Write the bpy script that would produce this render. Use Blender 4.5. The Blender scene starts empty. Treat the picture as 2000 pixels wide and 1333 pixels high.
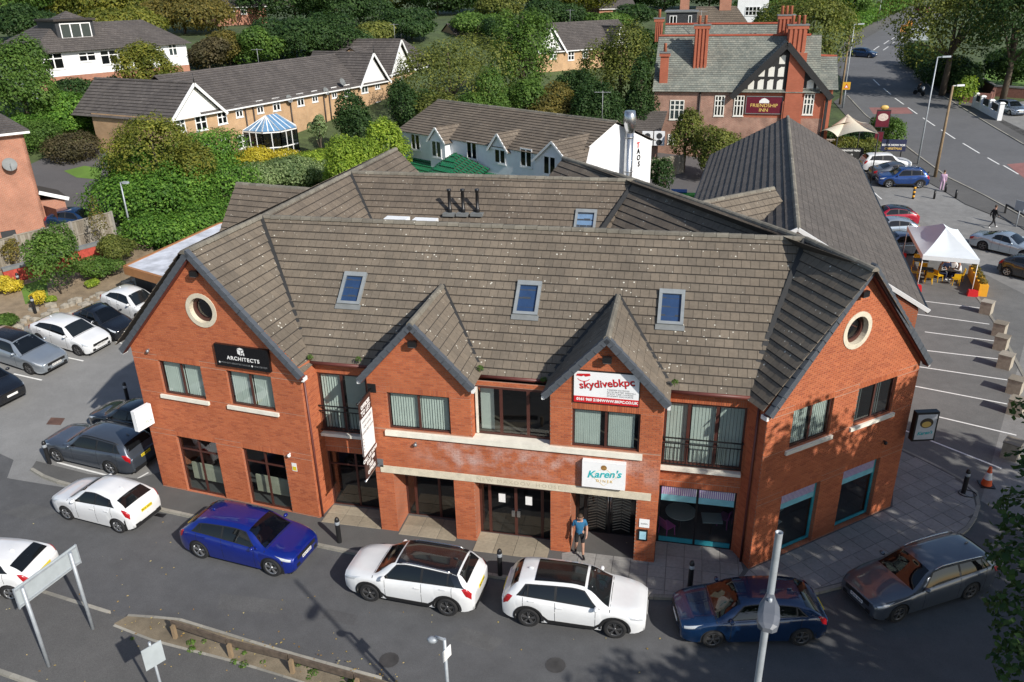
import bpy, math, random
import numpy as np
from mathutils import Vector, Matrix
random.seed(7); rng = np.random.default_rng(7)
S = bpy.context.scene; COL = S.collection
# ---------------------------------------------------------------- camera, sky, sun, exposure
CAM_H = 18.3
PITCH, YAW, ROLL, FPX = math.radians(24.055), math.radians(12.7216), math.radians(-1.1946), 1555.0
def cam_axes():
    cy, sy = math.cos(YAW), math.sin(YAW)
    fw = Vector((-sy*math.cos(PITCH), cy*math.cos(PITCH), -math.sin(PITCH)))
    r = Vector((cy, sy, 0)); u = r.cross(fw)
    c, s = math.cos(ROLL), math.sin(ROLL)
    return c*r+s*u, -s*r+c*u, fw
CR, CU, CF = cam_axes()
cd = bpy.data.cameras.new('camera'); cam = bpy.data.objects.new('camera', cd); COL.objects.link(cam)
cd.sensor_width = 36.0; cd.lens = 36.0*FPX/2000.0; cd.clip_start = 0.1; cd.clip_end = 3000
cam.matrix_world = Matrix(((CR.x, CU.x, -CF.x, 0), (CR.y, CU.y, -CF.y, 0), (CR.z, CU.z, -CF.z, CAM_H), (0, 0, 0, 1)))
S.camera = cam
SUN_EL = math.radians(34.5); SUN_V = Vector((0.80, -0.60, 0)).normalized()
w = bpy.data.worlds.new('World'); S.world = w; w.use_nodes = True
nt = w.node_tree; bg = nt.nodes['Background']; sky = nt.nodes.new('ShaderNodeTexSky')
sky.sky_type = 'NISHITA'; sky.sun_disc = False; sky.sun_elevation = SUN_EL
sky.sun_rotation = math.atan2(SUN_V.x, SUN_V.y)
sky.air_density = 1.0; sky.dust_density = 1.0; sky.ozone_density = 1.0
nt.links.new(sky.outputs[0], bg.inputs[0]); bg.inputs[1].default_value = 0.115
sl = bpy.data.lights.new('sun', 'SUN'); sl.energy = 4.6; sl.angle = math.radians(0.55); sl.color = (1.0, 0.95, 0.87)
so = bpy.data.objects.new('sun', sl); COL.objects.link(so)
sdir = Vector((SUN_V.x*math.cos(SUN_EL), SUN_V.y*math.cos(SUN_EL), math.sin(SUN_EL)))
so.rotation_euler = sdir.to_track_quat('Z', 'Y').to_euler(); so.location = (40, -40, 60)
S.view_settings.view_transform = 'Standard'; S.view_settings.look = 'None'
S.view_settings.gamma = 1.0; S.view_settings.use_curve_mapping = False; S.view_settings.exposure = 0.2
S.render.engine = 'CYCLES'
S.cycles.max_bounces = 6; S.cycles.transparent_max_bounces = 10; S.cycles.diffuse_bounces = 3
S.cycles.use_adaptive_sampling = True

# ---------------------------------------------------------------- terrain height and ray helpers
def _ramp(x, w):
    return 0.0 if x < -w else (x if x > w else (x+w)**2/(4*w))
def T(x, y):
    s = (x+20)*-0.77+(y-25)*0.64
    tl = 0.11*_ramp(s-4, 5)+0.13*_ramp(s-40, 10)-0.2*_ramp(s-75, 12)
    tr = 0.07*_ramp(y-60, 8)
    return max(tl, tr)
def ray(u, v): return CR*((u-1000)/FPX)+CU*((666.5-v)/FPX)+CF
def G(u, v, z=0.0):
    d = ray(u, v); t = (z-CAM_H)/d.z
    return Vector((d.x*t, d.y*t, z))
def GP(u, v, dz=0.0):                     # where the line of sight meets the ground
    d = ray(u, v); d = d/math.hypot(d.x, d.y); r = 8.0
    while r < 400:
        if CAM_H+d.z*r <= T(d.x*r, d.y*r)+dz: break
        r += 0.5
    a, b = r-0.5, r
    for _ in range(18):
        m = (a+b)/2
        if CAM_H+d.z*m <= T(d.x*m, d.y*m)+dz: b = m
        else: a = m
    return Vector((d.x*b, d.y*b, T(d.x*b, d.y*b)))
def DP(u, v, dist):                       # point at a horizontal distance along a line of sight
    d = ray(u, v); t = dist/math.hypot(d.x, d.y)
    return Vector((d.x*t, d.y*t, CAM_H+d.z*t))
def VP(u, v, a, b):                       # point on the vertical plane through plan points a, b
    d = ray(u, v); n = (b[1]-a[1], a[0]-b[0]); t = (a[0]*n[0]+a[1]*n[1])/(d.x*n[0]+d.y*n[1])
    return Vector((d.x*t, d.y*t, CAM_H+d.z*t))

# ---------------------------------------------------------------- materials
def _n(nt, typ, **kw):
    n = nt.nodes.new(typ)
    for k, v in kw.items():
        if isinstance(k, str) and k.startswith('i_'): n.inputs[k[2:].replace('_', ' ')].default_value = v
        else: setattr(n, k, v)
    return n
def hexc(r, g, b):                        # sRGB 0-255 to linear
    f = lambda c: ((c/255+0.055)/1.055)**2.4 if c > 10 else c/255/12.92
    return (f(r), f(g), f(b))
def newmat(name):
    m = bpy.data.materials.new(name); m.use_nodes = True
    return m, m.node_tree, m.node_tree.nodes['Principled BSDF']
def mulc(c, k): return (c[0]*k, c[1]*k, c[2]*k, 1)
def noise_ramp(nt, scale, stops, coord='Object', detail=6, rough=0.6, vec=None, dist=0.0):
    if vec is None:
        tc = _n(nt, 'ShaderNodeTexCoord'); vec = tc.outputs[coord]
    no = _n(nt, 'ShaderNodeTexNoise'); no.inputs['Scale'].default_value = scale; no.inputs['Detail'].default_value = detail
    no.inputs['Roughness'].default_value = rough; no.inputs['Distortion'].default_value = dist
    nt.links.new(vec, no.inputs['Vector'])
    cr = _n(nt, 'ShaderNodeValToRGB')
    e = cr.color_ramp.elements
    while len(e) < len(stops): e.new(0.5)
    for el, (p, c) in zip(e, stops): el.position = p; el.color = c if len(c) == 4 else (*c, 1)
    nt.links.new(no.outputs['Fac'], cr.inputs[0])
    return cr.outputs[0], no.outputs['Fac']
def mix(nt, a, b, fac, mode='MIX'):
    m = _n(nt, 'ShaderNodeMix', data_type='RGBA', blend_type=mode)
    for sock, val in ((m.inputs[0], fac), (m.inputs[6], a), (m.inputs[7], b)):
        if hasattr(val, 'links'): nt.links.new(val, sock)
        else: sock.default_value = val if not isinstance(val, tuple) else (val if len(val) == 4 else (*val, 1))
    return m.outputs[2]
def rnd_island(nt, stops):
    g = _n(nt, 'ShaderNodeNewGeometry'); cr = _n(nt, 'ShaderNodeValToRGB'); e = cr.color_ramp.elements
    while len(e) < len(stops): e.new(0.5)
    for el, (p, c) in zip(e, stops): el.position = p; el.color = c if len(c) == 4 else (*c, 1)
    nt.links.new(g.outputs['Random Per Island'], cr.inputs[0])
    return cr.outputs[0], g.outputs['Random Per Island']
def bump(nt, b, fac, strength=0.2, dist=0.02):
    bn = _n(nt, 'ShaderNodeBump'); bn.inputs['Strength'].default_value = strength; bn.inputs['Distance'].default_value = dist
    nt.links.new(fac, bn.inputs['Height']); nt.links.new(bn.outputs[0], b.inputs['Normal'])
def plain(name, c, rough=0.6, metal=0.0, var=0.15, scale=3.0, bmp=0.0, coat=0.0, spec=None, fine=0):
    m, nt, b = newmat(name)
    b.inputs['Roughness'].default_value = rough; b.inputs['Metallic'].default_value = metal
    if coat: b.inputs['Coat Weight'].default_value = coat; b.inputs['Coat Roughness'].default_value = 0.04
    if spec is not None: b.inputs['Specular IOR Level'].default_value = spec
    if var:
        col, fac = noise_ramp(nt, scale, [(0.3, mulc(c, 1-var)), (0.7, mulc(c, 1+var))])
        if fine:
            c2, f2 = noise_ramp(nt, fine, [(0.3, (1-var, 1-var, 1-var)), (0.7, (1+var, 1+var, 1+var))], detail=2)
            col = mix(nt, col, c2, 1.0, 'MULTIPLY'); fac = f2
        nt.links.new(col, b.inputs['Base Color'])
        if bmp: bump(nt, b, fac, bmp)
    else: b.inputs['Base Color'].default_value = (*c, 1)
    return m
def paint(name, c, metal=0.0, rough=0.25):
    m, nt, b = newmat(name)
    col, fac = noise_ramp(nt, 1.3, [(0.3, mulc(c, 0.93)), (0.7, mulc(c, 1.05))])
    nt.links.new(col, b.inputs['Base Color'])
    b.inputs['Metallic'].default_value = metal; b.inputs['Roughness'].default_value = rough
    b.inputs['Coat Weight'].default_value = 1.0; b.inputs['Coat Roughness'].default_value = 0.03
    return m
def glass(name, tint=(0.75, 0.8, 0.8), dark=0.0, rough=0.02, refl=0.06):
    m = bpy.data.materials.new(name); m.use_nodes = True; nt = m.node_tree
    nt.nodes.clear(); out = _n(nt, 'ShaderNodeOutputMaterial')
    tr = _n(nt, 'ShaderNodeBsdfTransparent'); tr.inputs[0].default_value = (*tint, 1)
    gl = _n(nt, 'ShaderNodeBsdfGlossy'); gl.inputs['Roughness'].default_value = rough
    df = _n(nt, 'ShaderNodeBsdfDiffuse'); df.inputs[0].default_value = (0.012, 0.014, 0.016, 1)
    lw = _n(nt, 'ShaderNodeLayerWeight'); lw.inputs[0].default_value = 0.5
    pw = _n(nt, 'ShaderNodeMath', operation='POWER'); nt.links.new(lw.outputs['Facing'], pw.inputs[0]); pw.inputs[1].default_value = 4.0
    fr = _n(nt, 'ShaderNodeMath', operation='MULTIPLY_ADD'); nt.links.new(pw.outputs[0], fr.inputs[0]); fr.inputs[1].default_value = 0.9; fr.inputs[2].default_value = refl
    m1 = _n(nt, 'ShaderNodeMixShader'); m1.inputs[0].default_value = dark
    nt.links.new(tr.outputs[0], m1.inputs[1]); nt.links.new(df.outputs[0], m1.inputs[2])
    m2 = _n(nt, 'ShaderNodeMixShader'); nt.links.new(fr.outputs[0], m2.inputs[0])
    nt.links.new(m1.outputs[0], m2.inputs[1]); nt.links.new(gl.outputs[0], m2.inputs[2]); nt.links.new(m2.outputs[0], out.inputs[0])
    return m
def brick_real(name, stops, stain=None):
    m, nt, b = newmat(name); b.inputs['Roughness'].default_value = 0.85
    col, r = rnd_island(nt, stops)
    c2, f = noise_ramp(nt, 0.7, [(0.3, (0.86, 0.84, 0.82)), (0.7, (1.08, 1.06, 1.05))], detail=5)
    col = mix(nt, col, c2, 1.0, 'MULTIPLY')
    if stain:                              # salt bloom on the bricks between two heights and two x
        x0, x1, z0, z1 = stain
        tc = _n(nt, 'ShaderNodeTexCoord'); sp = _n(nt, 'ShaderNodeSeparateXYZ'); nt.links.new(tc.outputs['Object'], sp.inputs[0])
        def rng_(o, a, b_, w):
            m1 = _n(nt, 'ShaderNodeMapRange'); m1.inputs[1].default_value = a-w; m1.inputs[2].default_value = a+w; nt.links.new(o, m1.inputs[0])
            m2 = _n(nt, 'ShaderNodeMapRange'); m2.inputs[1].default_value = b_+w; m2.inputs[2].default_value = b_-w; nt.links.new(o, m2.inputs[0])
            mm = _n(nt, 'ShaderNodeMath', operation='MULTIPLY'); nt.links.new(m1.outputs[0], mm.inputs[0]); nt.links.new(m2.outputs[0], mm.inputs[1])
            return mm.outputs[0]
        fx = rng_(sp.outputs[0], x0, x1, 1.0); fz = rng_(sp.outputs[2], z0, z1, 0.25)
        mm = _n(nt, 'ShaderNodeMath', operation='MULTIPLY'); nt.links.new(fx, mm.inputs[0]); nt.links.new(fz, mm.inputs[1])
        n2, nf = noise_ramp(nt, 1.6, [(0.42, (0, 0, 0)), (0.62, (1, 1, 1))], detail=8)
        m3 = _n(nt, 'ShaderNodeMath', operation='MULTIPLY'); nt.links.new(mm.outputs[0], m3.inputs[0]); nt.links.new(n2, m3.inputs[1])
        m4 = _n(nt, 'ShaderNodeMath', operation='MULTIPLY'); nt.links.new(m3.outputs[0], m4.inputs[0]); m4.inputs[1].default_value = 0.55
        col = mix(nt, col, (0.55, 0.47, 0.45, 1), m4.outputs[0])
    nt.links.new(col, b.inputs['Base Color'])
    n3, f3 = noise_ramp(nt, 60, [(0, (0, 0, 0)), (1, (1, 1, 1))], detail=2); bump(nt, b, f3, 0.25, 0.004)
    return m
def brick_tex(name, c1, c2, mortar, bw=0.225, bh=0.075, ms=0.012, var=0.2):
    m, nt, b = newmat(name); b.inputs['Roughness'].default_value = 0.88
    uv = _n(nt, 'ShaderNodeUVMap'); br = _n(nt, 'ShaderNodeTexBrick')
    br.inputs['Color1'].default_value = (*c1, 1); br.inputs['Color2'].default_value = (*c2, 1); br.inputs['Mortar'].default_value = (*mortar, 1)
    br.inputs['Scale'].default_value = 1.0; br.inputs['Brick Width'].default_value = bw; br.inputs['Row Height'].default_value = bh
    br.inputs['Mortar Size'].default_value = ms; br.inputs['Bias'].default_value = -0.2
    nt.links.new(uv.outputs[0], br.inputs['Vector'])
    cc, f = noise_ramp(nt, 0.9, [(0.3, (1-var, 1-var, 1-var)), (0.7, (1+var, 1+var, 1+var))], detail=7)
    col = mix(nt, br.outputs['Color'], cc, 1.0, 'MULTIPLY')
    nt.links.new(col, b.inputs['Base Color']); bump(nt, b, br.outputs['Fac'], -0.4, 0.01)
    return m
def tile_mat(name, stops, lichen=0.5, grime=(0.75, 1.12)):
    m, nt, b = newmat(name); b.inputs['Roughness'].default_value = 0.9
    oi = _n(nt, 'ShaderNodeObjectInfo'); g = _n(nt, 'ShaderNodeNewGeometry')
    ad = _n(nt, 'ShaderNodeMath', operation='ADD'); nt.links.new(oi.outputs['Random'], ad.inputs[0]); nt.links.new(g.outputs['Random Per Island'], ad.inputs[1])
    fr = _n(nt, 'ShaderNodeMath', operation='FRACT'); nt.links.new(ad.outputs[0], fr.inputs[0])
    cr = _n(nt, 'ShaderNodeValToRGB'); e = cr.color_ramp.elements
    while len(e) < len(stops): e.new(0.5)
    for el, (p, c) in zip(e, stops): el.position = p; el.color = (*c, 1)
    nt.links.new(fr.outputs[0], cr.inputs[0])
    pos = g.outputs['Position']
    c2, f = noise_ramp(nt, 0.55, [(0.3, (grime[0],)*3), (0.7, (grime[1],)*3)], detail=6, vec=pos)
    col = mix(nt, cr.outputs[0], c2, 1.0, 'MULTIPLY')
    c5, f5 = noise_ramp(nt, 9.0, [(0.3, (0.86,)*3), (0.7, (1.1,)*3)], detail=5, vec=pos)
    col = mix(nt, col, c5, 1.0, 'MULTIPLY')
    if lichen:
        vo = _n(nt, 'ShaderNodeTexVoronoi'); vo.inputs['Scale'].default_value = 5.2; nt.links.new(pos, vo.inputs['Vector'])
        n1, nf = noise_ramp(nt, 1.1, [(0.38, (0.02,)*3), (0.72, (0.2,)*3)], detail=3, vec=pos)
        lt = _n(nt, 'ShaderNodeMath', operation='LESS_THAN'); nt.links.new(vo.outputs['Distance'], lt.inputs[0]); nt.links.new(n1, lt.inputs[1])
        ml = _n(nt, 'ShaderNodeMath', operation='MULTIPLY'); nt.links.new(lt.outputs[0], ml.inputs[0]); ml.inputs[1].default_value = lichen
        col = mix(nt, col, (0.62, 0.6, 0.52, 1), ml.outputs[0])
    nt.links.new(col, b.inputs['Base Color'])
    n3, f3 = noise_ramp(nt, 25, [(0, (0, 0, 0)), (1, (1, 1, 1))], vec=pos); bump(nt, b, f3, 0.3, 0.006)
    return m
def leaf_mat(name, stops, trans=0.35, hue=0.0):
    m = bpy.data.materials.new(name); m.use_nodes = True; nt = m.node_tree; nt.nodes.clear()
    out = _n(nt, 'ShaderNodeOutputMaterial')
    col, r = rnd_island(nt, stops)
    g = _n(nt, 'ShaderNodeNewGeometry')
    c2, f = noise_ramp(nt, 0.45, [(0.3, (0.62, 0.68, 0.62)), (0.7, (1.3, 1.25, 1.1))], detail=3, vec=g.outputs['Position'])
    col = mix(nt, col, c2, 1.0, 'MULTIPLY')
    df = _n(nt, 'ShaderNodeBsdfPrincipled'); df.inputs['Roughness'].default_value = 0.55; df.inputs['Specular IOR Level'].default_value = 0.25
    tl = _n(nt, 'ShaderNodeBsdfTranslucent')
    nt.links.new(col, df.inputs['Base Color'])
    c3 = mix(nt, col, (1.0, 1.0, 0.45, 1), 1.0, 'MULTIPLY'); nt.links.new(c3, tl.inputs[0])
    ms = _n(nt, 'ShaderNodeMixShader'); ms.inputs[0].default_value = trans+.08
    nt.links.new(df.outputs[0], ms.inputs[1]); nt.links.new(tl.outputs[0], ms.inputs[2]); nt.links.new(ms.outputs[0], out.inputs[0])
    return m
def ground_mat(name, c, var=0.22, patch=0.25, speck=0.25, rough=0.9, litter=0.0):
    m, nt, b = newmat(name); b.inputs['Roughness'].default_value = rough
    a, f1 = noise_ramp(nt, 0.25, [(0.3, mulc(c, 1-var)), (0.7, mulc(c, 1+var))], detail=8, rough=0.65)
    p, f2 = noise_ramp(nt, 1.7, [(0.3, (1-patch*.5,)*3), (0.7, (1+patch*.5,)*3)], detail=6)
    col = mix(nt, a, p, 1.0, 'MULTIPLY')
    s, f3 = noise_ramp(nt, 45, [(0.3, (1-speck,)*3), (0.7, (1+speck,)*3)], detail=3)
    col = mix(nt, col, s, 1.0, 'MULTIPLY')
    if litter:
        tc = _n(nt, 'ShaderNodeTexCoord'); vo = _n(nt, 'ShaderNodeTexVoronoi'); vo.inputs['Scale'].default_value = 1.3; nt.links.new(tc.outputs['Object'], vo.inputs['Vector'])
        lt = _n(nt, 'ShaderNodeMath', operation='LESS_THAN'); nt.links.new(vo.outputs['Distance'], lt.inputs[0]); lt.inputs[1].default_value = litter
        col = mix(nt, col, (0.42, 0.36, 0.22, 1), lt.outputs[0])
    nt.links.new(col, b.inputs['Base Color']); bump(nt, b, f3, 0.35, 0.006)
    return m

# ---------------------------------------------------------------- object helpers
OFF = {}
def tag(o, label=None, cat=None, group=None, kind=None):
    if label: o['label'] = label
    if cat: o['category'] = cat
    if group: o['group'] = group
    if kind: o['kind'] = kind
    return o
def thing(name, label, cat, loc=(0, 0, 0), rz=0.0, group=None, parent=None):
    o = bpy.data.objects.new(name, None); COL.objects.link(o); o.empty_display_size = 0.3
    o.location = loc; o.rotation_euler = (0, 0, rz)
    tag(o, label, cat, group); OFF[o.name] = Vector(loc)
    return o
class MB:
    """collects faces and links them as one mesh object"""
    def __init__(s): s.v = []; s.f = []; s.m = []; s.sm = []
    def add(s, verts, faces, m=0, smooth=False):
        b = len(s.v); s.v.extend([tuple(p) for p in verts])
        for f in faces: s.f.append([b+i for i in f]); s.m.append(m); s.sm.append(smooth)
        return s
    def poly(s, pts, m=0): return s.add(pts, [list(range(len(pts)))], m)
    def box(s, x0, x1, y0, y1, z0, z1, m=0):
        v = [(x, y, z) for z in (z0, z1) for y in (y0, y1) for x in (x0, x1)]
        return s.add(v, [(0, 2, 3, 1), (4, 5, 7, 6), (0, 1, 5, 4), (2, 6, 7, 3), (0, 4, 6, 2), (1, 3, 7, 5)], m)
    def hexa(s, p, m=0):                  # eight corners: four below, four above, both counterclockwise
        return s.add(p, [(3, 2, 1, 0), (4, 5, 6, 7), (0, 1, 5, 4), (1, 2, 6, 5), (2, 3, 7, 6), (3, 0, 4, 7)], m)
    def bar(s, a, b, wd, ht, m=0, up=(0, 0, 1)):   # rectangular bar from a to b
        a, b = Vector(a), Vector(b); d = (b-a).normalized(); u = Vector(up)
        sx = d.cross(u)
        if sx.length < 1e-4: sx = d.cross(Vector((1, 0, 0)))
        sx.normalize(); sz = sx.cross(d)
        q = [(-.5, -.5), (.5, -.5), (.5, .5), (-.5, .5)]
        p = [c+sx*(i*wd)+sz*(j*ht) for c in (a, b) for i, j in q]
        return s.add(p, [(0, 1, 2, 3), (7, 6, 5, 4), (0, 4, 5, 1), (1, 5, 6, 2), (2, 6, 7, 3), (3, 7, 4, 0)], m)
    def tube(s, pts, rad, n=8, m=0, cap=True, smooth=True):
        pts = [Vector(p) for p in pts]; rad = rad if isinstance(rad, (list, tuple)) else [rad]*len(pts)
        vs = []; ref = None
        for i, p in enumerate(pts):
            d = (pts[min(i+1, len(pts)-1)]-pts[max(i-1, 0)]).normalized()
            if ref is None:
                ref = d.cross(Vector((0, 0, 1)))
                if ref.length < 0.1: ref = d.cross(Vector((1, 0, 0)))
            sx = (ref-d*ref.dot(d)).normalized(); ref = sx; sy = d.cross(sx)
            for k in range(n):
                a = 2*math.pi*k/n; vs.append(p+(sx*math.cos(a)+sy*math.sin(a))*rad[i])
        fs = []
        for i in range(len(pts)-1):
            for k in range(n): fs.append((i*n+k, i*n+(k+1) % n, (i+1)*n+(k+1) % n, (i+1)*n+k))
        s.add(vs, fs, m, smooth)
        if cap:
            b = len(s.v)-len(vs)
            s.f.append([b+k for k in range(n)][::-1]); s.m.append(m); s.sm.append(False)
            s.f.append([b+(len(pts)-1)*n+k for k in range(n)]); s.m.append(m); s.sm.append(False)
        return s
    def lathe(s, prof, n=16, m=0, o=(0, 0, 0), axis='z', smooth=True):   # prof: (radius, height)
        vs = []
        for r, h in prof:
            for k in range(n):
                a = 2*math.pi*k/n; c, d = r*math.cos(a), r*math.sin(a)
                p = {'z': (c, d, h), 'y': (c, h, d), 'x': (h, c, d)}[axis]
                vs.append((p[0]+o[0], p[1]+o[1], p[2]+o[2]))
        fs = [(i*n+k, i*n+(k+1) % n, (i+1)*n+(k+1) % n, (i+1)*n+k) for i in range(len(prof)-1) for k in range(n)]
        return s.add(vs, fs, m, smooth)
    def ball(s, c, r, n=10, m=0):
        r = r if isinstance(r, (tuple, list)) else (r, r, r); k = n//2
        vs = [(c[0], c[1], c[2]-r[2])]
        for i in range(1, k):
            t = -math.pi/2+math.pi*i/k
            for j in range(n):
                a = 2*math.pi*j/n; vs.append((c[0]+r[0]*math.cos(t)*math.cos(a), c[1]+r[1]*math.cos(t)*math.sin(a), c[2]+r[2]*math.sin(t)))
        vs.append((c[0], c[1], c[2]+r[2])); fs = []
        for j in range(n): fs.append((0, 1+(j+1) % n, 1+j))
        for i in range(k-2):
            for j in range(n): fs.append((1+i*n+j, 1+i*n+(j+1) % n, 1+(i+1)*n+(j+1) % n, 1+(i+1)*n+j))
        e = len(vs)-1; b = 1+(k-2)*n
        for j in range(n): fs.append((b+j, b+(j+1) % n, e))
        return s.add(vs, fs, m, True)
    def build(s, name, mats, parent=None, uv=False, label=None, cat=None, group=None, kind=None, loc=None, fix=False, off=None):
        me = bpy.data.meshes.new(name)
        v = s.v
        if off is None and parent is not None: off = OFF.get(parent.name)
        if loc is not None: off = Vector(loc)
        if off is not None: v = [(p[0]-off[0], p[1]-off[1], p[2]-off[2]) for p in v]
        me.from_pydata(v, [], s.f)
        if not isinstance(mats, (list, tuple)): mats = [mats]
        for m in mats: me.materials.append(m)
        if len(mats) > 1: me.polygons.foreach_set('material_index', s.m)
        if any(s.sm): me.polygons.foreach_set('use_smooth', s.sm)
        if fix: fix_normals(me)
        if uv: auto_uv(me, off)
        me.update()
        o = bpy.data.objects.new(name, me); COL.objects.link(o)
        if parent is not None: o.parent = parent
        if loc is not None: o.location = loc
        if off is not None: OFF[o.name] = off
        tag(o, label, cat, group, kind)
        return o
def fix_normals(me):
    import bmesh
    bm = bmesh.new(); bm.from_mesh(me); bmesh.ops.recalc_face_normals(bm, faces=bm.faces); bm.to_mesh(me); bm.free()
def auto_uv(me, off=None):
    ul = me.uv_layers.new(name='UVMap'); vs = me.vertices; data = [0.0]*(2*len(me.loops))
    o = off if off is not None else Vector((0, 0, 0))
    for p in me.polygons:
        n = p.normal
        if abs(n.z) > 0.98: ux = Vector((1, 0, 0)); uy = Vector((0, 1, 0))
        else:
            ux = Vector((0, 0, 1)).cross(n); ux.normalize(); uy = n.cross(ux)
        for li in p.loop_indices:
            c = vs[me.loops[li].vertex_index].co+o
            data[2*li] = c.dot(ux); data[2*li+1] = c.dot(uy)
    ul.data.foreach_set('uv', data)
def clone(o, parent=None):                # a thing with copies of its parts and their sub-parts
    c = o.copy(); COL.objects.link(c)
    if parent is not None: c.parent = parent
    for ch in o.children: clone(ch, c)
    return c
def grid_mesh(name, V, F, mats, parent=None, kind=None, smooth=False, off=None):
    me = bpy.data.meshes.new(name); V = np.asarray(V, np.float32); F = np.asarray(F, np.int32)
    if off is not None: V = V-np.asarray(off, np.float32)
    k = F.shape[1]
    me.vertices.add(len(V)); me.vertices.foreach_set('co', V.ravel())
    me.loops.add(F.size); me.loops.foreach_set('vertex_index', F.ravel())
    me.polygons.add(len(F)); me.polygons.foreach_set('loop_start', np.arange(0, F.size, k, dtype=np.int32))
    me.polygons.foreach_set('use_smooth', np.full(len(F), smooth))
    for m in (mats if isinstance(mats, (list, tuple)) else [mats]): me.materials.append(m)
    me.update(calc_edges=True)
    o = bpy.data.objects.new(name, me); COL.objects.link(o)
    if parent is not None: o.parent = parent
    if kind: o['kind'] = kind
    return o
# 2D clipping of polygon P by a convex polygon K (counterclockwise)
def clip(P, K):
    out = list(P)
    for i in range(len(K)):
        ax, ay = K[i]; bx, by = K[(i+1) % len(K)]; ex, ey = bx-ax, by-ay
        inp, out = out, []
        if not inp: return []
        pd = [ex*(q[1]-ay)-ey*(q[0]-ax) for q in inp]
        for j in range(len(inp)):
            p, q = inp[j-1], inp[j]; dp, dq = pd[j-1], pd[j]
            if (dp >= 0) != (dq >= 0):
                t = dp/(dp-dq); out.append((p[0]+(q[0]-p[0])*t, p[1]+(q[1]-p[1])*t))
            if dq >= 0: out.append(q)
    return out
def ccw(P):
    a = sum(P[i-1][0]*P[i][1]-P[i][0]*P[i-1][1] for i in range(len(P)))
    return list(P) if a > 0 else list(P)[::-1]
GRID = 2.0
def drape(name, poly, mat, dz=0.01, label=None, res=GRID, parent=None, kind='structure', skirt=0.0):
    """a sheet over the ground inside a plan polygon"""
    poly = ccw([(p[0], p[1]) for p in poly]); mb = MB()
    xs = [p[0] for p in poly]; ys = [p[1] for p in poly]
    i0, i1 = math.floor(min(xs)/res), math.ceil(max(xs)/res); j0, j1 = math.floor(min(ys)/res), math.ceil(max(ys)/res)
    key = {}; vs = []; fs = []
    def vid(x, y):
        k = (round(x, 4), round(y, 4))
        if k not in key: key[k] = len(vs); vs.append((x, y, TG(x, y)+dz))
        return key[k]
    for i in range(i0, i1):
        for j in range(j0, j1):
            x0, y0 = i*res, j*res
            for K in (((x0, y0), (x0+res, y0), (x0+res, y0+res)), ((x0, y0), (x0+res, y0+res), (x0, y0+res))):
                c = clip(poly, K)
                if len(c) >= 3:
                    ids = [vid(*q) for q in c]; u = []
                    for t in ids:
                        if not u or u[-1] != t: u.append(t)
                    if len(u) > 2 and u[0] == u[-1]: u.pop()
                    if len(set(u)) >= 3: fs.append(u)
    mb.add(vs, fs)
    if skirt:
        n = len(poly)
        for i in range(n):
            a, b = poly[i], poly[(i+1) % n]; m = max(1, int(math.hypot(b[0]-a[0], b[1]-a[1])/res))
            for k in range(m):
                p = (a[0]+(b[0]-a[0])*k/m, a[1]+(b[1]-a[1])*k/m); q = (a[0]+(b[0]-a[0])*(k+1)/m, a[1]+(b[1]-a[1])*(k+1)/m)
                za, zb = TG(*p)+dz, TG(*q)+dz
                mb.poly([(p[0], p[1], za-skirt), (q[0], q[1], zb-skirt), (q[0], q[1], zb), (p[0], p[1], za)])
    return mb.build(name, mat, parent=parent, kind=kind if parent is None else None, label=label)
def TG(x, y, res=GRID):                   # height of the triangulated ground sheet
    i, j = math.floor(x/res), math.floor(y/res); a, b = x/res-i, y/res-j
    x0, y0 = i*res, j*res
    h00, h11 = T(x0, y0), T(x0+res, y0+res)
    if a >= b: h10 = T(x0+res, y0); return h00+(h10-h00)*a+(h11-h10)*b
    h01 = T(x0, y0+res); return h00+(h01-h00)*b+(h11-h01)*a
def ribbon(poly, wd):                     # closed plan outline of a strip along a polyline
    L, R = [], []
    P = [Vector((p[0], p[1])) for p in poly]
    for i, p in enumerate(P):
        d = (P[min(i+1, len(P)-1)]-P[max(i-1, 0)]).normalized(); n = Vector((-d.y, d.x))
        L.append(tuple(p+n*wd/2)); R.append(tuple(p-n*wd/2))
    return L+R[::-1]
def strip_solid(mb, line, wd, h, dz=0.0, m=0, seg=1.0):   # low kerb or wall following the ground
    pts = []
    for i in range(len(line)-1):
        a, b = line[i], line[i+1]; k = max(1, int(math.hypot(b[0]-a[0], b[1]-a[1])/seg))
        for j in range(k): pts.append((a[0]+(b[0]-a[0])*j/k, a[1]+(b[1]-a[1])*j/k))
    pts.append((line[-1][0], line[-1][1]))
    rb = ribbon(pts, wd); n = len(pts); L = rb[:n]; R = rb[n:][::-1]
    for i in range(n-1):
        q = [R[i], R[i+1], L[i+1], L[i]]
        lo = [(p[0], p[1], T(*p)+dz-0.1) for p in q]; hi = [(p[0], p[1], T(*p)+dz+h) for p in q]
        mb.hexa(lo+hi, m)
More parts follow.
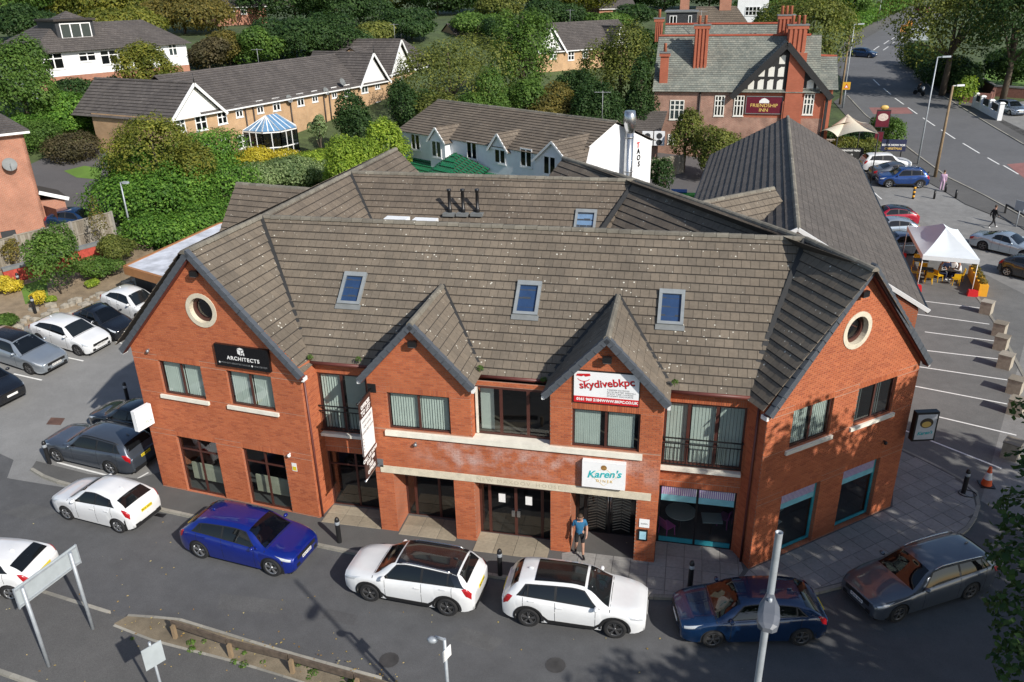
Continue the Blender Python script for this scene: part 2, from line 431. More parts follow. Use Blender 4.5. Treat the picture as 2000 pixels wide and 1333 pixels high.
# ================================================================ ground, roads, pavements
M = {}
M['asphalt'] = ground_mat('asphalt', (0.09, 0.091, 0.094), var=0.16, patch=0.2, litter=0.012)
M['asphalt_lot'] = ground_mat('asphalt_pale', (0.205, 0.204, 0.2), var=0.12, patch=0.14)
M['asphalt_right'] = ground_mat('asphalt_right', (0.13, 0.13, 0.126), var=0.14, patch=0.2)
M['asphalt_lane'] = ground_mat('asphalt_lane', (0.2, 0.198, 0.192), var=0.16, patch=0.25)
M['asphalt_main'] = ground_mat('asphalt_main', (0.115, 0.116, 0.12), var=0.1, patch=0.12)
M['tarmac_path'] = ground_mat('tarmac_path', (0.095, 0.093, 0.09), var=0.15, patch=0.15, litter=0.03)
M['tarmac_court'] = ground_mat('tarmac_court', (0.095, 0.09, 0.092), var=0.1, patch=0.1)
M['grass'] = ground_mat('grass_ground', (0.085, 0.13, 0.03), var=0.35, patch=0.5, speck=0.4)
M['earth'] = ground_mat('earth', (0.15, 0.125, 0.09), var=0.3, patch=0.4)
M['verge'] = ground_mat('verge_earth', (0.19, 0.155, 0.105), var=0.4, patch=0.6, litter=0.05)
M['slab'] = tile_mat('paving_slab', [(0, (0.24, 0.235, 0.225)), (1, (0.29, 0.28, 0.265))], lichen=0, grime=(0.8, 1.1))
M['flag'] = tile_mat('flagstone', [(0, (0.26, 0.22, 0.16)), (1, (0.36, 0.31, 0.23))], lichen=0)
M['kerb'] = tile_mat('kerb_stone', [(0, (0.24, 0.23, 0.2)), (1, (0.36, 0.34, 0.29))], lichen=0)
M['white_line'] = plain('white_line', (0.72, 0.72, 0.7), 0.7, var=0.12, scale=6)
M['yellow_line'] = plain('yellow_line', (0.55, 0.42, 0.2), 0.7, var=0.2, scale=5)
M['red_surface'] = ground_mat('red_surface', (0.24, 0.11, 0.1), var=0.15)
M['land'] = ground_mat('land', (0.06, 0.085, 0.028), var=0.4, patch=0.6, speck=0.4)

def ground_sheet():
    xs = np.arange(-260, 262, GRID); ys = np.arange(-40, 482, GRID)
    V = np.array([(x, y, T(x, y)) for y in ys for x in xs]); nx = len(xs)
    i = np.arange((len(ys)-1)*nx).reshape(-1, nx)[:, :-1].ravel()
    F = np.concatenate([np.stack([i, i+1, i+nx+1], 1), np.stack([i, i+nx+1, i+nx], 1)])
    grid_mesh('ground', V, F, M['land'], kind='structure')
ground_sheet()
X2 = lambda L: [(G(u, v).x, G(u, v).y) for u, v in L]
XP = lambda L: [(GP(u, v).x, GP(u, v).y) for u, v in L]
kerb_line = X2([(64, 924), (95, 941), (180, 962), (315, 998), (480, 1035), (640, 1072), (760, 1096), (900, 1118), (985, 1131), (1110, 1150), (1265, 1169),
                (1400, 1173), (1500, 1171), (1590, 1161), (1645, 1147), (1750, 1108), (1840, 1070), (1890, 1035), (1912, 1000), (1905, 965), (1870, 935), (1810, 905), (1757, 880)])
PAVE_H = 0.11
drape('front_road', [(-75, -6), (75, -6), (75, 20), (30, 40), (9.5, 31), (9, 26), (-19, 24), (-75, 24)], M['asphalt'], 0.004)
drape('left_car_park', [(-75, 26), (-34, 25.6), (-27.3, 23.75), (-26.6, 22.6), (-20.5, 22.5), (-17.5, 24), (-17.5, 48), (-31.5, 48), (-33.4, 42), (-37.5, 33), (-75, 8)], M['asphalt_lot'], 0.008)
drape('right_car_park', [(8.5, 27.5), (11.8, 28.4), (15, 36), (21.5, 51.5), (17.5, 63), (9, 63), (6.5, 44)], M['asphalt_right'], 0.008)
drape('access_lane', [(11.8, 28.4), (13, 27), (17, 27), (46, 64), (38, 68), (30, 72), (22, 79), (17, 82), (9, 82), (9, 63), (17.5, 63), (21.5, 51.5), (15, 36)], M['asphalt_lane'], 0.008)
# pavement in front of the building, kerb stones, paving slabs
pave = kerb_line+[(9.2, 33), (8.9, 30), (-8, 31), (-19.5, 25.2), (-21.2, 23.6), (-23.4, 23.45), (-26.2, 23.8)]
drape('front_pavement', pave, M['tarmac_path'], PAVE_H, skirt=0.12)
kerb = thing('kerb', None, None); kerb['kind'] = 'structure'
def kerb_stones(line, parent, wd=0.13, h=PAVE_H+0.006, L=0.9, limit=90, inset=-0.03, mat=None):
    P = [Vector(p) for p in line]; acc = 0; pts = []
    tot = sum((P[i+1]-P[i]).length for i in range(len(P)-1))
    def at(d):
        for i in range(len(P)-1):
            l = (P[i+1]-P[i]).length
            if d <= l or i == len(P)-2: return P[i]+(P[i+1]-P[i])*(d/l)
            d -= l
    for k in range(min(limit, int(tot/L))):
        a, b = at(k*L+0.006), at((k+1)*L-0.006); d = (b-a).normalized(); n = Vector((-d.y, d.x))
        q = [a-n*(wd/2), b-n*(wd/2), b+n*(wd/2), a+n*(wd/2)]
        z = [TG(p.x, p.y) for p in q]
        m = MB(); m.hexa([(p.x, p.y, zz-0.05) for p, zz in zip(q, z)]+[(p.x, p.y, zz+h) for p, zz in zip(q, z)])
        m.build('kerb_stone', mat or M['kerb'], parent)
kerb_stones(kerb_line, kerb)

RWA, RWB = Vector((2.94, 22.63)), Vector((8.31, 27.22)); RWe = (RWB-RWA).normalized(); RWn = Vector((RWe.y, -RWe.x))
LWA, LWB = Vector((-19.84, 23.34)), Vector((-12.65, 22.53)); LWe = (LWB-LWA).normalized(); LWn = Vector((LWe.y, -LWe.x))
slabs = thing('paving', None, None); slabs['kind'] = 'structure'
def lay_slabs(region, o, e, sz, mat, parent, z=PAVE_H+0.004, th=0.03, name='paving_slab', gap=0.014):
    """square slabs on a rotated grid clipped to a plan polygon; whole ones share one mesh"""
    e = Vector(e).normalized(); n = Vector((-e.y, e.x)); o = Vector(o)
    R = [((Vector(p)-o).dot(e), (Vector(p)-o).dot(n)) for p in ccw(region)]
    us = [p[0] for p in R]; vs = [p[1] for p in R]; sx, sy = sz; whole = None
    rz = math.atan2(e.y, e.x)
    for i in range(math.floor(min(us)/sx), math.ceil(max(us)/sx)):
        for j in range(math.floor(min(vs)/sy), math.ceil(max(vs)/sy)):
            K = [(i*sx+gap/2, j*sy+gap/2), ((i+1)*sx-gap/2, j*sy+gap/2), ((i+1)*sx-gap/2, (j+1)*sy-gap/2), (i*sx+gap/2, (j+1)*sy-gap/2)]
            c = clip(R, K)
            if len(c) < 3: continue
            ar = abs(sum(c[k-1][0]*c[k][1]-c[k][0]*c[k-1][1] for k in range(len(c))))/2
            if ar < 0.02: continue
            cx, cy = (i+.5)*sx, (j+.5)*sy; w2 = o+e*cx+n*cy
            jz = random.uniform(-0.003, 0.003)
            full = ar > 0.995*(sx-gap)*(sy-gap)
            if full and whole is not None:
                ob = whole.copy(); COL.objects.link(ob)
            else:
                m = MB(); k = len(c); b = 0.008
                lo = [(p[0]-cx, p[1]-cy, 0) for p in c]
                hi = [((p[0]-cx)*(1-b/sx*2), (p[1]-cy)*(1-b/sx*2), th) for p in c]; mi = [(p[0]-cx, p[1]-cy, th-0.006) for p in c]
                m.add(lo+mi+hi, [[2*k+t for t in range(k)]]+[[t, (t+1) % k, k+(t+1) % k, k+t] for t in range(k)]+[[k+t, k+(t+1) % k, 2*k+(t+1) % k, 2*k+t] for t in range(k)])
                ob = m.build(name, mat, parent, off=Vector((0, 0, 0)))
                if full: whole = ob
            ob.location = (w2.x, w2.y, TG(w2.x, w2.y)+z-0.02+jz); ob.rotation_euler = (random.uniform(-.004, .004), random.uniform(-.004, .004), rz)
kr = X2([(1100, 1146), (1265, 1166), (1400, 1169), (1462, 1168)])
lay_slabs(kr+[(1.9, 20.6), (2.75, 22.5), (2.6, 23.6), (-0.2, 23.6), (-0.2, 22.4), (-3.0, 22.4), (-3.4, 22.2)], (-3.4, 22.2), (1, 0), (0.6, 0.6), M['slab'], slabs)
kr2 = X2([(1470, 1167), (1588, 1157), (1642, 1143), (1748, 1104), (1836, 1066), (1885, 1033), (1905, 1000), (1898, 967), (1865, 939), (1808, 909), (1758, 885)])
lay_slabs([(1.95, 20.6)]+kr2+[(9.0, 30), (8.4, 27.2), (2.95, 22.55)], (2.94, 22.6), RWe, (0.6, 0.6), M['slab'], slabs)
flags = thing('doorstep_flagstones', None, None); flags['kind'] = 'structure'
for x0, x1, y0, y1 in ((-9.4, -7.26, 22.15, 23.3), (-6.5, -3.85, 21.75, 22.85), (-12.5, -10.15, 22.3, 23.4)):
    lay_slabs([(x0, y0), (x1, y0), (x1, y1), (x0, y1)], (x0, y0), (1, 0), (0.72, 0.6), M['flag'], flags, name='flagstone')
# bottom left: path, kerb and verge beside the road
pk = X2([(-60, 1120), (75, 1160), (230, 1208), (345, 1216), (560, 1282), (790, 1345), (1000, 1410)])
pb = X2([(-300, 1260), (-20, 1310), (80, 1345), (240, 1430)])
drape('front_path', pk+X2([(1000, 1500), (400, 1520), (200, 1420), (80, 1345), (-20, 1310), (-400, 1215)]), M['tarmac_path'], 0.1, skirt=0.1)
fk = thing('path_kerb', None, None); fk['kind'] = 'structure'
kerb_stones(X2([(-60, 1118), (75, 1157), (225, 1204)]), fk, h=0.108)
kerb_stones(X2([(-20, 1308), (80, 1343), (240, 1420)]), fk, h=0.108)
kerb_stones(X2([(250, 1207), (345, 1213), (560, 1279), (790, 1342)]), fk, wd=0.1, h=0.112)
kerb_stones(X2([(224, 1226), (300, 1256), (470, 1300), (620, 1345)]), fk, wd=0.1, h=0.112)
drape('verge', X2([(250, 1209), (345, 1217), (560, 1283), (790, 1346), (820, 1420), (620, 1345), (470, 1298), (300, 1254), (224, 1224)]), M['verge'], 0.115)
# main road up the hill on the right
lk = XP([(2100, 480), (1998, 425), (1920, 382), (1853, 349), (1802, 312), (1768, 286), (1754, 272), (1691, 227), (1651, 184), (1640, 150), (1648, 115), (1669, 88), (1719, 59), (1762, 34), (1800, 13)])
rk = XP([(2300, 440), (2100, 330), (2000, 284), (1932, 244), (1873, 208), (1825, 178), (1778, 134), (1764, 113), (1777, 95), (1800, 62), (1830, 38), (1850, 20)])
drape('main_road', lk+rk[::-1], M['asphalt_main'], 0.03)
drape('roadside_pavement', lk[:9]+XP([(1628, 200), (1668, 245), (1700, 285), (1735, 300), (1780, 328), (1800, 350), (1840, 372), (1885, 400), (1985, 440), (2080, 500)]), M['tarmac_path'], 0.05)
drape('hill_pavement', lk[9:]+XP([(1790, 4), (1745, 28), (1700, 48), (1660, 72), (1636, 100), (1630, 140)]), M['tarmac_path'], 0.05)
drape('far_pavement', rk[:7]+XP([(1800, 132), (1848, 175), (1900, 205), (1960, 236), (2030, 270), (2130, 318), (2320, 420)]), M['tarmac_path'], 0.05)
mk = thing('main_kerb', None, None); mk['kind'] = 'structure'
kerb_stones(lk[1:9], mk, wd=0.15, h=0.1, L=1.8)
kerb_stones(rk[1:7], mk, wd=0.15, h=0.1, L=1.8)
for a, b in (((1725.5, 173.5), (1739.8, 185.7)), ((1747.8, 192.8), (1765, 205)), ((1773.2, 211), (1791.4, 223.8)), ((1802.5, 231.3), (1825.8, 247)), ((1838, 254.6), (1865.3, 272.4)),
             ((1880.5, 281), (1912.9, 300.7)), ((1928.5, 309.2), (1951.4, 322.4)), ((1959.5, 324.4), (1988.9, 341.6)), ((1705.5, 156), (1718, 168)),
             ((1706, 99), (1717, 91)), ((1726, 87), (1736, 80)), ((1741, 78), (1751, 71)), ((1725, 99), (1735, 92)), ((1741, 86), (1751, 81)), ((1755, 79), (1766, 72)), ((1780, 57), (1800, 50))):
    p, q = GP(*a), GP(*b)
    drape('road_marking', ribbon([p, q], 0.16), M['white_line'], 0.045)
drape('red_surfacing', XP([(1697, 211), (1772, 211), (1783, 223), (1706, 224)]), M['red_surface'], 0.037)
drape('red_surfacing', XP([(1966, 322), (2010, 318), (2040, 340), (2000, 349)]), M['red_surface'], 0.037)
# parking bay lines
for a, b in (((-34.0, 31.0), (-29.6, 30.4)),):
    pass
for a, b in (((126, 698), (163, 706)), ((27, 731), (82, 743.5)), ((205, 662), (240, 672)), ((112, 904), (216, 931)), ((265, 938), (290, 924))):
    drape('parking_line', ribbon([GP(*a), GP(*b)], 0.09), M['white_line'], 0.016)
for a, b in (((1780, 586), (1926, 604)), ((1780, 613), (1932, 634)), ((1806, 649), (1943, 667)), ((1780, 682), (1949, 702)), ((1780, 715), (1967, 743)),
             ((1770, 752), (1967, 790)), ((1790, 805), (1985, 851)), ((1768, 842), (1956, 916))):
    drape('parking_line', ribbon([G(*a), G(*b)], 0.1), M['white_line'], 0.016)
drape('lane_kerb', ribbon(X2([(1905, 575), (1950, 640), (2000, 735), (2050, 830)]), 0.16), M['kerb'], 0.03)
drape('parking_line', ribbon(XP([(1695, 366), (1722, 390)]), 0.12), M['white_line'], 0.02)
# ================================================================ the brick office building
BR = [(0, (0.33, 0.085, 0.035)), (0.2, (0.39, 0.105, 0.04)), (0.55, (0.43, 0.122, 0.047)), (0.85, (0.46, 0.138, 0.055)), (1, (0.39, 0.108, 0.046))]
M['brick'] = brick_real('red_brick', BR)
M['brick_bay'] = brick_real('red_brick_bay', BR, stain=(-3.0, 4.6, 3.15, 4.15))
M['mortar'] = plain('mortar', (0.36, 0.2, 0.14), 0.95, var=0.15, scale=8)
M['brick_plain'] = brick_tex('red_brick_plain', (0.37, 0.1, 0.04), (0.42, 0.12, 0.048), (0.3, 0.15, 0.1))
M['tile'] = tile_mat('brown_tile', [(0, (0.146, 0.121, 0.093)), (0.5, (0.162, 0.133, 0.101)), (1, (0.178, 0.145, 0.109))], lichen=0.85, grime=(0.74, 1.15))
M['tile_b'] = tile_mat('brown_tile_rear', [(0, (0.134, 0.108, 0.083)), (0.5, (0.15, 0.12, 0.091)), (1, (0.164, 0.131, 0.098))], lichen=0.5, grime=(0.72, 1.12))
M['tile_dark'] = tile_mat('dark_tile', [(0, (0.088, 0.077, 0.069)), (1, (0.112, 0.097, 0.086))], lichen=0.25, grime=(0.85, 1.1))
M['tile_house'] = tile_mat('grey_house_tile', [(0, (0.082, 0.072, 0.068)), (1, (0.112, 0.098, 0.09))], lichen=0.3, grime=(0.82, 1.12))
M['tile_base'] = plain('tile_shadow_bed', (0.045, 0.038, 0.033), 0.95)  # dark bed colour stands in for the shadow line under each tile course
M['verge'] = M['verge']
M['verge_cap'] = plain('verge_cap', (0.075, 0.085, 0.1), 0.6, var=0.15, scale=4)
M['ridge_cap'] = tile_mat('ridge_cap', [(0, (0.15, 0.135, 0.11)), (1, (0.22, 0.2, 0.16))], lichen=0.7, grime=(0.65, 1.2))
M['lead'] = plain('lead_valley', (0.028, 0.028, 0.028), 0.7)
M['brown'] = plain('brown_frame', (0.07, 0.024, 0.018), 0.45, var=0.1)
M['fascia'] = plain('fascia_brown', (0.12, 0.035, 0.028), 0.5, var=0.1)
M['stone'] = plain('cream_stone', (0.6, 0.54, 0.42), 0.85, var=0.12, scale=4, bmp=0.1, fine=40)
M['stone_white'] = plain('white_stone', (0.72, 0.69, 0.6), 0.8, var=0.1, scale=3)
M['black'] = plain('black_metal', (0.012, 0.012, 0.013), 0.4, var=0.1)
M['black_gloss'] = plain('black_gloss', (0.008, 0.008, 0.009), 0.15, var=0)
M['white'] = plain('white_plastic', (0.78, 0.78, 0.77), 0.5, var=0.05)
M['white_sign'] = plain('white_sign', (0.82, 0.83, 0.84), 0.4, var=0.03)
M['grey_metal'] = plain('grey_metal', (0.3, 0.31, 0.32), 0.4, metal=0.6, var=0.1)
M['steel'] = plain('steel', (0.5, 0.51, 0.52), 0.25, metal=0.9, var=0.1)
M['glass'] = glass('window_glass', (0.72, 0.78, 0.78), refl=.09)
M['glass_dark'] = glass('dark_glass', (0.4, 0.43, 0.44), dark=0.25, refl=.11)
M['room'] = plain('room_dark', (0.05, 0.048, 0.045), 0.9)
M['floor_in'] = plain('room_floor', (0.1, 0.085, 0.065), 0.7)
M['blind'] = plain('blind_fabric', (0.62, 0.66, 0.6), 0.8, var=0.08, scale=2)
M['teal'] = plain('teal_paint', (0.03, 0.3, 0.36), 0.5, var=0.1)
M['teal_text'] = plain('teal_text', (0.02, 0.42, 0.45), 0.5, var=0)
M['pink'] = plain('pink_plastic', (0.62, 0.12, 0.4), 0.4, var=0.05)
M['red'] = plain('red_paint', (0.55, 0.015, 0.02), 0.45, var=0.08)
M['gold'] = plain('gold_paint', (0.62, 0.42, 0.12), 0.5, var=0)
M['grey_text'] = plain('grey_text', (0.2, 0.2, 0.2), 0.6, var=0)

class Fr:                                 # wall frame: u along the wall, z up, d outward
    def __init__(s, a, b): s.a = Vector(a); s.e = (Vector(b)-s.a).normalized(); s.n = Vector((s.e.y, -s.e.x)); s.L = (Vector(b)-s.a).length
    def p(s, u, z, d=0.0): q = s.a+s.e*u+s.n*d; return Vector((q.x, q.y, z))
    def box(s, mb, u0, u1, z0, z1, d0, d1, m=0):
        q = [(u0, d1), (u1, d1), (u1, d0), (u0, d0)]
        return mb.hexa([s.p(u, z0, d) for u, d in q]+[s.p(u, z1, d) for u, d in q], m)
    def rot(s): return math.atan2(s.e.y, s.e.x)
def sub_iv(iv, holes):
    for a, b in holes:
        out = []
        for x, y in iv:
            if b <= x or a >= y: out.append((x, y))
            else:
                if a > x: out.append((x, a))
                if b < y: out.append((b, y))
        iv = out
    return iv
CO = 0.075
def brick_wall(fr, prof, z0, z1, holes, parent, mat, round_hole=None, heads=(), uoff=0.0, thick=0.2):
    """coursed brickwork: every brick is a shallow block standing proud of the mortar; heads are soldier courses"""
    lv = {z0, z1}
    k = math.ceil(z0/CO)
    while k*CO < z1: lv.add(round(k*CO, 4)); k += 1
    for h in list(holes)+list(heads): lv.add(h[2]); lv.add(h[3])
    lv = sorted(z for z in lv if z0 <= z <= z1)
    V, F = [], []; mo = MB()
    def brick(a, b, za, zb):
        n = len(V); d = 0.009
        for u, z, dd in ((a, za, 0.001), (b, za, 0.001), (b, zb, 0.001), (a, zb, 0.001), (a+.003, za+.003, d), (b-.003, za+.003, d), (b-.003, zb-.003, d), (a+.003, zb-.003, d)):
            V.append(fr.p(u, z, dd))
        F.extend([(n+4, n+5, n+6, n+7), (n, n+1, n+5, n+4), (n+1, n+2, n+6, n+5), (n+2, n+3, n+7, n+6), (n+3, n, n+4, n+7)])
    for za, zb in zip(lv[:-1], lv[1:]):
        if zb-za < 1e-4: continue
        zm = (za+zb)/2; iv = prof(zm)
        hs = [(h[0], h[1]) for h in holes if h[2] < zm < h[3]]
        if round_hole:
            uc, zc, r = round_hole
            if abs(zm-zc) < r: w = math.sqrt(r*r-(zm-zc)**2); hs.append((uc-w, uc+w))
        ivm = sub_iv(iv, hs)
        for a, b in ivm: mo.poly([fr.p(a, za), fr.p(b, za), fr.p(b, zb), fr.p(a, zb)])
        if zb-za < 0.04: continue
        row = int(round(za/CO)); offs = (0.1125 if row % 2 else 0.0)+uoff
        ivb = sub_iv(ivm, [(h[0], h[1]) for h in heads if h[2] < zm < h[3]])
        for a, b in ivb:
            i = math.floor((a-offs)/0.225)
            while offs+i*0.225 < b:
                x, y = max(a, offs+i*0.225+.005), min(b, offs+(i+1)*0.225-.005)
                if y-x > 0.03: brick(x, y, za+.005, zb-.005)
                i += 1
    for h in heads:
        n = max(1, int((h[1]-h[0])/CO)); s = (h[1]-h[0])/n
        for i in range(n): brick(h[0]+i*s+.005, h[0]+(i+1)*s-.005, h[2]+.005, h[3]-.005)
    off = OFF.get(parent.name, Vector((0, 0, 0)))
    w = mo.build('wall', M['mortar'], parent)
    bo = grid_mesh('brick', [tuple(p) for p in V], F, mat, w, kind='stuff', off=off)
    return w
def reveal(fr, u0, u1, z0, z1, d, parent, mat=None, floor=True):
    mb = MB()
    for q in (((u0, z0), (u0, z1)), ((u1, z1), (u1, z0)), ((u0, z1), (u1, z1)))+((((u1, z0), (u0, z0)),) if floor else ()):
        (a, za), (b, zb) = q
        mb.poly([fr.p(a, za, 0), fr.p(b, zb, 0), fr.p(b, zb, -d), fr.p(a, za, -d)])
    return mb.build('reveal', mat or M['brick_plain'], parent, uv=True)
def window(fr, u0, u1, z0, z1, d, parent, mull=(), trans=(), fw=0.06, mat=None, gl=None, blind=None, name='window', dep=0.05, label=None, blind_col=None):
    """frame with panes (and blinds) set d behind the wall face"""
    mat = mat or M['brown']; gl = gl or M['glass']; mb = MB()
    us = [u0]+list(mull)+[u1]; zs = [z0]+list(trans)+[z1]
    fr.box(mb, u0, u1, z0, z0+fw, -d-dep, -d); fr.box(mb, u0, u1, z1-fw, z1, -d-dep, -d)
    fr.box(mb, u0, u0+fw, z0+fw, z1-fw, -d-dep, -d); fr.box(mb, u1-fw, u1, z0+fw, z1-fw, -d-dep, -d)
    for m in mull: fr.box(mb, m-fw*.65, m+fw*.65, z0+fw, z1-fw, -d-dep, -d-.002)
    for t in trans:
        for a, b in zip(us[:-1], us[1:]):
            fr.box(mb, a+(fw if a == u0 else fw*.65), b-(fw if b == u1 else fw*.65), t-fw*.5, t+fw*.5, -d-dep, -d-.004)
    wo = mb.build(name, mat, parent, label=label)
    for a, b in zip(us[:-1], us[1:]):
        for c, e in zip(zs[:-1], zs[1:]):
            p = MB(); x0 = a+(fw if a == u0 else fw*.65); x1 = b-(fw if b == u1 else fw*.65); y0 = c+(fw if c == z0 else fw*.5); y1 = e-(fw if e == z1 else fw*.5)
            t = random.uniform(-.003, .003)
            p.poly([fr.p(x0, y0, -d-dep*.6+t), fr.p(x1, y0, -d-dep*.6), fr.p(x1, y1, -d-dep*.6-t), fr.p(x0, y1, -d-dep*.6)])
            p.build('pane', gl, wo)
    if blind:
        for (a, b) in zip(us[:-1], us[1:]):
            bl = MB(); u = a+fw+.01; top, bot = z1-fw*.3, z0+fw*.6; end = a+(b-a)*blind[1] if blind[1] < 1 else b-fw*.5
            while u < end:
                w = blind[0]; tw = random.uniform(-.006, .006); da, db = (-d-.12, -d-.12-blind[2])
                bl.poly([fr.p(u, bot, da+tw), fr.p(u+w*.92, bot, db+tw), fr.p(u+w*.92, top, db), fr.p(u, top, da)])
                u += w
            bl.build('blind', blind_col or M['blind'], wo)
    return wo
def sill(fr, u0, u1, z, parent, h=0.14, d=0.09, mat=None):
    mb = MB(); fr.box(mb, u0, u1, z-h, z, -0.1, d); return mb.build('sill', mat or M['stone_white'], parent)
FONT_CACHE = {}
def text(fr, s, u, z, size, mat, parent, d=0.02, align='CENTER', tilt=0.0, ext=0.004, sx=1.0, shear=0.0, name='lettering', bold=0.0, sp=1.0):
    """raised lettering lying on a wall frame at u, z"""
    cu = bpy.data.curves.new(name, 'FONT'); cu.body = s; cu.size = size; cu.align_x = align; cu.align_y = 'CENTER'; cu.extrude = ext; cu.shear = shear
    cu.offset = bold; cu.space_character = sp; cu.resolution_u = 3
    t = bpy.data.objects.new(name, cu); COL.objects.link(t)
    dg = bpy.context.evaluated_depsgraph_get(); me = bpy.data.meshes.new_from_object(t.evaluated_get(dg))
    bpy.data.objects.remove(t); bpy.data.curves.remove(cu)
    ct, st = math.cos(tilt), math.sin(tilt); off = OFF.get(parent.name, Vector((0, 0, 0)))
    for v in me.vertices:
        x, y, zz = v.co.x*sx, v.co.y, v.co.z
        v.co = fr.p(u+x*ct-y*st, z+x*st+y*ct, d+zz)-off
    me.materials.clear(); me.materials.append(mat); me.name = name
    o = bpy.data.objects.new(name, me); COL.objects.link(o); o.parent = parent
    return o
TILE_ONE = {}
def tile_slope(parent, pts, edir, mat, tw=0.3, gauge=0.335, th=0.034, single=0, base=True, gap=0.012, sname='roof_tile', lift=0.0, cg=0.034):
    """tiles, the dark bed left showing as shadow lines between courses, on the plane of the 3D polygon pts, rows parallel to edir; returns the plane part"""
    P = [Vector(p) for p in pts]; e = Vector(edir).normalized()
    n = Vector((0, 0, 0))
    for i in range(1, len(P)-1): n += (P[i]-P[0]).cross(P[i+1]-P[0])
    n.normalize()
    if n.z < 0: n = -n
    up = n.cross(e)
    if up.z < 0: e = -e; up = n.cross(e)
    o = min(P, key=lambda p: p.dot(up)).copy()
    L = ccw([((p-o).dot(e), (p-o).dot(up)) for p in P])
    off = OFF.get(parent.name, Vector((0, 0, 0)))
    slope = MB(); slope.poly([o+e*a+up*b+n*lift for a, b in L])
    ob = slope.build('roof_slope', M['tile_base'], parent)
    V, F = [], []; cand = []
    us = [q[0] for q in L]; vs = [q[1] for q in L]; r = 0
    while r*gauge < max(vs):
        sh = tw/2 if r % 2 and single >= 0 else 0.0
        b0, b1 = r*gauge, (r+1)*gauge-cg
        i = math.floor((min(us)-sh)/tw)
        while sh+i*tw < max(us):
            a0, a1 = sh+i*tw+gap/2, sh+(i+1)*tw-gap/2
            c = clip(L, [(a0, b0), (a1, b0), (a1, b1), (a0, b1)])
            i += 1
            if len(c) < 3: continue
            ar = abs(sum(c[k-1][0]*c[k][1]-c[k][0]*c[k-1][1] for k in range(len(c))))/2
            if ar < 0.003: continue
            jz = random.uniform(-.003, .004)
            if single > 0 and ar > .999*(a1-a0)*(b1-b0): cand.append((a0, b0, jz)); continue
            lo = len(V); k = len(c)
            h = lambda q: th+jz-(th-.006)*(q[1]-b0)/(b1-b0)+lift
            V.extend([o+e*q[0]+up*q[1]+n*h(q) for q in c]); V.extend([o+e*q[0]+up*q[1]+n*lift for q in c])
            F.append([lo+t for t in range(k)])
            for t in range(k): F.append([lo+t, lo+k+t, lo+k+(t+1) % k, lo+(t+1) % k])
        r += 1
    if single > 0:
        cand.sort(key=lambda q: (o+e*q[0]+up*q[1]-Vector((0, 0, CAM_H))).length)
        w, g = tw-gap, gauge-cg
        m = MB(); m.add([(0, 0, th), (w, 0, th), (w, g, .006), (0, g, .006), (0, 0, 0), (w, 0, 0), (w, g, 0), (0, g, 0)], [(0, 1, 2, 3), (0, 4, 5, 1), (1, 5, 6, 2), (3, 7, 4, 0)])
        first = m.build(sname, mat, ob, off=Vector((0, 0, 0))); R = Matrix((e, up, n)).transposed().to_4x4()
        for k, (a, b, jz) in enumerate(cand):
            if k < single:
                t = first if k == 0 else first.copy()
                if k: COL.objects.link(t)
                q = o+e*a+up*b+n*(jz+lift)-off; MM = R.copy(); MM.translation = q; t.matrix_local = MM
            else:
                lo = len(V); q = o+e*a+up*b+n*(jz+lift)
                V.extend([q+e*x+up*y+n*z for x, y, z in ((0, 0, th), (w, 0, th), (w, g, .006), (0, g, .006), (0, 0, 0), (w, 0, 0), (w, g, 0), (0, g, 0))])
                F.extend([[lo+0, lo+1, lo+2, lo+3], [lo+0, lo+4, lo+5, lo+1], [lo+1, lo+5, lo+6, lo+2], [lo+3, lo+7, lo+4, lo+0]])
    if V:
        m = MB(); m.v = [tuple(p) for p in V]; m.f = F; m.m = [0]*len(F); m.sm = [False]*len(F)
        m.build(sname, mat, ob, kind='stuff', off=off)
    return ob
def cap_row(parent, a, b, mat, name, L=0.42, r=0.125, drop=0.06, sharp=False, limit=80):
    """half-round or angled caps end to end along a line"""
    a, b = Vector(a), Vector(b); d = (b-a); n = max(1, min(limit, round(d.length/L))); st = d/n; dn = d.normalized()
    sx = dn.cross(Vector((0, 0, 1))).normalized(); sz = sx.cross(dn)
    prof = [(-r*1.05, -drop-.03), (-r*.8, -drop*.2), (-r*.35, .03), (r*.35, .03), (r*.8, -drop*.2), (r*1.05, -drop-.03)]
    one = None; off = OFF.get(parent.name, Vector((0, 0, 0))); R = Matrix((sx, dn, sz)).transposed().to_4x4(); l = st.length
    for i in range(n):
        if one is None:
            m = MB(); k = len(prof); vs = [(x*s, y, z+dz) for y, s, dz in ((.006, 1.0, 0.0), (l-.006, .95, .012)) for x, z in prof]
            m.add(vs, [(j, j+1, k+j+1, k+j) for j in range(k-1)]+[tuple(range(k))[::-1], tuple(k+j for j in range(k))])
            ob = one = m.build(name, mat, parent, off=Vector((0, 0, 0)))
        else: ob = one.copy(); COL.objects.link(ob)
        MM = R.copy(); MM.translation = a+st*i-off+sz*random.uniform(-.006, .006); ob.matrix_local = MM
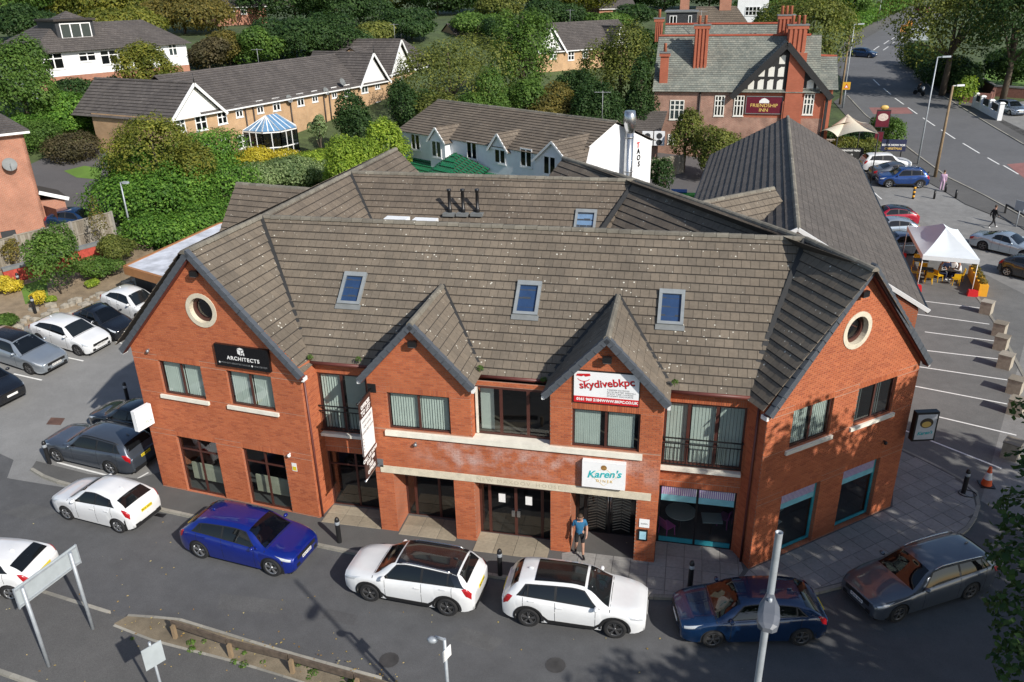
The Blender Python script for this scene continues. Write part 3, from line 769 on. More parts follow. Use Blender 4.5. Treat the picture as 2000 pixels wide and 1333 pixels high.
def verge_row(parent, a, b, mat, out, L=0.34, limit=40):
    """stepped L-shaped verge caps along a gable slope; out points away from the wall"""
    a, b = Vector(a), Vector(b); d = b-a; n = max(1, min(limit, round(d.length/L))); st = d/n; dn = d.normalized()
    out = Vector(out).normalized(); sz = out.cross(dn)
    if sz.z < 0: sz = -sz
    off = OFF.get(parent.name, Vector((0, 0, 0))); one = None; l = st.length
    R = Matrix((out, dn, sz)).transposed().to_4x4()
    hand = R.determinant() > 0
    for i in range(n):
        if one is None:
            m = MB(); m.hexa([(-.16, 0, -.01), (.03, 0, -.01), (.03, l+.04, -.03), (-.16, l+.04, -.03), (-.16, 0, .055), (.03, 0, .055), (.03, l+.04, .028), (-.16, l+.04, .028)])
            m.hexa([(.002, 0, -.17), (.032, 0, -.17), (.032, l+.03, -.17), (.002, l+.03, -.17), (.002, 0, -.012), (.032, 0, -.012), (.032, l+.03, -.03), (.002, l+.03, -.03)])
            ob = one = m.build(name_v, mat, parent, off=Vector((0, 0, 0)))
        else: ob = one.copy(); COL.objects.link(ob)
        MM = R.copy(); MM.translation = a+st*i-off; ob.matrix_local = MM
name_v = 'verge_tile'

B = thing('office_building', 'two-storey red brick office building with brown tiled roof, twin front gables and angled gabled wings', 'building', (-5, 26, 0))
EAVE, RIDGE = 6.42, 10.22
LW = Fr(LWA, LWB); RW = Fr(RWA, RWB); BAY = Fr((-10.1, 22.33), (-0.22, 22.33)); REC = Fr((-12.6, 23.45), (2.6, 23.45))
# gabled wings
def gable_prof(L, ze, za):
    def f(z):
        if z <= ze: return [(0, L)]
        t = (z-ze)/(za-ze)*L/2
        return [(t, L-t)] if t < L/2 else []
    return f
for fr, lows, ups in ((LW, ((1.2, 3.05), (4.2, 6.05)), ((1.13, 3.02), (4.13, 6.02))), (RW, ((1.12, 2.93), (4.05, 5.92)), ((1.12, 2.93), (4.08, 5.97)))):
    L = fr.L; left = fr is LW
    holes = [(a, b, 0.12, 2.65) for a, b in lows]+[(a, b, 4.48, 5.88) for a, b in ups]
    heads = [(a, b, 2.65, 2.87) for a, b in lows]+[(a, b, 5.88, 6.1) for a, b in ups]
    brick_wall(fr, gable_prof(L, EAVE, 10.15), 0.0, 10.15, holes, B, M['brick'], round_hole=(L/2-.05, 8.13, 0.5), heads=heads)
    for a, b in ups:
        reveal(fr, a, b, 4.48, 5.88, 0.16, B)
        if left or a < 2: window(fr, a, b, 4.48, 5.88, 0.08, B, mull=((a+b)/2,), blind=(0.085, 1.0, 0.05) if left else (0.09, 1.0, 0.01))
        else: window(fr, a, b, 4.48, 5.88, 0.08, B, mull=((a+b)/2,), gl=M['glass_dark'], blind=(0.1, 0.45, 0.03), label='brown window with one sash dark and open')
        sill(fr, a-.16, b+.13, 4.46, B)
    for a, b in lows:
        reveal(fr, a, b, 0.12, 2.65, 0.2, B)
        if left:
            w = window(fr, a, b, 0.12, 2.65, 0.1, B, mull=((a+b)/2,), trans=(2.05,), gl=M['glass'])
            lb = MB(); fr.box(lb, a+.05, b-.05, .45, 1.2, -.5, -.44); lb.build('lower_blind', plain('cream_blind', (0.5, 0.48, 0.36), 0.8), w)
        else:
            w = window(fr, a, b, 0.2, 2.65, 0.14, B, mat=M['teal'], fw=0.1)
            st = MB(); n = 26
            for i in range(n): fr.box(st, a+.1+(b-a-.2)*i/n, a+.1+(b-a-.2)*(i+.5)/n, 2.2, 2.56, -.13, -.125)
            st.build('striped_pelmet', plain('pelmet_mauve', (0.3, 0.2, 0.45), 0.6), w)
            st = MB(); fr.box(st, a+.1, b-.1, 2.2, 2.56, -.16, -.135); st.build('pelmet_board', M['white'], w)
            st = MB(); fr.box(st, a+.1, b-.1, 1.98, 2.2, -.16, -.125); st.build('pelmet_band', plain('pelmet_teal', (0.2, 0.5, 0.58), 0.5), w)
    # round window: stone ring, brown frame, pane
    oc = thing('round_window', None, None, parent=B); oc.parent = B; OFF[oc.name] = OFF[B.name]
    uc, zc = L/2-.05, 8.13
    def ringpart(name, r0, r1, d0, d1, mat, n=28):
        m = MB()
        for k in range(n):
            a, b = 2*math.pi*k/n, 2*math.pi*(k+1)/n
            q = lambda r, t, d: fr.p(uc+r*math.cos(t), zc+r*math.sin(t), d)
            m.poly([q(r0, a, d1), q(r1, a, d1), q(r1, b, d1), q(r0, b, d1)]); m.poly([q(r1, a, d1), q(r1, a, d0), q(r1, b, d0), q(r1, b, d1)])
            m.poly([q(r0, b, d1), q(r0, b, d0), q(r0, a, d0), q(r0, a, d1)])
        return m.build(name, mat, oc)
    ringpart('stone_ring', .475, .64, -.25, .03, M['stone']); ringpart('frame', .36, .477, -.3, -.16, M['brown'])
    m = MB(); m.poly([fr.p(uc+.37*math.cos(2*math.pi*k/24), zc+.37*math.sin(2*math.pi*k/24), -.22) for k in range(24)]); m.build('pane', M['glass_dark'], oc)
# return walls of the wings towards the recess
lr = Fr((LWB.x, LWB.y), (-12.5, 23.6)); brick_wall(lr, lambda z: [(0, lr.L)], 0, EAVE, [], B, M['brick'])
rr = Fr((2.35, 23.62), (RWA.x, RWA.y)); brick_wall(rr, lambda z: [(0, rr.L)], 0, EAVE, [], B, M['brick'])
# the projecting bay
def bay_prof(z):
    if z < 4.33: return [(0, 9.88)]
    if z < 6.5: return [(0, 3.62), (6.28, 9.88)]
    t = (z-6.5)/1.88*1.81
    return [(t, 3.62-t), (6.28+t, 9.88-t)] if t < 1.8 else []
OPEN = ((.65, 2.87), (3.62, 6.29), (6.99, 9.19))
holes = [(a, b, 0, 2.64) for a, b in OPEN]+[(.68, 2.88, 4.45, 5.86), (7.0, 9.18, 4.45, 5.86), (.2, 9.65, 2.64, 2.92), (0.53, 9.3, 4.21, 4.4)]
brick_wall(BAY, bay_prof, 0, 8.38, holes, B, M['brick_bay'], heads=[(.68, 2.88, 5.86, 6.08), (7.0, 9.18, 5.86, 6.08)])
m = MB(); BAY.box(m, .2, 3.3, 2.64, 2.92, -.1, .035); BAY.box(m, 3.303, 6.8, 2.64, 2.92, -.1, .035); BAY.box(m, 6.803, 9.65, 2.64, 2.92, -.1, .035)
lint = m.build('stone_lintel', M['stone'], B)
M['engraved'] = plain('engraved_letters', (0.45, 0.39, 0.29), 0.9, var=0)
for s, u in (('NEW', 4.0), ('MAXDOV', 5.02), ('HOUSE', 6.22)): text(BAY, s, u, 2.78, 0.2, M['engraved'], lint, d=0.036, ext=0.002, sx=1.15, sp=1.3)
m = MB(); BAY.box(m, .53, 9.3, 4.21, 4.4, -.1, .1); m.build('string_course', M['stone_white'], B)
m = MB(); m.box(-6.52, -3.8, 22.4, 23.0, 4.2, 4.36); m.build('balcony_floor', M['stone_white'], B)
for u0, u1 in ((.68, 2.88), (7.0, 9.18)):
    reveal(BAY, u0, u1, 4.45, 5.86, .14, B)
    window(BAY, u0, u1, 4.45, 5.86, .07, B, mull=((u0+u1)/2,), blind=(0.09, 1.0, 0.045) if u0 < 2 else (0.06, .82, 0.004))
# sides of the bay and of its pillars
for x, dr, z0, z1 in ((-10.1, 1, 0, 6.5), (-6.48, -1, 4.33, 6.5), (-3.82, 1, 4.33, 6.5), (-0.22, -1, 0, 6.5)):
    f = Fr((x, 23.5), (x, 22.33)) if dr > 0 else Fr((x, 22.33), (x, 23.5))
    brick_wall(f, lambda z: [(0, 1.17)], z0, z1, [], B, M['brick'])
for (a, b), dep in zip(OPEN, (1.1, .58, 1.35)):
    reveal(BAY, a, b, .03, 2.64, dep, B, floor=False)
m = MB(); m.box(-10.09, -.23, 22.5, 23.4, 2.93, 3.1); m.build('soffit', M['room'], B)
DOORW = M['brown']
f1 = Fr((-10.1, 23.42), (0, 23.42))
window(f1, .65, 2.87, .05, 2.64, 0, B, mull=(1.02, 1.95), gl=M['glass_dark'], name='door', fw=.07)
f2 = Fr((-10.1, 22.9), (0, 22.9))
w = window(f2, 3.63, 6.28, .05, 2.64, 0, B, mull=(4.0, 4.95, 5.9), trans=(2.2,), gl=M['glass_dark'], name='door', fw=.08)
for u in (4.45, 5.42):
    m = MB(); f2.box(m, u-.12, u+.12, 1.5, 1.85, .0, .01); m.build('paper_notice', M['white'], w)
for u in (4.86, 5.05):
    m = MB(); f2.box(m, u-.06, u+.06, .95, 1.2, .01, .05); m.build('door_plate', M['steel'], w)
M['rug'] = plain('door_mat', (0.3, 0.22, 0.09), 0.9)
m = MB(); m.box(-6.3, -4.1, 23.05, 24.6, .06, .075); m.build('entrance_mat', M['rug'], B)
f3 = Fr((-10.1, 23.62), (0, 23.62))
w = window(f3, 7.0, 9.18, .05, 2.64, 0, B, mull=(7.35, 8.2), gl=M['glass_dark'], name='door', mat=M['black'], fw=.08)
for c in (7.78, 8.66):
    m = MB(); st = MB()
    f3.box(st, c-.34, c+.3, .2, 2.5, -.06, -.045)
    for i in range(19):
        for s in (-1, 1):
            for h in (-1, 1):
                u0 = c-.02+h*.16; z = .26+i*.118
                m.poly([f3.p(u0-.15, z+(.11 if s*h > 0 else 0), -.02), f3.p(u0+.15, z+(0 if s*h > 0 else .11), -.02), f3.p(u0+.15, z+(0 if s*h > 0 else .11)+.035, -.02), f3.p(u0-.15, z+(.11 if s*h > 0 else 0)+.035, -.02)]) if s > 0 else None
    st.build('door_leaf', plain('door_leaf', (0.05, 0.06, 0.055), .4), w); m.build('chevron_inlay', plain('chevron', (0.27, 0.28, 0.23), .5), w)
m = MB(); m.tube([f3.p(8.16, .8, .06), f3.p(8.16, 1.9, .06)], .015); m.tube([f3.p(8.25, .8, .06), f3.p(8.25, 1.9, .06)], .015); m.build('pull_handle', M['steel'], w)
# recessed bays left and right and the balcony doors
rec_prof = lambda z: [(0, 2.55), (12.35, 15.05)]
rh = [(.1, 2.52, .08, 2.53), (.08, 2.5, 3.42, 5.8), (12.4, 14.98, .12, 2.53), (12.4, 15.02, 3.42, 5.8)]
brick_wall(REC, rec_prof, 0, 6.36, rh, B, M['brick'], heads=[(.1, 2.5, 2.53, 2.75), (12.4, 15.0, 2.53, 2.75), (.08, 2.5, 5.8, 6.02), (12.4, 15.02, 5.8, 6.02)])
for a, b, z0, z1 in ((.1, 2.52, .08, 2.53), (12.4, 14.98, .12, 2.53), (.08, 2.5, 3.42, 5.8), (12.4, 15.02, 3.42, 5.8)): reveal(REC, a, b, z0, z1, .15, B)
window(REC, .1, 2.52, .08, 2.53, .06, B, mull=(1.2, 2.1), trans=(1.95,), gl=M['glass_dark'])
window(REC, .08, 2.5, 3.42, 5.8, .06, B, mull=(1.0, 1.95), blind=(0.1, 1.0, 0.07), gl=M['glass'], name='balcony_door', fw=.08)
MID = Fr((-6.48, 22.72), (-3.82, 22.72))
brick_wall(MID, lambda z: [(0, 2.66)], 6.2, 6.4, [], B, M['brick'])
window(MID, .02, 2.64, 4.37, 6.2, 0, B, mull=(.93, 1.85), gl=M['glass'], name='balcony_door', fw=.08)
m = MB(); MID.box(m, .06, .14, 4.4, 6.15, .0, .04); m.build('pale_post', M['stone_white'], B); m = MB(); MID.box(m, .16, .62, 4.4, 6.1, -.3, -.29); m.build('window_backing', M['blind'], B)  # pale fabric curtain behind the door glass
m = MB(); m.poly([(-6.48, 22.9, 4.37), (-3.82, 22.9, 4.37), (-3.82, 25.6, 4.37), (-6.48, 25.6, 4.37)]); m.build('floor_slab', M['floor_in'], B)
window(REC, 12.4, 15.02, 3.42, 5.8, .06, B, mull=(13.2, 14.1), blind=(0.11, .88, 0.012), name='balcony_door', fw=.08)
w = window(REC, 12.4, 14.98, .12, 2.53, .06, B, mat=M['black'], mull=(13.7,), fw=.05)
for a, b in ((12.48, 13.66), (13.74, 14.92)):
    st = MB(); n = 17
    for i in range(n): REC.box(st, a+(b-a)*i/n, a+(b-a)*(i+.5)/n, 2.15, 2.46, -.07, -.06)
    st.build('striped_pelmet', plain('pelmet_mauve', (0.3, 0.2, 0.45), 0.6), w)
    st = MB(); REC.box(st, a, b, 2.15, 2.46, -.1, -.075); st.build('pelmet_board', M['white'], w)
    st = MB(); REC.box(st, a, b, 1.9, 2.15, -.1, -.06); st.build('pelmet_band', plain('pelmet_teal', (0.2, 0.5, 0.58), 0.5), w)
    st = MB(); REC.box(st, a, b, .17, .35, -.1, -.06); st.build('kick_panel', M['teal'], w)
for u0, u1 in ((.02, 2.5), (12.38, 15.0)):
    rl = MB(); REC.box(rl, u0, u1, 4.5, 4.54, .1, .14); REC.box(rl, u0, u1, 4.3, 4.33, .105, .135); REC.box(rl, u0, u1, 3.5, 3.54, .1, .14)
    for u in (u0+.02, u1-.06): REC.box(rl, u, u+.04, 4.44, 4.48, -.05, .1)
    ro = rl.build('balcony_railing', M['black'], B)
    n = 20
    for i in range(n+1):
        u = u0+.03+(u1-u0-.06)*i/n; bm = MB(); REC.box(bm, u-.009, u+.009, 3.54, 4.3, .11, .128); bm.build('baluster', M['black'], ro)
    sill(REC, u0, u1, 3.4, B, h=.12, d=.2)
# downpipes and gutters
def dpipe(x, y, z0, z1, parent, mat=None, r=.04, name='downpipe'):
    m = MB(); m.tube([(x, y, z0), (x, y, z1)], r); return m.build(name, mat or M['fascia'], parent)
q = lr.p(.12, 0, .06); dpipe(q.x, q.y, .1, 6.1, B); q = rr.p(.75, 0, .06); dpipe(q.x, q.y, .1, 6.1, B)
def gutter(a, b, parent, mat=None, r=.065):
    m = MB(); m.tube([a, b], r, n=8); return m.build('gutter', mat or M['fascia'], parent)
gutter((-12.75, 23.2, 6.3), (-10.3, 23.2, 6.3), B); gutter((-6.5, 23.2, 6.3), (-3.85, 23.2, 6.3), B); gutter((-.1, 23.2, 6.3), (2.55, 23.2, 6.3), B)
# plain outer walls that close the building
m = MB()
def wallq(m, a, b, z0, z1): m.poly([(a[0], a[1], z0), (b[0], b[1], z0), (b[0], b[1], z1), (a[0], a[1], z1)])
for a, b in (((-19.3, 42), (-19.84, 23.34)), ((8.31, 27.22), (-2, 41)), ((-12.4, 41), (-19.3, 42)), ((-2, 41), (-6, 42)), ((-12.4, 33.5), (-12.4, 41)), ((-5, 35), (-12.4, 33.5))): wallq(m, a, b, 0, 6.35)
m.build('outer_wall', M['brick_plain'], B, uv=True)
# rooms behind the glass
m = MB(); fl = [(-19.5, 23.6), (-12.75, 22.8), (-12.5, 23.7), (2.5, 23.7), (2.95, 23.0), (8.0, 27.3), (4, 32), (-16, 32)]
m.poly([(x, y, .055) for x, y in fl]); m.poly([(x, y, 3.05) for x, y in fl]); m.poly([(x, y, 3.35) for x, y in fl])
m.build('floor_slab', M['floor_in'], B)
m = MB(); bk = [(-19.3, 27), (-12.6, 26.2), (-12.6, 27.2), (2.2, 27.2), (2.6, 26.4), (6.6, 29.5)]
for a, b in zip(bk[:-1], bk[1:]):
    for z0, z1 in ((.06, 3.04), (3.36, 6.3)): wallq(m, a, b, z0, z1)
for p in ((-12.7, 23.0, -12.7, 27), (-10.0, 23.7, -10.0, 27), (-.3, 23.7, -.3, 27), (2.5, 23.8, 2.5, 27)): wallq(m, p[:2], p[2:], .06, 3.04)
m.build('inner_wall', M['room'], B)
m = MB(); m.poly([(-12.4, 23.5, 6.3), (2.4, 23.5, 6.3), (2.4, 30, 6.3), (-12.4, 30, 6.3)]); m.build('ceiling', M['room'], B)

# ---------------------------------------------------------------- roofs
L0, L1, L2, L3 = Vector((-16.42, 22.72, 10.3)), Vector((-16.2, 27.68, RIDGE)), Vector((-15.92, 35.85, RIDGE)), Vector((-15.78, 41.9, RIDGE))
R0, R1, R2, R3 = Vector((5.72, 24.42, 10.3)), Vector((4.08, 27.7, RIDGE)), Vector((-2.25, 35.83, RIDGE)), Vector((-6.26, 40.5, RIDGE))
EY, EZ = 23.2, 6.3
roof = B
front = tile_slope(roof, [(-13.0, EY, EZ), (2.6, EY, EZ), tuple(R1), tuple(L1)], (1, 0, 0), M['tile'], single=300)
tile_slope(roof, [L1, R1, (3.0, 31.9, 6.4), (-15, 31.9, 6.4)], (1, 0, 0), M['tile_b'])
# left wing: inner slope to the valley, then on to the rear range; outer slope
eL0 = Vector((-12.5, 22.28, 6.22)); eL1 = Vector((-12.45, 23.6, 6.22))
tile_slope(roof, [eL0, eL1, L1+Vector((.12, .1, -.1)), L1, L0], L1-L0, M['tile'])
off3 = Vector((3.85, -.1, -3.9))
tile_slope(roof, [L1, L1+off3, L2+off3, L3+off3, L3], L3-L1, M['tile_b'])
tile_slope(roof, [L0, L3, L3-Vector((3.95, -.1, 3.95)), L0-Vector((3.75, -.42, 4.05))], L3-L0, M['tile_b'])
# right wing
eR0 = Vector((2.83, 22.42, 6.22)); eR1 = Vector((2.2, 23.4, 6.22))
tile_slope(roof, [eR0, R0, R1, R1+Vector((-.12, 0, -.1)), eR1], R1-R0, M['tile'])
d = (R3-R1).normalized(); pn = Vector((-d.y, d.x, 0))
tile_slope(roof, [R1, R3, R3+pn*3.9+Vector((0, 0, -3.9)), R1+pn*3.9+Vector((0, 0, -3.9))], R3-R1, M['tile_b'])
tile_slope(roof, [R0, Vector((8.55, 27.2, 6.3)), R3-pn*3.8+Vector((0, 0, -3.9)), R3], R3-R0, M['tile_b'])
# rear range and its two end gables, cross wings left and right
tile_slope(roof, [L2, R2, (0.6, 31.4, 6.3), (-15.2, 31.4, 6.3)], (1, 0, 0), M['tile_b'])
tile_slope(roof, [L2, R2, (-3, 40, 6.4), (-15.5, 40, 6.4)], (1, 0, 0), M['tile_b'])
cz = 9.3; c0, c1 = G(462, 357, cz), G(640, 371, cz)
tile_slope(roof, [c0, c1, c1+Vector((0.3, -3.3, -2.9)), c0+Vector((0.0, -3.3, -2.9))], c1-c0, M['tile_b'])
tile_slope(roof, [c0, c1, c1+Vector((0, 3.3, -2.9)), c0+Vector((0, 3.3, -2.9))], c1-c0, M['tile_b'])
cap_row(roof, c0, c1, M['ridge_cap'], 'ridge_tile')
wl = MB(); wl.poly([c0+Vector((.1, -3.1, -2.75)), c0+Vector((.1, -.1, -.1)), c0+Vector((.1, 3.1, -2.75)), (c0.x+.1, c0.y+3.1, 0), (c0.x+.1, c0.y-3.1, 0)]); wl.build('gable_wall', M['brick_plain'], B, uv=True)
k0, k1 = G(1372, 394, 9.3), G(1511, 366, 9.3); kd = (k1-k0).normalized(); kn = Vector((kd.y, -kd.x, 0))
tile_slope(roof, [k0, k1, k1+kn*3.6+Vector((0, 0, -3.3)), k0+kn*3.6+Vector((0, 0, -3.3))], kd, M['tile'])
tile_slope(roof, [k0, k1, k1-kn*3.6+Vector((0, 0, -3.3)), k0-kn*3.6+Vector((0, 0, -3.3))], kd, M['tile_b'])
cap_row(roof, k0, k1, M['ridge_cap'], 'ridge_tile')
# dormer gables over the bay
for xc, hw in ((-8.32, 1.98), (-2.04, 1.98)):
    yf = 22.08; zr = 8.52; ze = 6.38; yb = 25.72; yv = 23.35
    for s in (-1, 1):
        tile_slope(roof, [(xc, yf, zr), (xc, yb+.05, zr), (xc+s*hw, yv, ze), (xc+s*hw, yf, ze)], (0, 1, 0), M['tile'], tw=.3)
        m = MB(); m.bar((xc, yb, zr+.03), (xc+s*hw, yv-.02, ze+.04), .16, .03, up=(0, -.66, .75)); m.build('valley_lead', M['lead'], roof)
        verge_row(roof, (xc+s*(hw+.02), yf, ze), (xc, yf, zr+.02), M['verge_cap'], (0, -1, 0))
        m = MB(); m.bar((xc+s*(hw-.02), yf+.14, ze-.12), (xc, yf+.14, zr-.14), .16, .05, up=(0, -1, 0)); m.build('bargeboard', M['fascia'], roof)
        m = MB(); m.box(xc+s*hw-.05, xc+s*hw+.05, yf+.02, yf+.3, ze-.17, ze-.05); m.build('gutter_end', M['white'], roof)
    cap_row(roof, (xc, yf-.02, zr+.05), (xc, yb-.1, zr+.05), M['ridge_cap'], 'ridge_tile', r=.11)
# ridge caps, valleys, verges
for a, b in ((L0+Vector((0, -.05, 0)), L1), (L1, L2), (L2, L3), (L1, R1), (R0, R1), (R1, R2), (R2, R3), (L2, R2)):
    cap_row(roof, a+Vector((0, 0, .05)), b+Vector((0, 0, .05)), M['ridge_cap'], 'ridge_tile')
for a, b in ((L1, (-12.6, EY+.12, EZ+.06)), (R1, (2.3, EY+.12, EZ+.06)), (L2, (-12.3, 31.6, 6.4)), (R2, (-5, 31.0, 6.4))):
    m = MB(); m.bar(Vector(a)+Vector((0, -.1, .03)), b, .2, .045, up=(0, -.6, .8)); m.build('valley_lead', M['lead'], roof)
for fr, ap, s0, s1 in ((LW, L0, (-.3, 6.22), (7.45, 6.18)), (RW, R0, (-.2, 6.18), (7.3, 6.2))):
    nn = Vector((fr.n.x, fr.n.y, 0))
    apx = fr.p(fr.L/2-.02, 10.36, .24)
    for u, z in (s0, s1):
        verge_row(roof, fr.p(u, z, .24), apx, M['verge_cap'], nn)
        m = MB(); a = fr.p(u, z-.14, .1); b = apx+Vector((0, 0, -.2))-nn*.14; m.bar(a, b, .2, .14, up=(0, 0, 1)); m.build('bargeboard', M['fascia'], roof)
        m = MB(); fr.box(m, u-.05, u+.05, z-.2, z-.06, -.05, .2); m.build('gutter_end', M['white'], roof)
# roof windows
fn = Vector((0, -(RIDGE-EZ), 27.69-EY)).normalized(); fu = Vector((0, 27.69-EY, RIDGE-EZ)).normalized()
def roof_light(c, e, up, n, parent, w=.86, h=1.32, gl=None, openn=0.0):
    off = OFF[parent.name]; c = Vector(c)
    Q = lambda a, b, d: c+e*a+up*b+n*d
    def bx(m, a0, a1, b0, b1, d0, d1): m.hexa([Q(a, b, d0) for a, b in ((a0, b0), (a1, b0), (a1, b1), (a0, b1))]+[Q(a, b, d1) for a, b in ((a0, b0), (a1, b0), (a1, b1), (a0, b1))])
    m = MB(); f = .11
    bx(m, -w/2, w/2, -h/2, -h/2+f, .0, .12); bx(m, -w/2, w/2, h/2-f*1.6, h/2, .0, .13); bx(m, -w/2, -w/2+f, -h/2+f, h/2-f*1.6, 0, .12); bx(m, w/2-f, w/2, -h/2+f, h/2-f*1.6, 0, .12)
    o = m.build('roof_window', M['rl_frame'], parent)
    m = MB(); bx(m, -w/2-.05, w/2+.05, -h/2-.2, -h/2, .02, .06); m.build('flashing', M['rl_flash'], o)
    m = MB(); m.poly([Q(-w/2+f, -h/2+f, .085), Q(w/2-f, -h/2+f, .085), Q(w/2-f, h/2-f*1.6, .085), Q(-w/2+f, h/2-f*1.6, .085)]); m.build('pane', gl or M['rl_glass'], o)
    m = MB(); bx(m, -w/2+f, w/2-f, -h/2+f, h/2-f*1.6, .02, .03); m.build('blind', M['rl_blue'], o)
    return o
M['rl_frame'] = plain('roof_window_frame', (0.22, 0.24, 0.25), 0.5, var=0.12); M['rl_flash'] = plain('roof_window_flashing', (0.17, 0.18, 0.18), 0.6)
M['rl_glass'] = glass('roof_window_glass', (0.6, 0.7, 0.85)); M['rl_blue'] = plain('roof_window_blind', (0.06, 0.1, 0.165), .6)
M['rl_pale'] = plain('pale_blind', (0.42, 0.5, 0.53), .5)
def on_front(u, v):                       # point of the front slope along a line of sight
    d_ = ray(u, v); p0 = Vector((0, EY, EZ)); t = (p0-Vector((0, 0, CAM_H))).dot(fn)/d_.dot(fn); return Vector((0, 0, CAM_H))+d_*t
for u, v in ((689, 565), (1031, 584), (1311, 602)): roof_light(on_front(u, v), Vector((1, 0, 0)), fu, fn, roof)
rn = Vector((0, -3.92, 4.45)).normalized(); ru = Vector((0, 4.45, 3.92)).normalized()
def on_rear(u, v):
    d_ = ray(u, v); p0 = L2; t = (p0-Vector((0, 0, CAM_H))).dot(rn)/d_.dot(rn); return Vector((0, 0, CAM_H))+d_*t
ro = roof_light(on_rear(1143, 436), Vector((1, 0, 0)), ru, rn, roof, w=.95, h=1.3)
for c in ro.children:
    if c.name.startswith('blind'): c.data.materials[0] = M['rl_pale']
for u in (879, 905, 933):
    p = on_rear(u, 417); m = MB(); m.tube([p, p+Vector((0, 0, .25)), p+Vector((0, 0, .27)), p+Vector((0, 0, 1.0)), p+Vector((0, 0, 1.02)), p+Vector((0, 0, 1.12))], [.1, .1, .075, .075, .1, .1], n=10)
    v = m.build('vent_pipe', M['black'], roof); m = MB(); m.box(p.x-.28, p.x+.28, p.y-.3, p.y+.15, p.z-.08, p.z+.05); m.build('flashing', M['rl_flash'], v)
for u0, u1, v in ((751, 795, 427), (806, 851, 430)):
    a, b = G(u0, v, 10.25), G(u1, v, 10.25); y = 29.6
    a, b = VP(u0, v, (-30, y), (30, y)), VP(u1, v, (-30, y), (30, y)); m = MB(); m.box(a.x, b.x, y-.2, y+.35, a.z-1.6, a.z+.02); m.build('vent_box', M['white'], roof)
# lamps and sensors on the walls, small plants in the valleys
for fr, u, z in ((LW, 3.7, 9.55), (BAY, 1.8, 7.8), (BAY, 8.08, 7.75), (RW, 3.3, 9.45)):
    t = thing('floodlight', None, None); t.parent = B; OFF[t.name] = OFF[B.name]
    m = MB(); fr.box(m, u-.14, u+.14, z-.08, z+.1, .12, .26); m.build('lamp_housing', M['black'], t)
    m = MB(); fr.box(m, u-.03, u+.03, z+.02, z+.06, 0, .12); m.build('bracket', M['black'], t)
    m = MB(); fr.box(m, u-.11, u+.11, z-.1, z-.081, .13, .25); m.build('lens', M['grey_metal'], t)
for fr, u, z, mt in ((LW, .85, 6.25, 'grey_metal'), (LW, 6.35, 2.75, 'white'), (BAY, 1.6, 3.95, 'grey_metal'), (RW, 5.9, 3.3, 'black')):
    m = MB(); p = fr.p(u, z, .1); m.ball(p, .07); m.bar(fr.p(u, z+.05, 0), fr.p(u, z+.02, .1), .04, .04); m.build('wall_camera', M[mt], B)
m = MB(); LW.box(m, 6.35, 6.55, 2.05, 2.4, .012, .02); no = m.build('safety_notice', M['white'], B)
m = MB(); LW.box(m, 6.37, 6.53, 2.08, 2.25, .02, .024); m.build('yellow_panel', plain('notice_yellow', (.7, .55, .03), .5), no)

# ---------------------------------------------------------------- signs on the building (each is a thing of its own)
def sign_board(name, label, fr, u0, u1, z0, z1, d, mat, cat='sign', th=.08):
    t = thing(name, label, cat, fr.p((u0+u1)/2, z0, 0)); m = MB(); fr.box(m, u0, u1, z0, z1, d-th, d); m.build('board', mat, t); return t
s = sign_board('shop_sign', 'black sign with white cube emblem and the word ARCHITECTS on the left gable', LW, 3.93, 6.15, 6.12, 6.97, .13, M['black_gloss'], th=.11)
text(LW, 'ARCHITECTS', 5.08, 6.48, .2, M['white'], s, d=.132, bold=.004, sp=1.2)
text(LW, 'WWW.BTH-ARCHITECTS.CO.UK', 4.72, 6.27, .085, M['grey_metal'], s, d=.132); text(LW, '0161 928 7529', 5.78, 6.27, .085, M['grey_metal'], s, d=.132)
for u in (4.06, 5.42):
    m = MB(); m.poly([LW.p(u+.035*math.cos(k*.6), 6.27+.035*math.sin(k*.6), .134) for k in range(11)][::-1]); m.build('bullet', M['white'], s)
m = MB(); c = (5.02, 6.73)
for q in (((0, .1), (.13, .16), (.0, .2), (-.13, .15)), ((-.13, .13), (-.01, .08), (-.01, -.1), (-.13, -.04)), ((.02, .08), (.13, .13), (.13, .04), (.02, -.01)), ((.02, -.03), (.07, -.01), (.07, -.07), (.02, -.1)), ((.09, .0), (.14, .02), (.15, -.09), (.1, -.09))):
    m.poly([LW.p(c[0]+a, c[1]+b, .133) for a, b in q])
m.build('cube_emblem', M['white'], s, fix=True)
s = sign_board('shop_sign', 'white and red skydivebkpc sign under the right front gable', BAY, 7.02, 9.12, 6.12, 7.27, .05, M['black'], th=.05)
m = MB(); BAY.box(m, 7.05, 9.09, 6.15, 7.24, .05, .056); m.build('panel', M['white_sign'], s)
m = MB(); BAY.box(m, 7.05, 9.09, 6.15, 6.37, .056, .06); m.build('red_band', M['red'], s)
text(BAY, '0161 960 2184', 7.53, 6.26, .13, M['white'], s, d=.062, bold=.006); text(BAY, 'WWW.BKPC.CO.UK', 8.5, 6.26, .125, M['white'], s, d=.062, bold=.006)
text(BAY, 'skydivebkpc', 8.085, 6.855, .36, M['black'], s, d=.058, tilt=.14, bold=.008, ext=.001); text(BAY, 'skydivebkpc', 8.075, 6.87, .36, M['red'], s, d=.061, tilt=.14, bold=.004, ext=.001)
for i, t in enumerate(('TANDEM SKYDIVES', 'ACCELERATED FREEFALL', 'STATIC LINE COURSES', 'STUDENT DISCOUNTS')): text(BAY, t, 8.1, 6.66-i*.072, .072, M['grey_text'], s, d=.058, align='LEFT', sp=1.15)
m = MB()
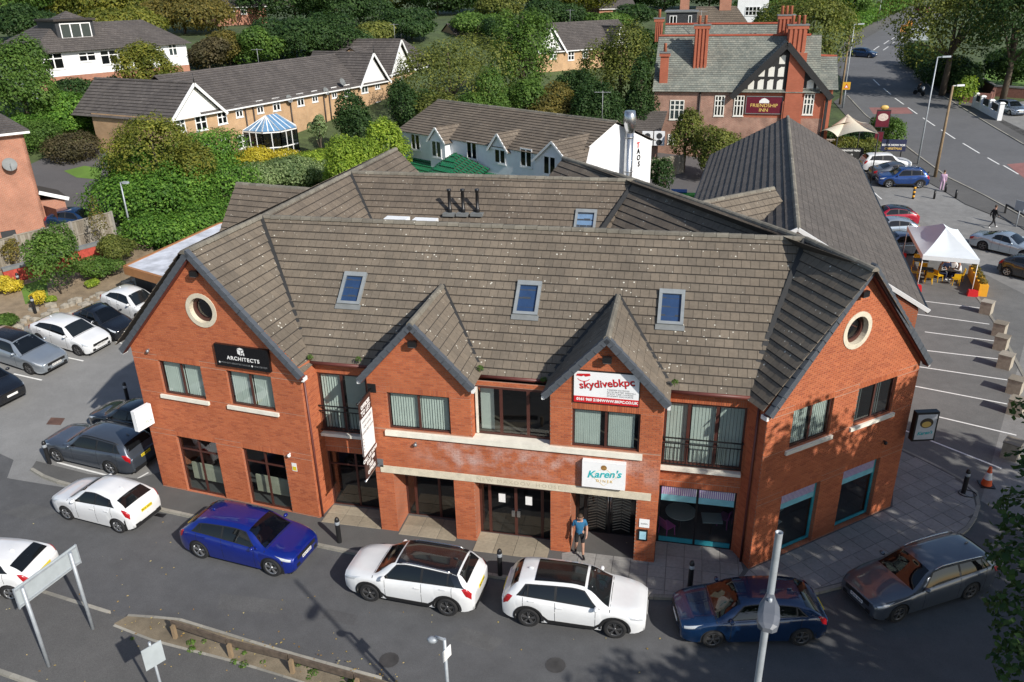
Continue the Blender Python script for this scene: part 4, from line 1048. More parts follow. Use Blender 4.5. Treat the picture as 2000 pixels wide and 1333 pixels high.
for q in (((-.2, .07), (.2, .1), (.22, .02), (.06, -.02), (0, .02), (-.06, -.02), (-.25, .0)),): m.poly([BAY.p(7.35+a, 7.08+b, .06) for a, b in q][::1])
for k in range(8):
    a, b = -2.6+k*.26, -2.6+(k+1)*.26; m.poly([BAY.p(7.35+.22*math.cos(t), 7.06+.18*math.sin(t)+o, .06) for t, o in ((a, 0), (b, 0), (b, .03), (a, .03))])
m.build('wing_emblem', M['red'], s, fix=True)
s = sign_board('shop_sign', "white box sign with teal Karen's lettering above the stone lintel", BAY, 7.38, 8.8, 3.06, 4.05, .2, M['white_sign'], th=.2)
text(BAY, "Karen's", 8.09, 3.6, .37, M['teal_text'], s, d=.204, tilt=.1, shear=.35, bold=.008); text(BAY, 'DINER', 8.12, 3.34, .14, M['gold'], s, d=.204, sp=1.5)
m = MB(); hx = [(-.42, .0), (0, .34), (.42, .0), (.0, -.36)]
for a, b in zip(hx, hx[1:]+hx[:1]): m.bar(BAY.p(8.1+a[0], 3.53+a[1], .203), BAY.p(8.1+b[0], 3.53+b[1], .203), .004, .012, up=(0, -1, 0))
m.build('diamond_line', M['gold'], s)
m = MB(); m.poly([BAY.p(8.09+.1*math.cos(k*.5), 3.86+.1*math.sin(k*.5), .205) for k in range(13)][::-1]); m.build('round_emblem', plain('emblem_brown', (.3, .16, .05), .5), s, fix=True)
# projecting banner sign at the left end of the bay
s = thing('projecting_sign', 'tall brown and white projecting banner sign bracketed to the brick bay', 'sign', (-10, 21.7, 3))
PF = Fr((-9.95, 21.15), (-9.95, 22.25)); PF2 = Fr((-9.95, 22.25), (-9.95, 21.15))
PF.box(m := MB(), .02, 1.0, 3.05, 5.95, -.02, .02); m.build('board', plain('sign_brown', (.05, .022, .018), .5), s)
PF.box(m := MB(), .02, 1.0, 3.95, 5.35, .02, .026); m.build('white_panel', M['white_sign'], s)
PF.box(m := MB(), .02, 1.0, 3.95, 5.35, -.026, -.02); m.build('white_panel', M['white_sign'], s)
for z in (5.98, 3.02):
    m = MB(); m.tube([PF.p(-.02, z, 0), PF.p(1.12, z, 0)], .025); m.ball(PF.p(-.03, z, 0), .05); m.build('bracket_arm', M['black'] if z > 4 else M['steel'], s)
    m = MB(); BAY.box(m, .02, .32, z-.16, z+.16, .011, .035); m.build('bracket_plate', M['black'] if z > 4 else M['grey_metal'], s)
for i, (t, sz) in enumerate((('OFFICES', .2), ('TO LET', .24))): text(PF, t, .5, 5.72-i*.22, sz, M['white'], s, d=.022, bold=.01)
for i, t in enumerate(('VARIOUS SIZES', 'AND SUITES', 'AVAILABLE NOW')): text(PF, t, .5, 5.2-i*.2, .12, M['grey_text'], s, d=.028)
for i in range(5):
    PF.box(m := MB(), .06, .1, 4.1+i*.12, 4.14+i*.12, .026, .03); m.build('bullet', M['black'], s)
for i, t in enumerate(('CALL US NOW', '0161 928', '7529', 'OFFICES')): text(PF, t, .5, 3.78-i*.19, .18, M['white'], s, d=.022, bold=.008)
# white box sign on the left corner, black light box on the right corner
s = thing('projecting_sign', 'white square box sign jutting from the left corner of the brick gable', 'sign', (-20, 23, 3.2))
SA, SB = G(262, 806, 4.05), G(293.6, 788.6, 4.05); q = Fr(tuple(SA.xy), tuple(SB.xy)); q.box(m := MB(), 0, q.L, 3.2, 4.05, -.2, 0); m.build('light_box', M['white_sign'], s)
text(q, 'M.A', .52, 3.42, .18, plain('sage_text', (.35, .45, .38), .5, var=0), s, d=.003); text(q, 'LAW', .45, 3.85, .14, plain('sage_text2', (.5, .55, .5), .5, var=0), s, d=.003)
m = MB(); m.bar(q.p(q.L-.1, 3.6, -.1), (-19.75, 23.32, 3.6), .05, .05); m.build('bracket', M['black'], s)
s = thing('projecting_sign', 'black framed light box sign on the right corner of the brick gable', 'sign', (8.6, 27, 3.6))
q = Fr((8.42, 26.75), (9.3, 27.0)); q.box(m := MB(), 0, .82, 3.25, 4.4, -.24, 0); m.build('light_box', M['black'], s)
q.box(m := MB(), .06, .76, 3.32, 4.32, 0, .008); m.build('panel', plain('sign_grey', (.5, .52, .56), .5), s)
m = MB(); m.poly([q.p(.41+.24*math.cos(k*.4), 3.98+.2*math.sin(k*.4), .012) for k in range(16)]); m.build('round_emblem', plain('emblem_dark', (.05, .04, .03), .5), s, fix=True)
m = MB(); m.poly([q.p(.41+.17*math.cos(k*.4), 3.93+.12*math.sin(k*.4), .016) for k in range(16)]); m.build('emblem_face', M['gold'], s, fix=True)
text(q, "Karen's", .41, 3.58, .18, M['teal_text'], s, d=.012, tilt=.08, shear=.3, bold=.004)
# plaque, menu case and sticker by the doors
s = sign_board('wall_plaque', 'small white square plaque on the right brick pillar', BAY, 9.32, 9.66, 1.55, 1.88, .03, M['white_sign'], th=.02)
text(BAY, 'KAREN', 9.49, 1.7, .07, M['grey_text'], s, d=.032)
s = sign_board('menu_case', 'black menu case with blue sheet on the right brick pillar', BAY, 9.3, 9.62, 1.02, 1.46, .06, M['black'], th=.05)
BAY.box(m := MB(), 9.35, 9.57, 1.08, 1.4, .06, .064); m.build('menu_sheet', plain('menu_blue', (.35, .6, .72), .5), s)
# ================================================================ cars
M['tyre'] = plain('tyre_rubber', (0.014, 0.014, 0.015), 0.85, var=0.1)
M['arch'] = plain('wheel_well', (0.008, 0.008, 0.008), 0.95, var=0)
M['alloy'] = plain('alloy', (0.5, 0.51, 0.53), 0.3, metal=0.85, var=0.05)
M['alloy_dark'] = plain('alloy_dark', (0.16, 0.16, 0.165), 0.35, metal=0.7, var=0.05)
M['car_glass'] = glass('car_glass', (0.16, 0.18, 0.19), dark=0.25, refl=0.07)
M['car_tint'] = glass('car_glass_tinted', (0.05, 0.055, 0.06), dark=0.6, refl=0.06)
M['seat'] = plain('car_interior', (0.03, 0.03, 0.032), 0.8, var=0.1)
M['trim'] = plain('black_trim', (0.014, 0.014, 0.015), 0.5, var=0.1)
M['seam'] = plain('panel_gap', (0.01, 0.01, 0.01), 0.8, var=0)
M['headlamp'] = plain('headlamp', (0.62, 0.65, 0.68), 0.12, metal=0.3, var=0.1, scale=20, coat=1)
M['taillamp'] = plain('taillamp', (0.36, 0.008, 0.012), 0.2, var=0.1, coat=1)
M['plate_y'] = plain('plate_yellow', (0.75, 0.58, 0.03), 0.4, var=0); M['plate_w'] = plain('plate_white', (0.78, 0.78, 0.76), 0.4, var=0)
M['chrome'] = plain('chrome', (0.62, 0.63, 0.64), 0.15, metal=1.0, var=0)
def pch(xs, ys):                          # monotone cubic interpolation
    n = len(xs); h = [xs[i+1]-xs[i] for i in range(n-1)]; dl = [(ys[i+1]-ys[i])/h[i] for i in range(n-1)]
    m = [dl[0]]+[0 if dl[i-1]*dl[i] <= 0 else 2*dl[i-1]*dl[i]/(dl[i-1]+dl[i]) for i in range(1, n-1)]+[dl[-1]]
    def f(x):
        if x <= xs[0]: return ys[0]
        if x >= xs[-1]: return ys[-1]
        i = 0
        while x > xs[i+1]: i += 1
        t = (x-xs[i])/h[i]; t2, t3 = t*t, t*t*t
        return (2*t3-3*t2+1)*ys[i]+(t3-2*t2+t)*h[i]*m[i]+(-2*t3+3*t2)*ys[i+1]+(t3-t2)*h[i]*m[i+1]
    return f
class CarShape:
    """body surface: S(x, k) with k running from the sill (0) over shoulder (3) and roof rail (6) to the centre line (8)"""
    def __init__(s, L, W, H, wb, fo, kind, r=.33, hood=.98, cowl=None, tail=None):
        s.L, s.W, s.H, s.wb, s.r = L, W, H, wb, r; xf, xr = L/2, -L/2
        s.xw = (xf-fo, xf-fo-wb); s.kind = kind
        hl = hood; zh0 = hood-.15                      # bonnet height at the windscreen, at the nose
        if kind == 'hatch': pts = [(xf-.02, zh0-.05), (xf-.25, zh0+.03), (xf-.98*1.0, hl), (xf-1.75, H-.06), (xf-2.3, H), (xr+1.25, H-.05), (xr+.68, H-.17), (xr+.2, hl+.04), (xr+.02, hl-.12)]; s.gl = (xf-1.02, xf-1.78, xr+.74, xr+.24)
        elif kind == 'suv': pts = [(xf-.02, zh0), (xf-.22, zh0+.09), (xf-1.05, hl+.02), (xf-1.78, H-.07), (xf-2.3, H), (xr+1.0, H-.03), (xr+.5, H-.1), (xr+.16, hl+.1), (xr+.02, hl-.1)]; s.gl = (xf-1.08, xf-1.82, xr+.55, xr+.2)
        elif kind == 'estate': pts = [(xf-.02, zh0-.04), (xf-.25, zh0+.05), (xf-1.3, hl), (xf-2.08, H-.06), (xf-2.6, H), (xr+.9, H-.04), (xr+.4, H-.1), (xr+.14, hl+.05), (xr+.02, hl-.1)]; s.gl = (xf-1.34, xf-2.1, xr+.46, xr+.17)
        else: pts = [(xf-.02, zh0-.06), (xf-.25, zh0+.02), (xf-1.35, hl), (xf-2.1, H-.06), (xf-2.6, H), (xr+1.55, H-.1), (xr+.75, hl+.1), (xr+.2, hl+.06), (xr+.02, hl-.1)]; s.gl = (xf-1.38, xf-2.12, xr+1.5, xr+.8)
        pts.sort(); s.Tf = pch([p[0] for p in pts], [p[1] for p in pts])
        cw, rf, rr, rt = s.gl
        rise = .1 if kind != 'saloon' else .06
        bp = sorted([(xf-.02, zh0-.13), (xf-.3, zh0-.05), (cw, hl-.06), (cw-.9, hl-.02), (rr, hl+rise*.7), (rt, hl+rise*.5), (xr+.02, hl-.16)])
        s.Bf = pch([p[0] for p in bp], [p[1] for p in bp])
        pp = sorted([(xf, .76), (xf-.08, .84), (xf-.25, .92), (xf-.6, .98), (xf-1.2, 1.0), (xr+1.2, 1.0), (xr+.6, .98), (xr+.2, .92), (xr+.06, .86), (xr, .8)])
        s.Pf = pch([p[0] for p in pp], [p[1] for p in pp])
        s.zs = .2 if kind != 'suv' else .25
        s.cache = {}
    def zbot(s, x):
        R = s.r+.055
        for w in s.xw:
            if abs(x-w) < R: return max(s.zs, s.r+math.sqrt(R*R-(x-w)**2))
        e = min(s.L/2-x, x+s.L/2)
        return s.zs+max(0, .25-e)*.35
    def ring(s, x):
        k = round(x, 5)
        if k in s.cache: return s.cache[k]
        T_, B_ = s.Tf(x), s.Bf(x); B_ = min(B_, T_-.015); zb = min(s.zbot(x), B_-.05); w = s.W/2*s.Pf(x)
        g = T_-B_; lean = .42 if s.kind != 'estate' else .38
        wb = w*.965; wt = max(wb-.03-lean*max(0, g-.05)-.05*min(g/.1, 1), .3)
        arch = zb > s.zs+.08
        q = [(w*(.955 if not arch else .985), zb), (w*.985, zb+(B_-zb)*.3), (w, zb+(B_-zb)*.62), (wb, B_)]
        gb = (wb-.028, B_+min(.02, g*.2)); q += [gb]
        cz = T_-.045*min(1, g/.3)-.012
        q += [((gb[0]+wt)/2+.016*min(1, g/.3), (gb[1]+cz)/2), (wt, cz), (wt*.62, T_-.012), (0, T_)]
        s.cache[k] = q; return q
    def S(s, x, k, side=1, out=0.0):
        q = s.ring(x); i = min(int(k), 7); t = k-i
        y = q[i][0]+(q[i+1][0]-q[i][0])*t; z = q[i][1]+(q[i+1][1]-q[i][1])*t
        if out:
            a, b = q[i], q[i+1]; n = (b[1]-a[1], a[0]-b[0]); l = math.hypot(*n) or 1; y += n[0]/l*out; z += n[1]/l*out
        return (x, side*y, z)
    def sidey(s, x, z):
        q = s.ring(x)
        for a, b in zip(q[:3], q[1:4]):
            if a[1] <= z <= b[1]: return a[0]+(b[0]-a[0])*(z-a[1])/max(1e-6, b[1]-a[1])
        return q[0][0] if z < q[0][1] else q[3][0]
    def patch(s, mb, xa, xb, ka, kb, nx=8, nk=3, side=1, out=.006, m=0):
        """patch of the surface; xa, xb may be functions of k"""
        fa = xa if callable(xa) else (lambda k: xa); fb = xb if callable(xb) else (lambda k: xb)
        vs = []
        for j in range(nk+1):
            k = ka+(kb-ka)*j/nk
            for i in range(nx+1): vs.append(s.S(fa(k)+(fb(k)-fa(k))*i/nx, k, side, out))
        fs = [(j*(nx+1)+i, j*(nx+1)+i+1, (j+1)*(nx+1)+i+1, (j+1)*(nx+1)+i) for j in range(nk) for i in range(nx)]
        if side < 0: fs = [f[::-1] for f in fs]
        return mb.add(vs, [f[::-1] for f in fs], m, True)
    def body(s):
        mb = MB(); xf, xr = s.L/2-.05, -s.L/2+.04
        xs = set(np.linspace(xr, xf, 36).round(4)); R = s.r+.055
        for w in s.xw:
            for k in range(11): xs.add(round(w-R*math.cos(math.pi*k/10), 4))
        xs = sorted(x for x in xs if xr <= x <= xf); n = 17; vs = []
        for x in xs:
            q = s.ring(x); vs += [(x, y, z) for y, z in q]+[(x, -y, z) for y, z in q[-2::-1]]
        fs = [(i*n+k, (i+1)*n+k, (i+1)*n+k+1, i*n+k+1) for i in range(len(xs)-1) for k in range(n-1)]
        mb.add(vs, fs, 0, True)
        for x, sg in ((xf, 1), (xr, -1)):             # rounded nose and tail
            q = s.ring(x); ring = [(y, z) for y, z in q]+[(-y, z) for y, z in q[-2::-1]]
            zc = (min(p[1] for p in ring)+max(p[1] for p in ring))/2-.03; prev = None; vs = []; st = ((1, 0), (.985, .03), (.93, .055), (.8, .07), (.5, .082), (0.02, .085))
            for f, dx in st: vs += [(x+sg*dx, y*f, zc+(z-zc)*f) for y, z in ring]
            fs = []
            for j in range(len(st)-1):
                for k in range(n):
                    a, b = j*n+k, j*n+(k+1) % n; f = (a, b, b+n, a+n); fs.append(f[::-1] if sg > 0 else f)
            mb.add(vs, fs, 0, True)
        return mb
def make_car(name, label, paintm, kind='hatch', L=4.0, W=1.75, H=1.47, wb=2.5, fo=.8, r=.32, hood=.97, roofm=None, pano=None, rails=None, clad=False, wheel='alloy', group=None,
             grille=True, tint=True, rear_plate=True, spokes=5, dlo=None, plate='AB12', wide_lamp=False, detail=2):
    C = CarShape(L, W, H, wb, fo, kind, r, hood); t = thing(name, label, 'car', group=group); off = Vector((0, 0, 0))
    def part(n, mb, mats, parent=None, **k): return mb.build(n, mats, parent or t, off=off, **k)
    body = part('body', C.body(), [paintm]); cw, rf, rr, rt = C.gl
    m = MB(); m.box(-L/2+.12, L/2-.12, -W/2+.2, W/2-.2, C.zs-.04, .62); m.box(cw-1.3, cw-.2, -W/2+.2, W/2-.2, .62, .8)
    for x in C.xw: m.box(x-r-.1, x+r+.1, -W/2+.06, W/2-.06, C.zs, min(.72, 2*r+.08))
    part('underbody', m, [M['arch']])
    lerp = lambda k, a, b: (k-4)/2*(b-a)+a
    g = M['car_glass']
    # windscreen, rear window, side windows
    m = MB(); 
    for sd in (1, -1): C.patch(m, cw-.03, rf+.03, 6.25, 8, 6, 3, sd)
    part('windscreen', m, [g])
    m = MB()
    for sd in (1, -1): C.patch(m, rr-.06, rt+.03, 6.3, 8, 5, 3, sd)
    part('rear_window', m, [M['car_tint']])
    bp = (cw-.35+rr)/2-.02*L; rearend = (rr-.05 if kind in ('hatch', 'suv') else rr+.02) if dlo is None else dlo
    for sd in (1, -1):
        a0 = lambda k: lerp(k, cw-.33, rf-.12)
        m = MB(); C.patch(m, a0, lambda k: bp+.04, 4.25, 5.8, 6, 3, sd); part('side_window', m, [g])
        q = bp-.04; e0 = q-(q-rearend)*.72
        m = MB(); C.patch(m, lambda k: q, lambda k: e0+.025, 4.25, 5.8, 5, 3, sd); part('side_window', m, [M['car_tint'] if tint else g])
        m = MB(); C.patch(m, lambda k: e0-.025, lambda k: lerp(k, rearend, rearend+.3), 4.3, 5.75, 4, 3, sd); part('quarter_window', m, [M['car_tint'] if tint else g])
        m = MB(); C.patch(m, lambda k: lerp(k, cw-.24, rf-.06), lambda k: lerp(k, rearend-.06, rearend+.24), 4.12, 5.92, 14, 4, sd, out=.002); part('window_surround', m, [M['trim']])
    if roofm: 
        m = MB()
        for sd in (1, -1): C.patch(m, rf-.03, rr+.0, 6.02, 8, 14, 4, sd, out=.014)
        part('roof_panel', m, [roofm])
        m = MB()
        for sd in (1, -1): C.patch(m, lambda k: lerp(k, rearend, rearend+.3)+.02, lambda k: lerp(k, rt+.02, rr-.02), 4.15, 6.1, 5, 6, sd, out=.012)
        part('rear_pillar', m, [roofm], kind='stuff')
    if pano:
        m = MB()
        for sd in (1, -1): C.patch(m, rf-.05-pano[0], rf-.05-pano[1], 6.45, 8, 12, 4, sd, out=.014)
        part('glass_roof', m, [M['black_gloss']])
    if rails:
        for sd in (1, -1):
            m = MB(); xs = np.linspace(rf-.15, rr+.15, 8); m.tube([Vector(C.S(x, 6.0, sd))+Vector((0, 0, .05 if 0 < i < 7 else .015)) for i, x in enumerate(xs)], .018, 6); part('roof_rail', m, [rails])
    # door gaps and handles
    m = MB(); xd0 = cw-.42
    for sd in (1, -1):
        for x in (xd0, bp, bp-(bp-rearend)*.85):
            C.patch(m, x-.007, x+.007, .35, 3.9, 1, 8, sd, out=.003)
    part('door_gap', m, [M['seam']], kind='stuff')
    if detail > 1:
        m = MB(); C.patch(m, cw+.02, cw-.005, 3.4, 8, 1, 6, 1, out=.004); C.patch(m, cw+.02, cw-.005, 3.4, 8, 1, 6, -1, out=.004); part('scuttle', m, [M['trim']])
        for sd in (1, -1):
            for x in (bp+.13, bp-(bp-rearend)*.62):
                p = C.S(x, 2.55, sd, .015); m = MB(); m.box(p[0]-.1, p[0]+.1, p[1]-.015, p[1]+.015, p[2]-.015, p[2]+.015); part('door_handle', m, [paintm])
    for sd in (1, -1):
        p = C.S(cw-.42, 4.2, sd); m = MB(); m.ball((p[0]+.02, p[1]+sd*.11, p[2]+.06), (.075, .11, .07), 10); part('wing_mirror', m, [paintm])
    # lamps, grille, plates, bumper trim
    xf, xr = L/2, -L/2
    for sd in (1, -1):
        m = MB(); C.patch(m, lambda k: xf-(.66 if wide_lamp else .6)+(3.75-k)*.22, xf-.075, 2.7, 3.85, 8, 4, sd, out=.008); part('headlight', m, [M['headlamp']])
        m = MB(); k1 = (4.6 if kind in ('suv', 'hatch') else 4.0); C.patch(m, lambda k: xr+.2+.16*math.sin((k-2.3)/(k1-2.3)*math.pi), xr+.045, 2.3, k1, 5, 8, sd, out=.009); part('tail_light', m, [M['taillamp']])
    hw = W/2*.55; zn = hood-.34
    m = MB(); m.box(xf-.03, xf+.036, -hw, hw, zn-.05, zn+.09); m.box(xf-.03, xf+.03, -hw*1.15, hw*1.15, zn-.3, zn-.16); part('grille', m, [M['trim']], kind='stuff')
    m = MB(); m.box(xf+.0, xf+.046, -.26, .26, zn-.14, zn-.03); part('number_plate', m, [M['plate_w']])
    if rear_plate: zp = (hood-.2 if kind != 'saloon' else hood-.28); m = MB(); m.box(xr-.055, xr+.02, -.26, .26, zp-.06, zp+.055); part('number_plate', m, [M['plate_y']])
    m = MB(); m.box(xr-.04, xr+.03, -W/2*.72, W/2*.72, C.zs+.04, C.zs+.22); part('rear_valance', m, [M['trim']])
    if clad:
        m = MB()
        for sd in (1, -1):
            C.patch(m, C.xw[1]+r+.03, C.xw[0]-r-.03, 0, .62, 8, 1, sd, out=.012)
            for xw in C.xw:
                R0, R1 = r+.055, r+.135; vs = []
                for k in range(15):
                    a = -.12+(math.pi+.24)*k/14
                    for R_ in (R0, R1):
                        x, z = xw+R_*math.cos(a), r+R_*math.sin(a); z = max(z, C.zs); vs.append((x, sd*(C.sidey(x, max(z, C.zbot(x)+.005))+.012), z))
                fs = [(2*k, 2*k+1, 2*k+3, 2*k+2) for k in range(14)]; m.add(vs, fs if sd < 0 else [f[::-1] for f in fs], 0, True)
        part('cladding', m, [M['trim']], kind='stuff')
    if detail > 1: m = MB(); m.ball((rr+.25, 0, C.Tf(rr+.25)+.02), (.09, .02, .05), 8); part('antenna', m, [M['trim'] if roofm else paintm])
    # wheels: tyre, rim, spokes
    wt = .105
    for xw in C.xw:
        for sd in (1, -1):
            y = sd*(W/2-.015-wt)
            m = MB(); m.lathe([(r*.62, -wt*.95), (r*.93, -wt), (r, -wt*.65), (r, wt*.65), (r*.93, wt), (r*.66, wt*.98), (r*.64, wt*.4)] if sd > 0 else [(r*.64, -wt*.4), (r*.66, -wt*.98), (r*.93, -wt), (r, -wt*.65), (r, wt*.65), (r*.93, wt), (r*.62, wt*.95)], 20, 0, (xw, y, r), 'y')
            w = part('wheel', m, [M['tyre']])
            m = MB(); yo = y+sd*wt*.55
            m.lathe([(0.0, sd*.0), (r*.66, sd*.0)], 20, 0, (xw, yo-sd*.03, r), 'y'); part('brake_disc', m, [M['arch']], w)
            m = MB(); m.lathe([(r*.6, sd*.0), (r*.675, sd*.03), (r*.675, -sd*.04)], 20, 0, (xw, yo+sd*.02, r), 'y'); m.lathe([(0, sd*.035), (r*.14, sd*.03), (r*.15, 0)], 10, 0, (xw, yo, r), 'y')
            for k in range(spokes):
                a = 2*math.pi*k/spokes+.3
                for da in (-.13, .13):
                    p0 = (xw+r*.1*math.cos(a), yo+sd*.02, r+r*.1*math.sin(a)); p1 = (xw+r*.63*math.cos(a+da), yo+sd*.025, r+r*.63*math.sin(a+da)); m.bar(p0, p1, .03, .035, up=(0, 1, 0))
            part('rim', m, [M[wheel]], w)
    return t
P = {'white': paint('paint_white', (0.7, 0.71, 0.72), rough=.3), 'blue': paint('paint_royal_blue', (0.003, 0.016, 0.2), .25, .28), 'navy': paint('paint_navy', (0.006, 0.028, 0.085), .35), 'black': paint('paint_black', (0.006, 0.007, 0.01)),
     'grey': paint('paint_grey', (0.085, 0.1, 0.125), .55, .3), 'silver': paint('paint_silver', (0.36, 0.4, 0.44), .6, .3), 'slate': paint('paint_slate', (0.1, 0.115, 0.14), .55, .3), 'red': paint('paint_red', (0.38, 0.008, 0.03), .2),
     'skyblue': paint('paint_blue', (0.012, 0.055, 0.22), .4), 'steelblue': paint('paint_steel', (0.2, 0.25, 0.33), .6), 'paleblue': paint('paint_pale', (0.42, 0.49, 0.55), .6), 'darkgrey': paint('paint_darkgrey', (0.035, 0.04, 0.048), .5)}
def plate_text(t, s, L, hood, rear, kind='hatch'):
    cu = bpy.data.curves.new('plate_characters', 'FONT'); cu.body = s; cu.size = .105; cu.align_x = 'CENTER'; cu.align_y = 'CENTER'; cu.extrude = .002; cu.resolution_u = 2
    o = bpy.data.objects.new('x', cu); COL.objects.link(o); me = bpy.data.meshes.new_from_object(o.evaluated_get(bpy.context.evaluated_depsgraph_get())); bpy.data.objects.remove(o)
    zp = hood-.2 if rear else hood-.425; x = -L/2-.058 if rear else L/2+.05; g = -1 if rear else 1
    for v in me.vertices: a, b, c = v.co; v.co = (x+g*c, g*a, zp+b)
    me.materials.clear(); me.materials.append(M['trim']); me.name = 'plate_characters'
    o = bpy.data.objects.new('plate_characters', me); COL.objects.link(o)
    o.parent = [c for c in t.children if c.name.startswith('number_plate')][1 if rear else 0]
def put(t, fw, rw, far_side=1, wbase=None, half=.8, z=None, wbo=None):
    """stand a car on the two ground points of its visible front and rear wheels; far_side +1: body lies to the left of the heading"""
    f, b = Vector((fw[0], fw[1])), Vector((rw[0], rw[1])); d = (f-b).normalized(); n = Vector((-d.y, d.x))*far_side
    c = (f+b)/2+n*half; rz = math.atan2(d.y, d.x)
    t.rotation_euler = (0, 0, rz); x = wbo or 0.0
    t.location = (c.x-d.x*x, c.y-d.y*x, T(c.x, c.y)+.012 if z is None else z)
    # tilt with the ground
    L = 1.3; tf, tb = T(c.x+d.x*L, c.y+d.y*L), T(c.x-d.x*L, c.y-d.y*L); w = Vector((-d.y, d.x)); tl, tr = T(c.x+w.x*.75, c.y+w.y*.75), T(c.x-w.x*.75, c.y-w.y*.75)
    if z is None: t.rotation_euler = (math.atan2(tl-tr, 1.5), -math.atan2(tf-tb, 2*L), rz); t.location.z = (tf+tb)/2+.012
    return t
def mid(C_L, fo, wb): return C_L/2-fo-wb/2     # offset of the wheelbase centre from the body centre
def park(name, label, fpx, rpx, far_side, spec, half=None, reg=None, **kw):
    t = make_car(name, label, **spec, **kw)
    if reg: plate_text(t, reg, spec['L'], spec['hood'], False); plate_text(t, reg, spec['L'], spec['hood'], True)
    W = spec.get('W', 1.75); L, fo, wb = spec['L'], spec['fo'], spec['wb']
    return put(t, GP(*fpx), GP(*rpx), far_side, half=W/2-.12 if half is None else half, wbo=mid(L, fo, wb))
def park_c(name, label, cpx, hd, spec, z=.7, dist=None, **kw):    # centre seen at a pixel at height z above the ground, heading in degrees
    t = make_car(name, label, **spec, **kw); p = GP(cpx[0], cpx[1], z); d = Vector((math.cos(math.radians(hd)), math.sin(math.radians(hd))))
    return put(t, (p.x+d.x, p.y+d.y), (p.x-d.x, p.y-d.y), 1, half=0, wbo=0)
kerbcars = 'cars parked along the front kerb'; lotcars = 'cars in the left car park'; rightcars = 'cars in the right car park'
HATCH = dict(kind='hatch', L=3.97, W=1.73, H=1.48, wb=2.49, fo=.82, r=.31, hood=.98)
park('parked_car', 'white small hatchback with yellow rear plate at the left end of the kerb', (136.6, 1014), (238, 1040), -1, dict(HATCH, paintm=P['white']), reg='PK16 WCU', group=kerbcars)
park('parked_car', 'royal blue electric crossover parked at the kerb', (536, 1124), (396, 1089), 1, dict(kind='hatch', L=4.68, W=1.92, H=1.56, wb=2.99, fo=.8, r=.37, hood=1.0, paintm=P['blue'], spokes=5), reg='KM19 RZO', group=kerbcars)
park('parked_car', 'white crossover with a black roof parked by the pillars', (725, 1172.6), (876, 1201), -1, dict(kind='suv', L=4.45, W=1.84, H=1.62, wb=2.675, fo=.92, r=.355, hood=1.05, paintm=P['white'], roofm=P['black'], rails=M['chrome'], clad=True, wheel='alloy_dark', wide_lamp=True), reg='ML21 NXE', group=kerbcars)
park('parked_car', 'white crossover with glass panel in its white roof', (1198, 1244), (1035, 1221.6), 1, dict(kind='suv', L=4.42, W=1.84, H=1.6, wb=2.665, fo=.9, r=.36, hood=1.03, paintm=P['white'], pano=(0, 1.55), clad=True, wheel='alloy_dark', wide_lamp=True), reg='MJ22 UKA', group=kerbcars)
park('parked_car', 'dark blue hatchback parked in tree shade behind the tall lamp post', (1390, 1262), (1560, 1258), -1, dict(HATCH, L=4.37, W=1.81, H=1.48, wb=2.66, fo=.93, r=.325, paintm=P['navy'], wheel='alloy_dark'), group=kerbcars)
park('parked_car', 'dark grey estate car parked at the paved corner in tree shade', (1746.7, 1213), (1888, 1168), -1, dict(kind='estate', L=4.88, W=1.85, H=1.5, wb=2.87, fo=.84, r=.335, hood=.97, paintm=P['slate'], rails=M['chrome'], wheel='alloy_dark'), reg='YD10 HHV', group=kerbcars)
park('parked_car', 'white hatchback cut off by the left edge behind the back of the big road sign', (-95, 1165), (5, 1170), -1, dict(HATCH, L=4.3, W=1.8, H=1.45, wb=2.65, fo=.88, paintm=P['white']), group=None)
park('parked_car', 'grey estate car with red tail lamps at the left corner of the building', (117, 902), (222, 926), -1, dict(kind='estate', L=4.72, W=1.88, H=1.54, wb=2.82, fo=.82, r=.335, hood=.99, paintm=P['grey'], rails=M['trim']), reg='KS18 HLN', group=lotcars)
park_c('parked_car', 'black hatchback mostly hidden behind the white corner sign', (262, 815), 172, dict(HATCH, paintm=P['black']), group=lotcars)
park('parked_car', 'white three-door hatchback nose out with dark wheels', (153.5, 693.7), (86, 673), 1, dict(HATCH, L=4.32, W=1.77, H=1.43, wb=2.69, fo=.77, r=.325, hood=.96, paintm=P['white'], wheel='alloy_dark'), reg='NU13 BXO', group=lotcars)
park('parked_car', 'silver estate car with dark glass roof in the left car park', (63.5, 731.5), (-14, 706), 1, dict(kind='estate', L=4.65, W=1.79, H=1.46, wb=2.7, fo=.95, r=.325, hood=.95, paintm=P['silver'], pano=(0, 1.7), wheel='alloy_dark'), reg='MT20 EUK', group=lotcars)
park_c('parked_car', 'black car cut off by the left edge with white front plate', (-32, 742), -14, dict(HATCH, paintm=P['black']), group=lotcars)
park_c('parked_car', 'small black hatchback between two white cars beside the planted bank', (203, 625), -14, dict(HATCH, L=3.5, W=1.62, wb=2.34, fo=.72, paintm=P['black']), group=lotcars)
park_c('parked_car', 'white hatchback beside the flat roof, partly hidden by the gable', (262, 590), -14, dict(HATCH, L=4.0, paintm=P['white']), group=lotcars)
park_c('parked_car', 'dark blue car on the drive behind the wooden fence', (150, 428), 12, dict(HATCH, paintm=P['navy'], detail=1))
SUV = dict(kind='suv', L=4.45, W=1.84, H=1.63, wb=2.66, fo=.9, r=.35, hood=1.05)
park('parked_car', 'bright blue crossover with silver roof trim beside the yellow post', (1734.7, 367), (1794.4, 368), 1 if False else -1, dict(SUV, L=4.22, H=1.62, wb=2.6, fo=.86, paintm=P['skyblue'], rails=M['chrome'], clad=True), group=rightcars)
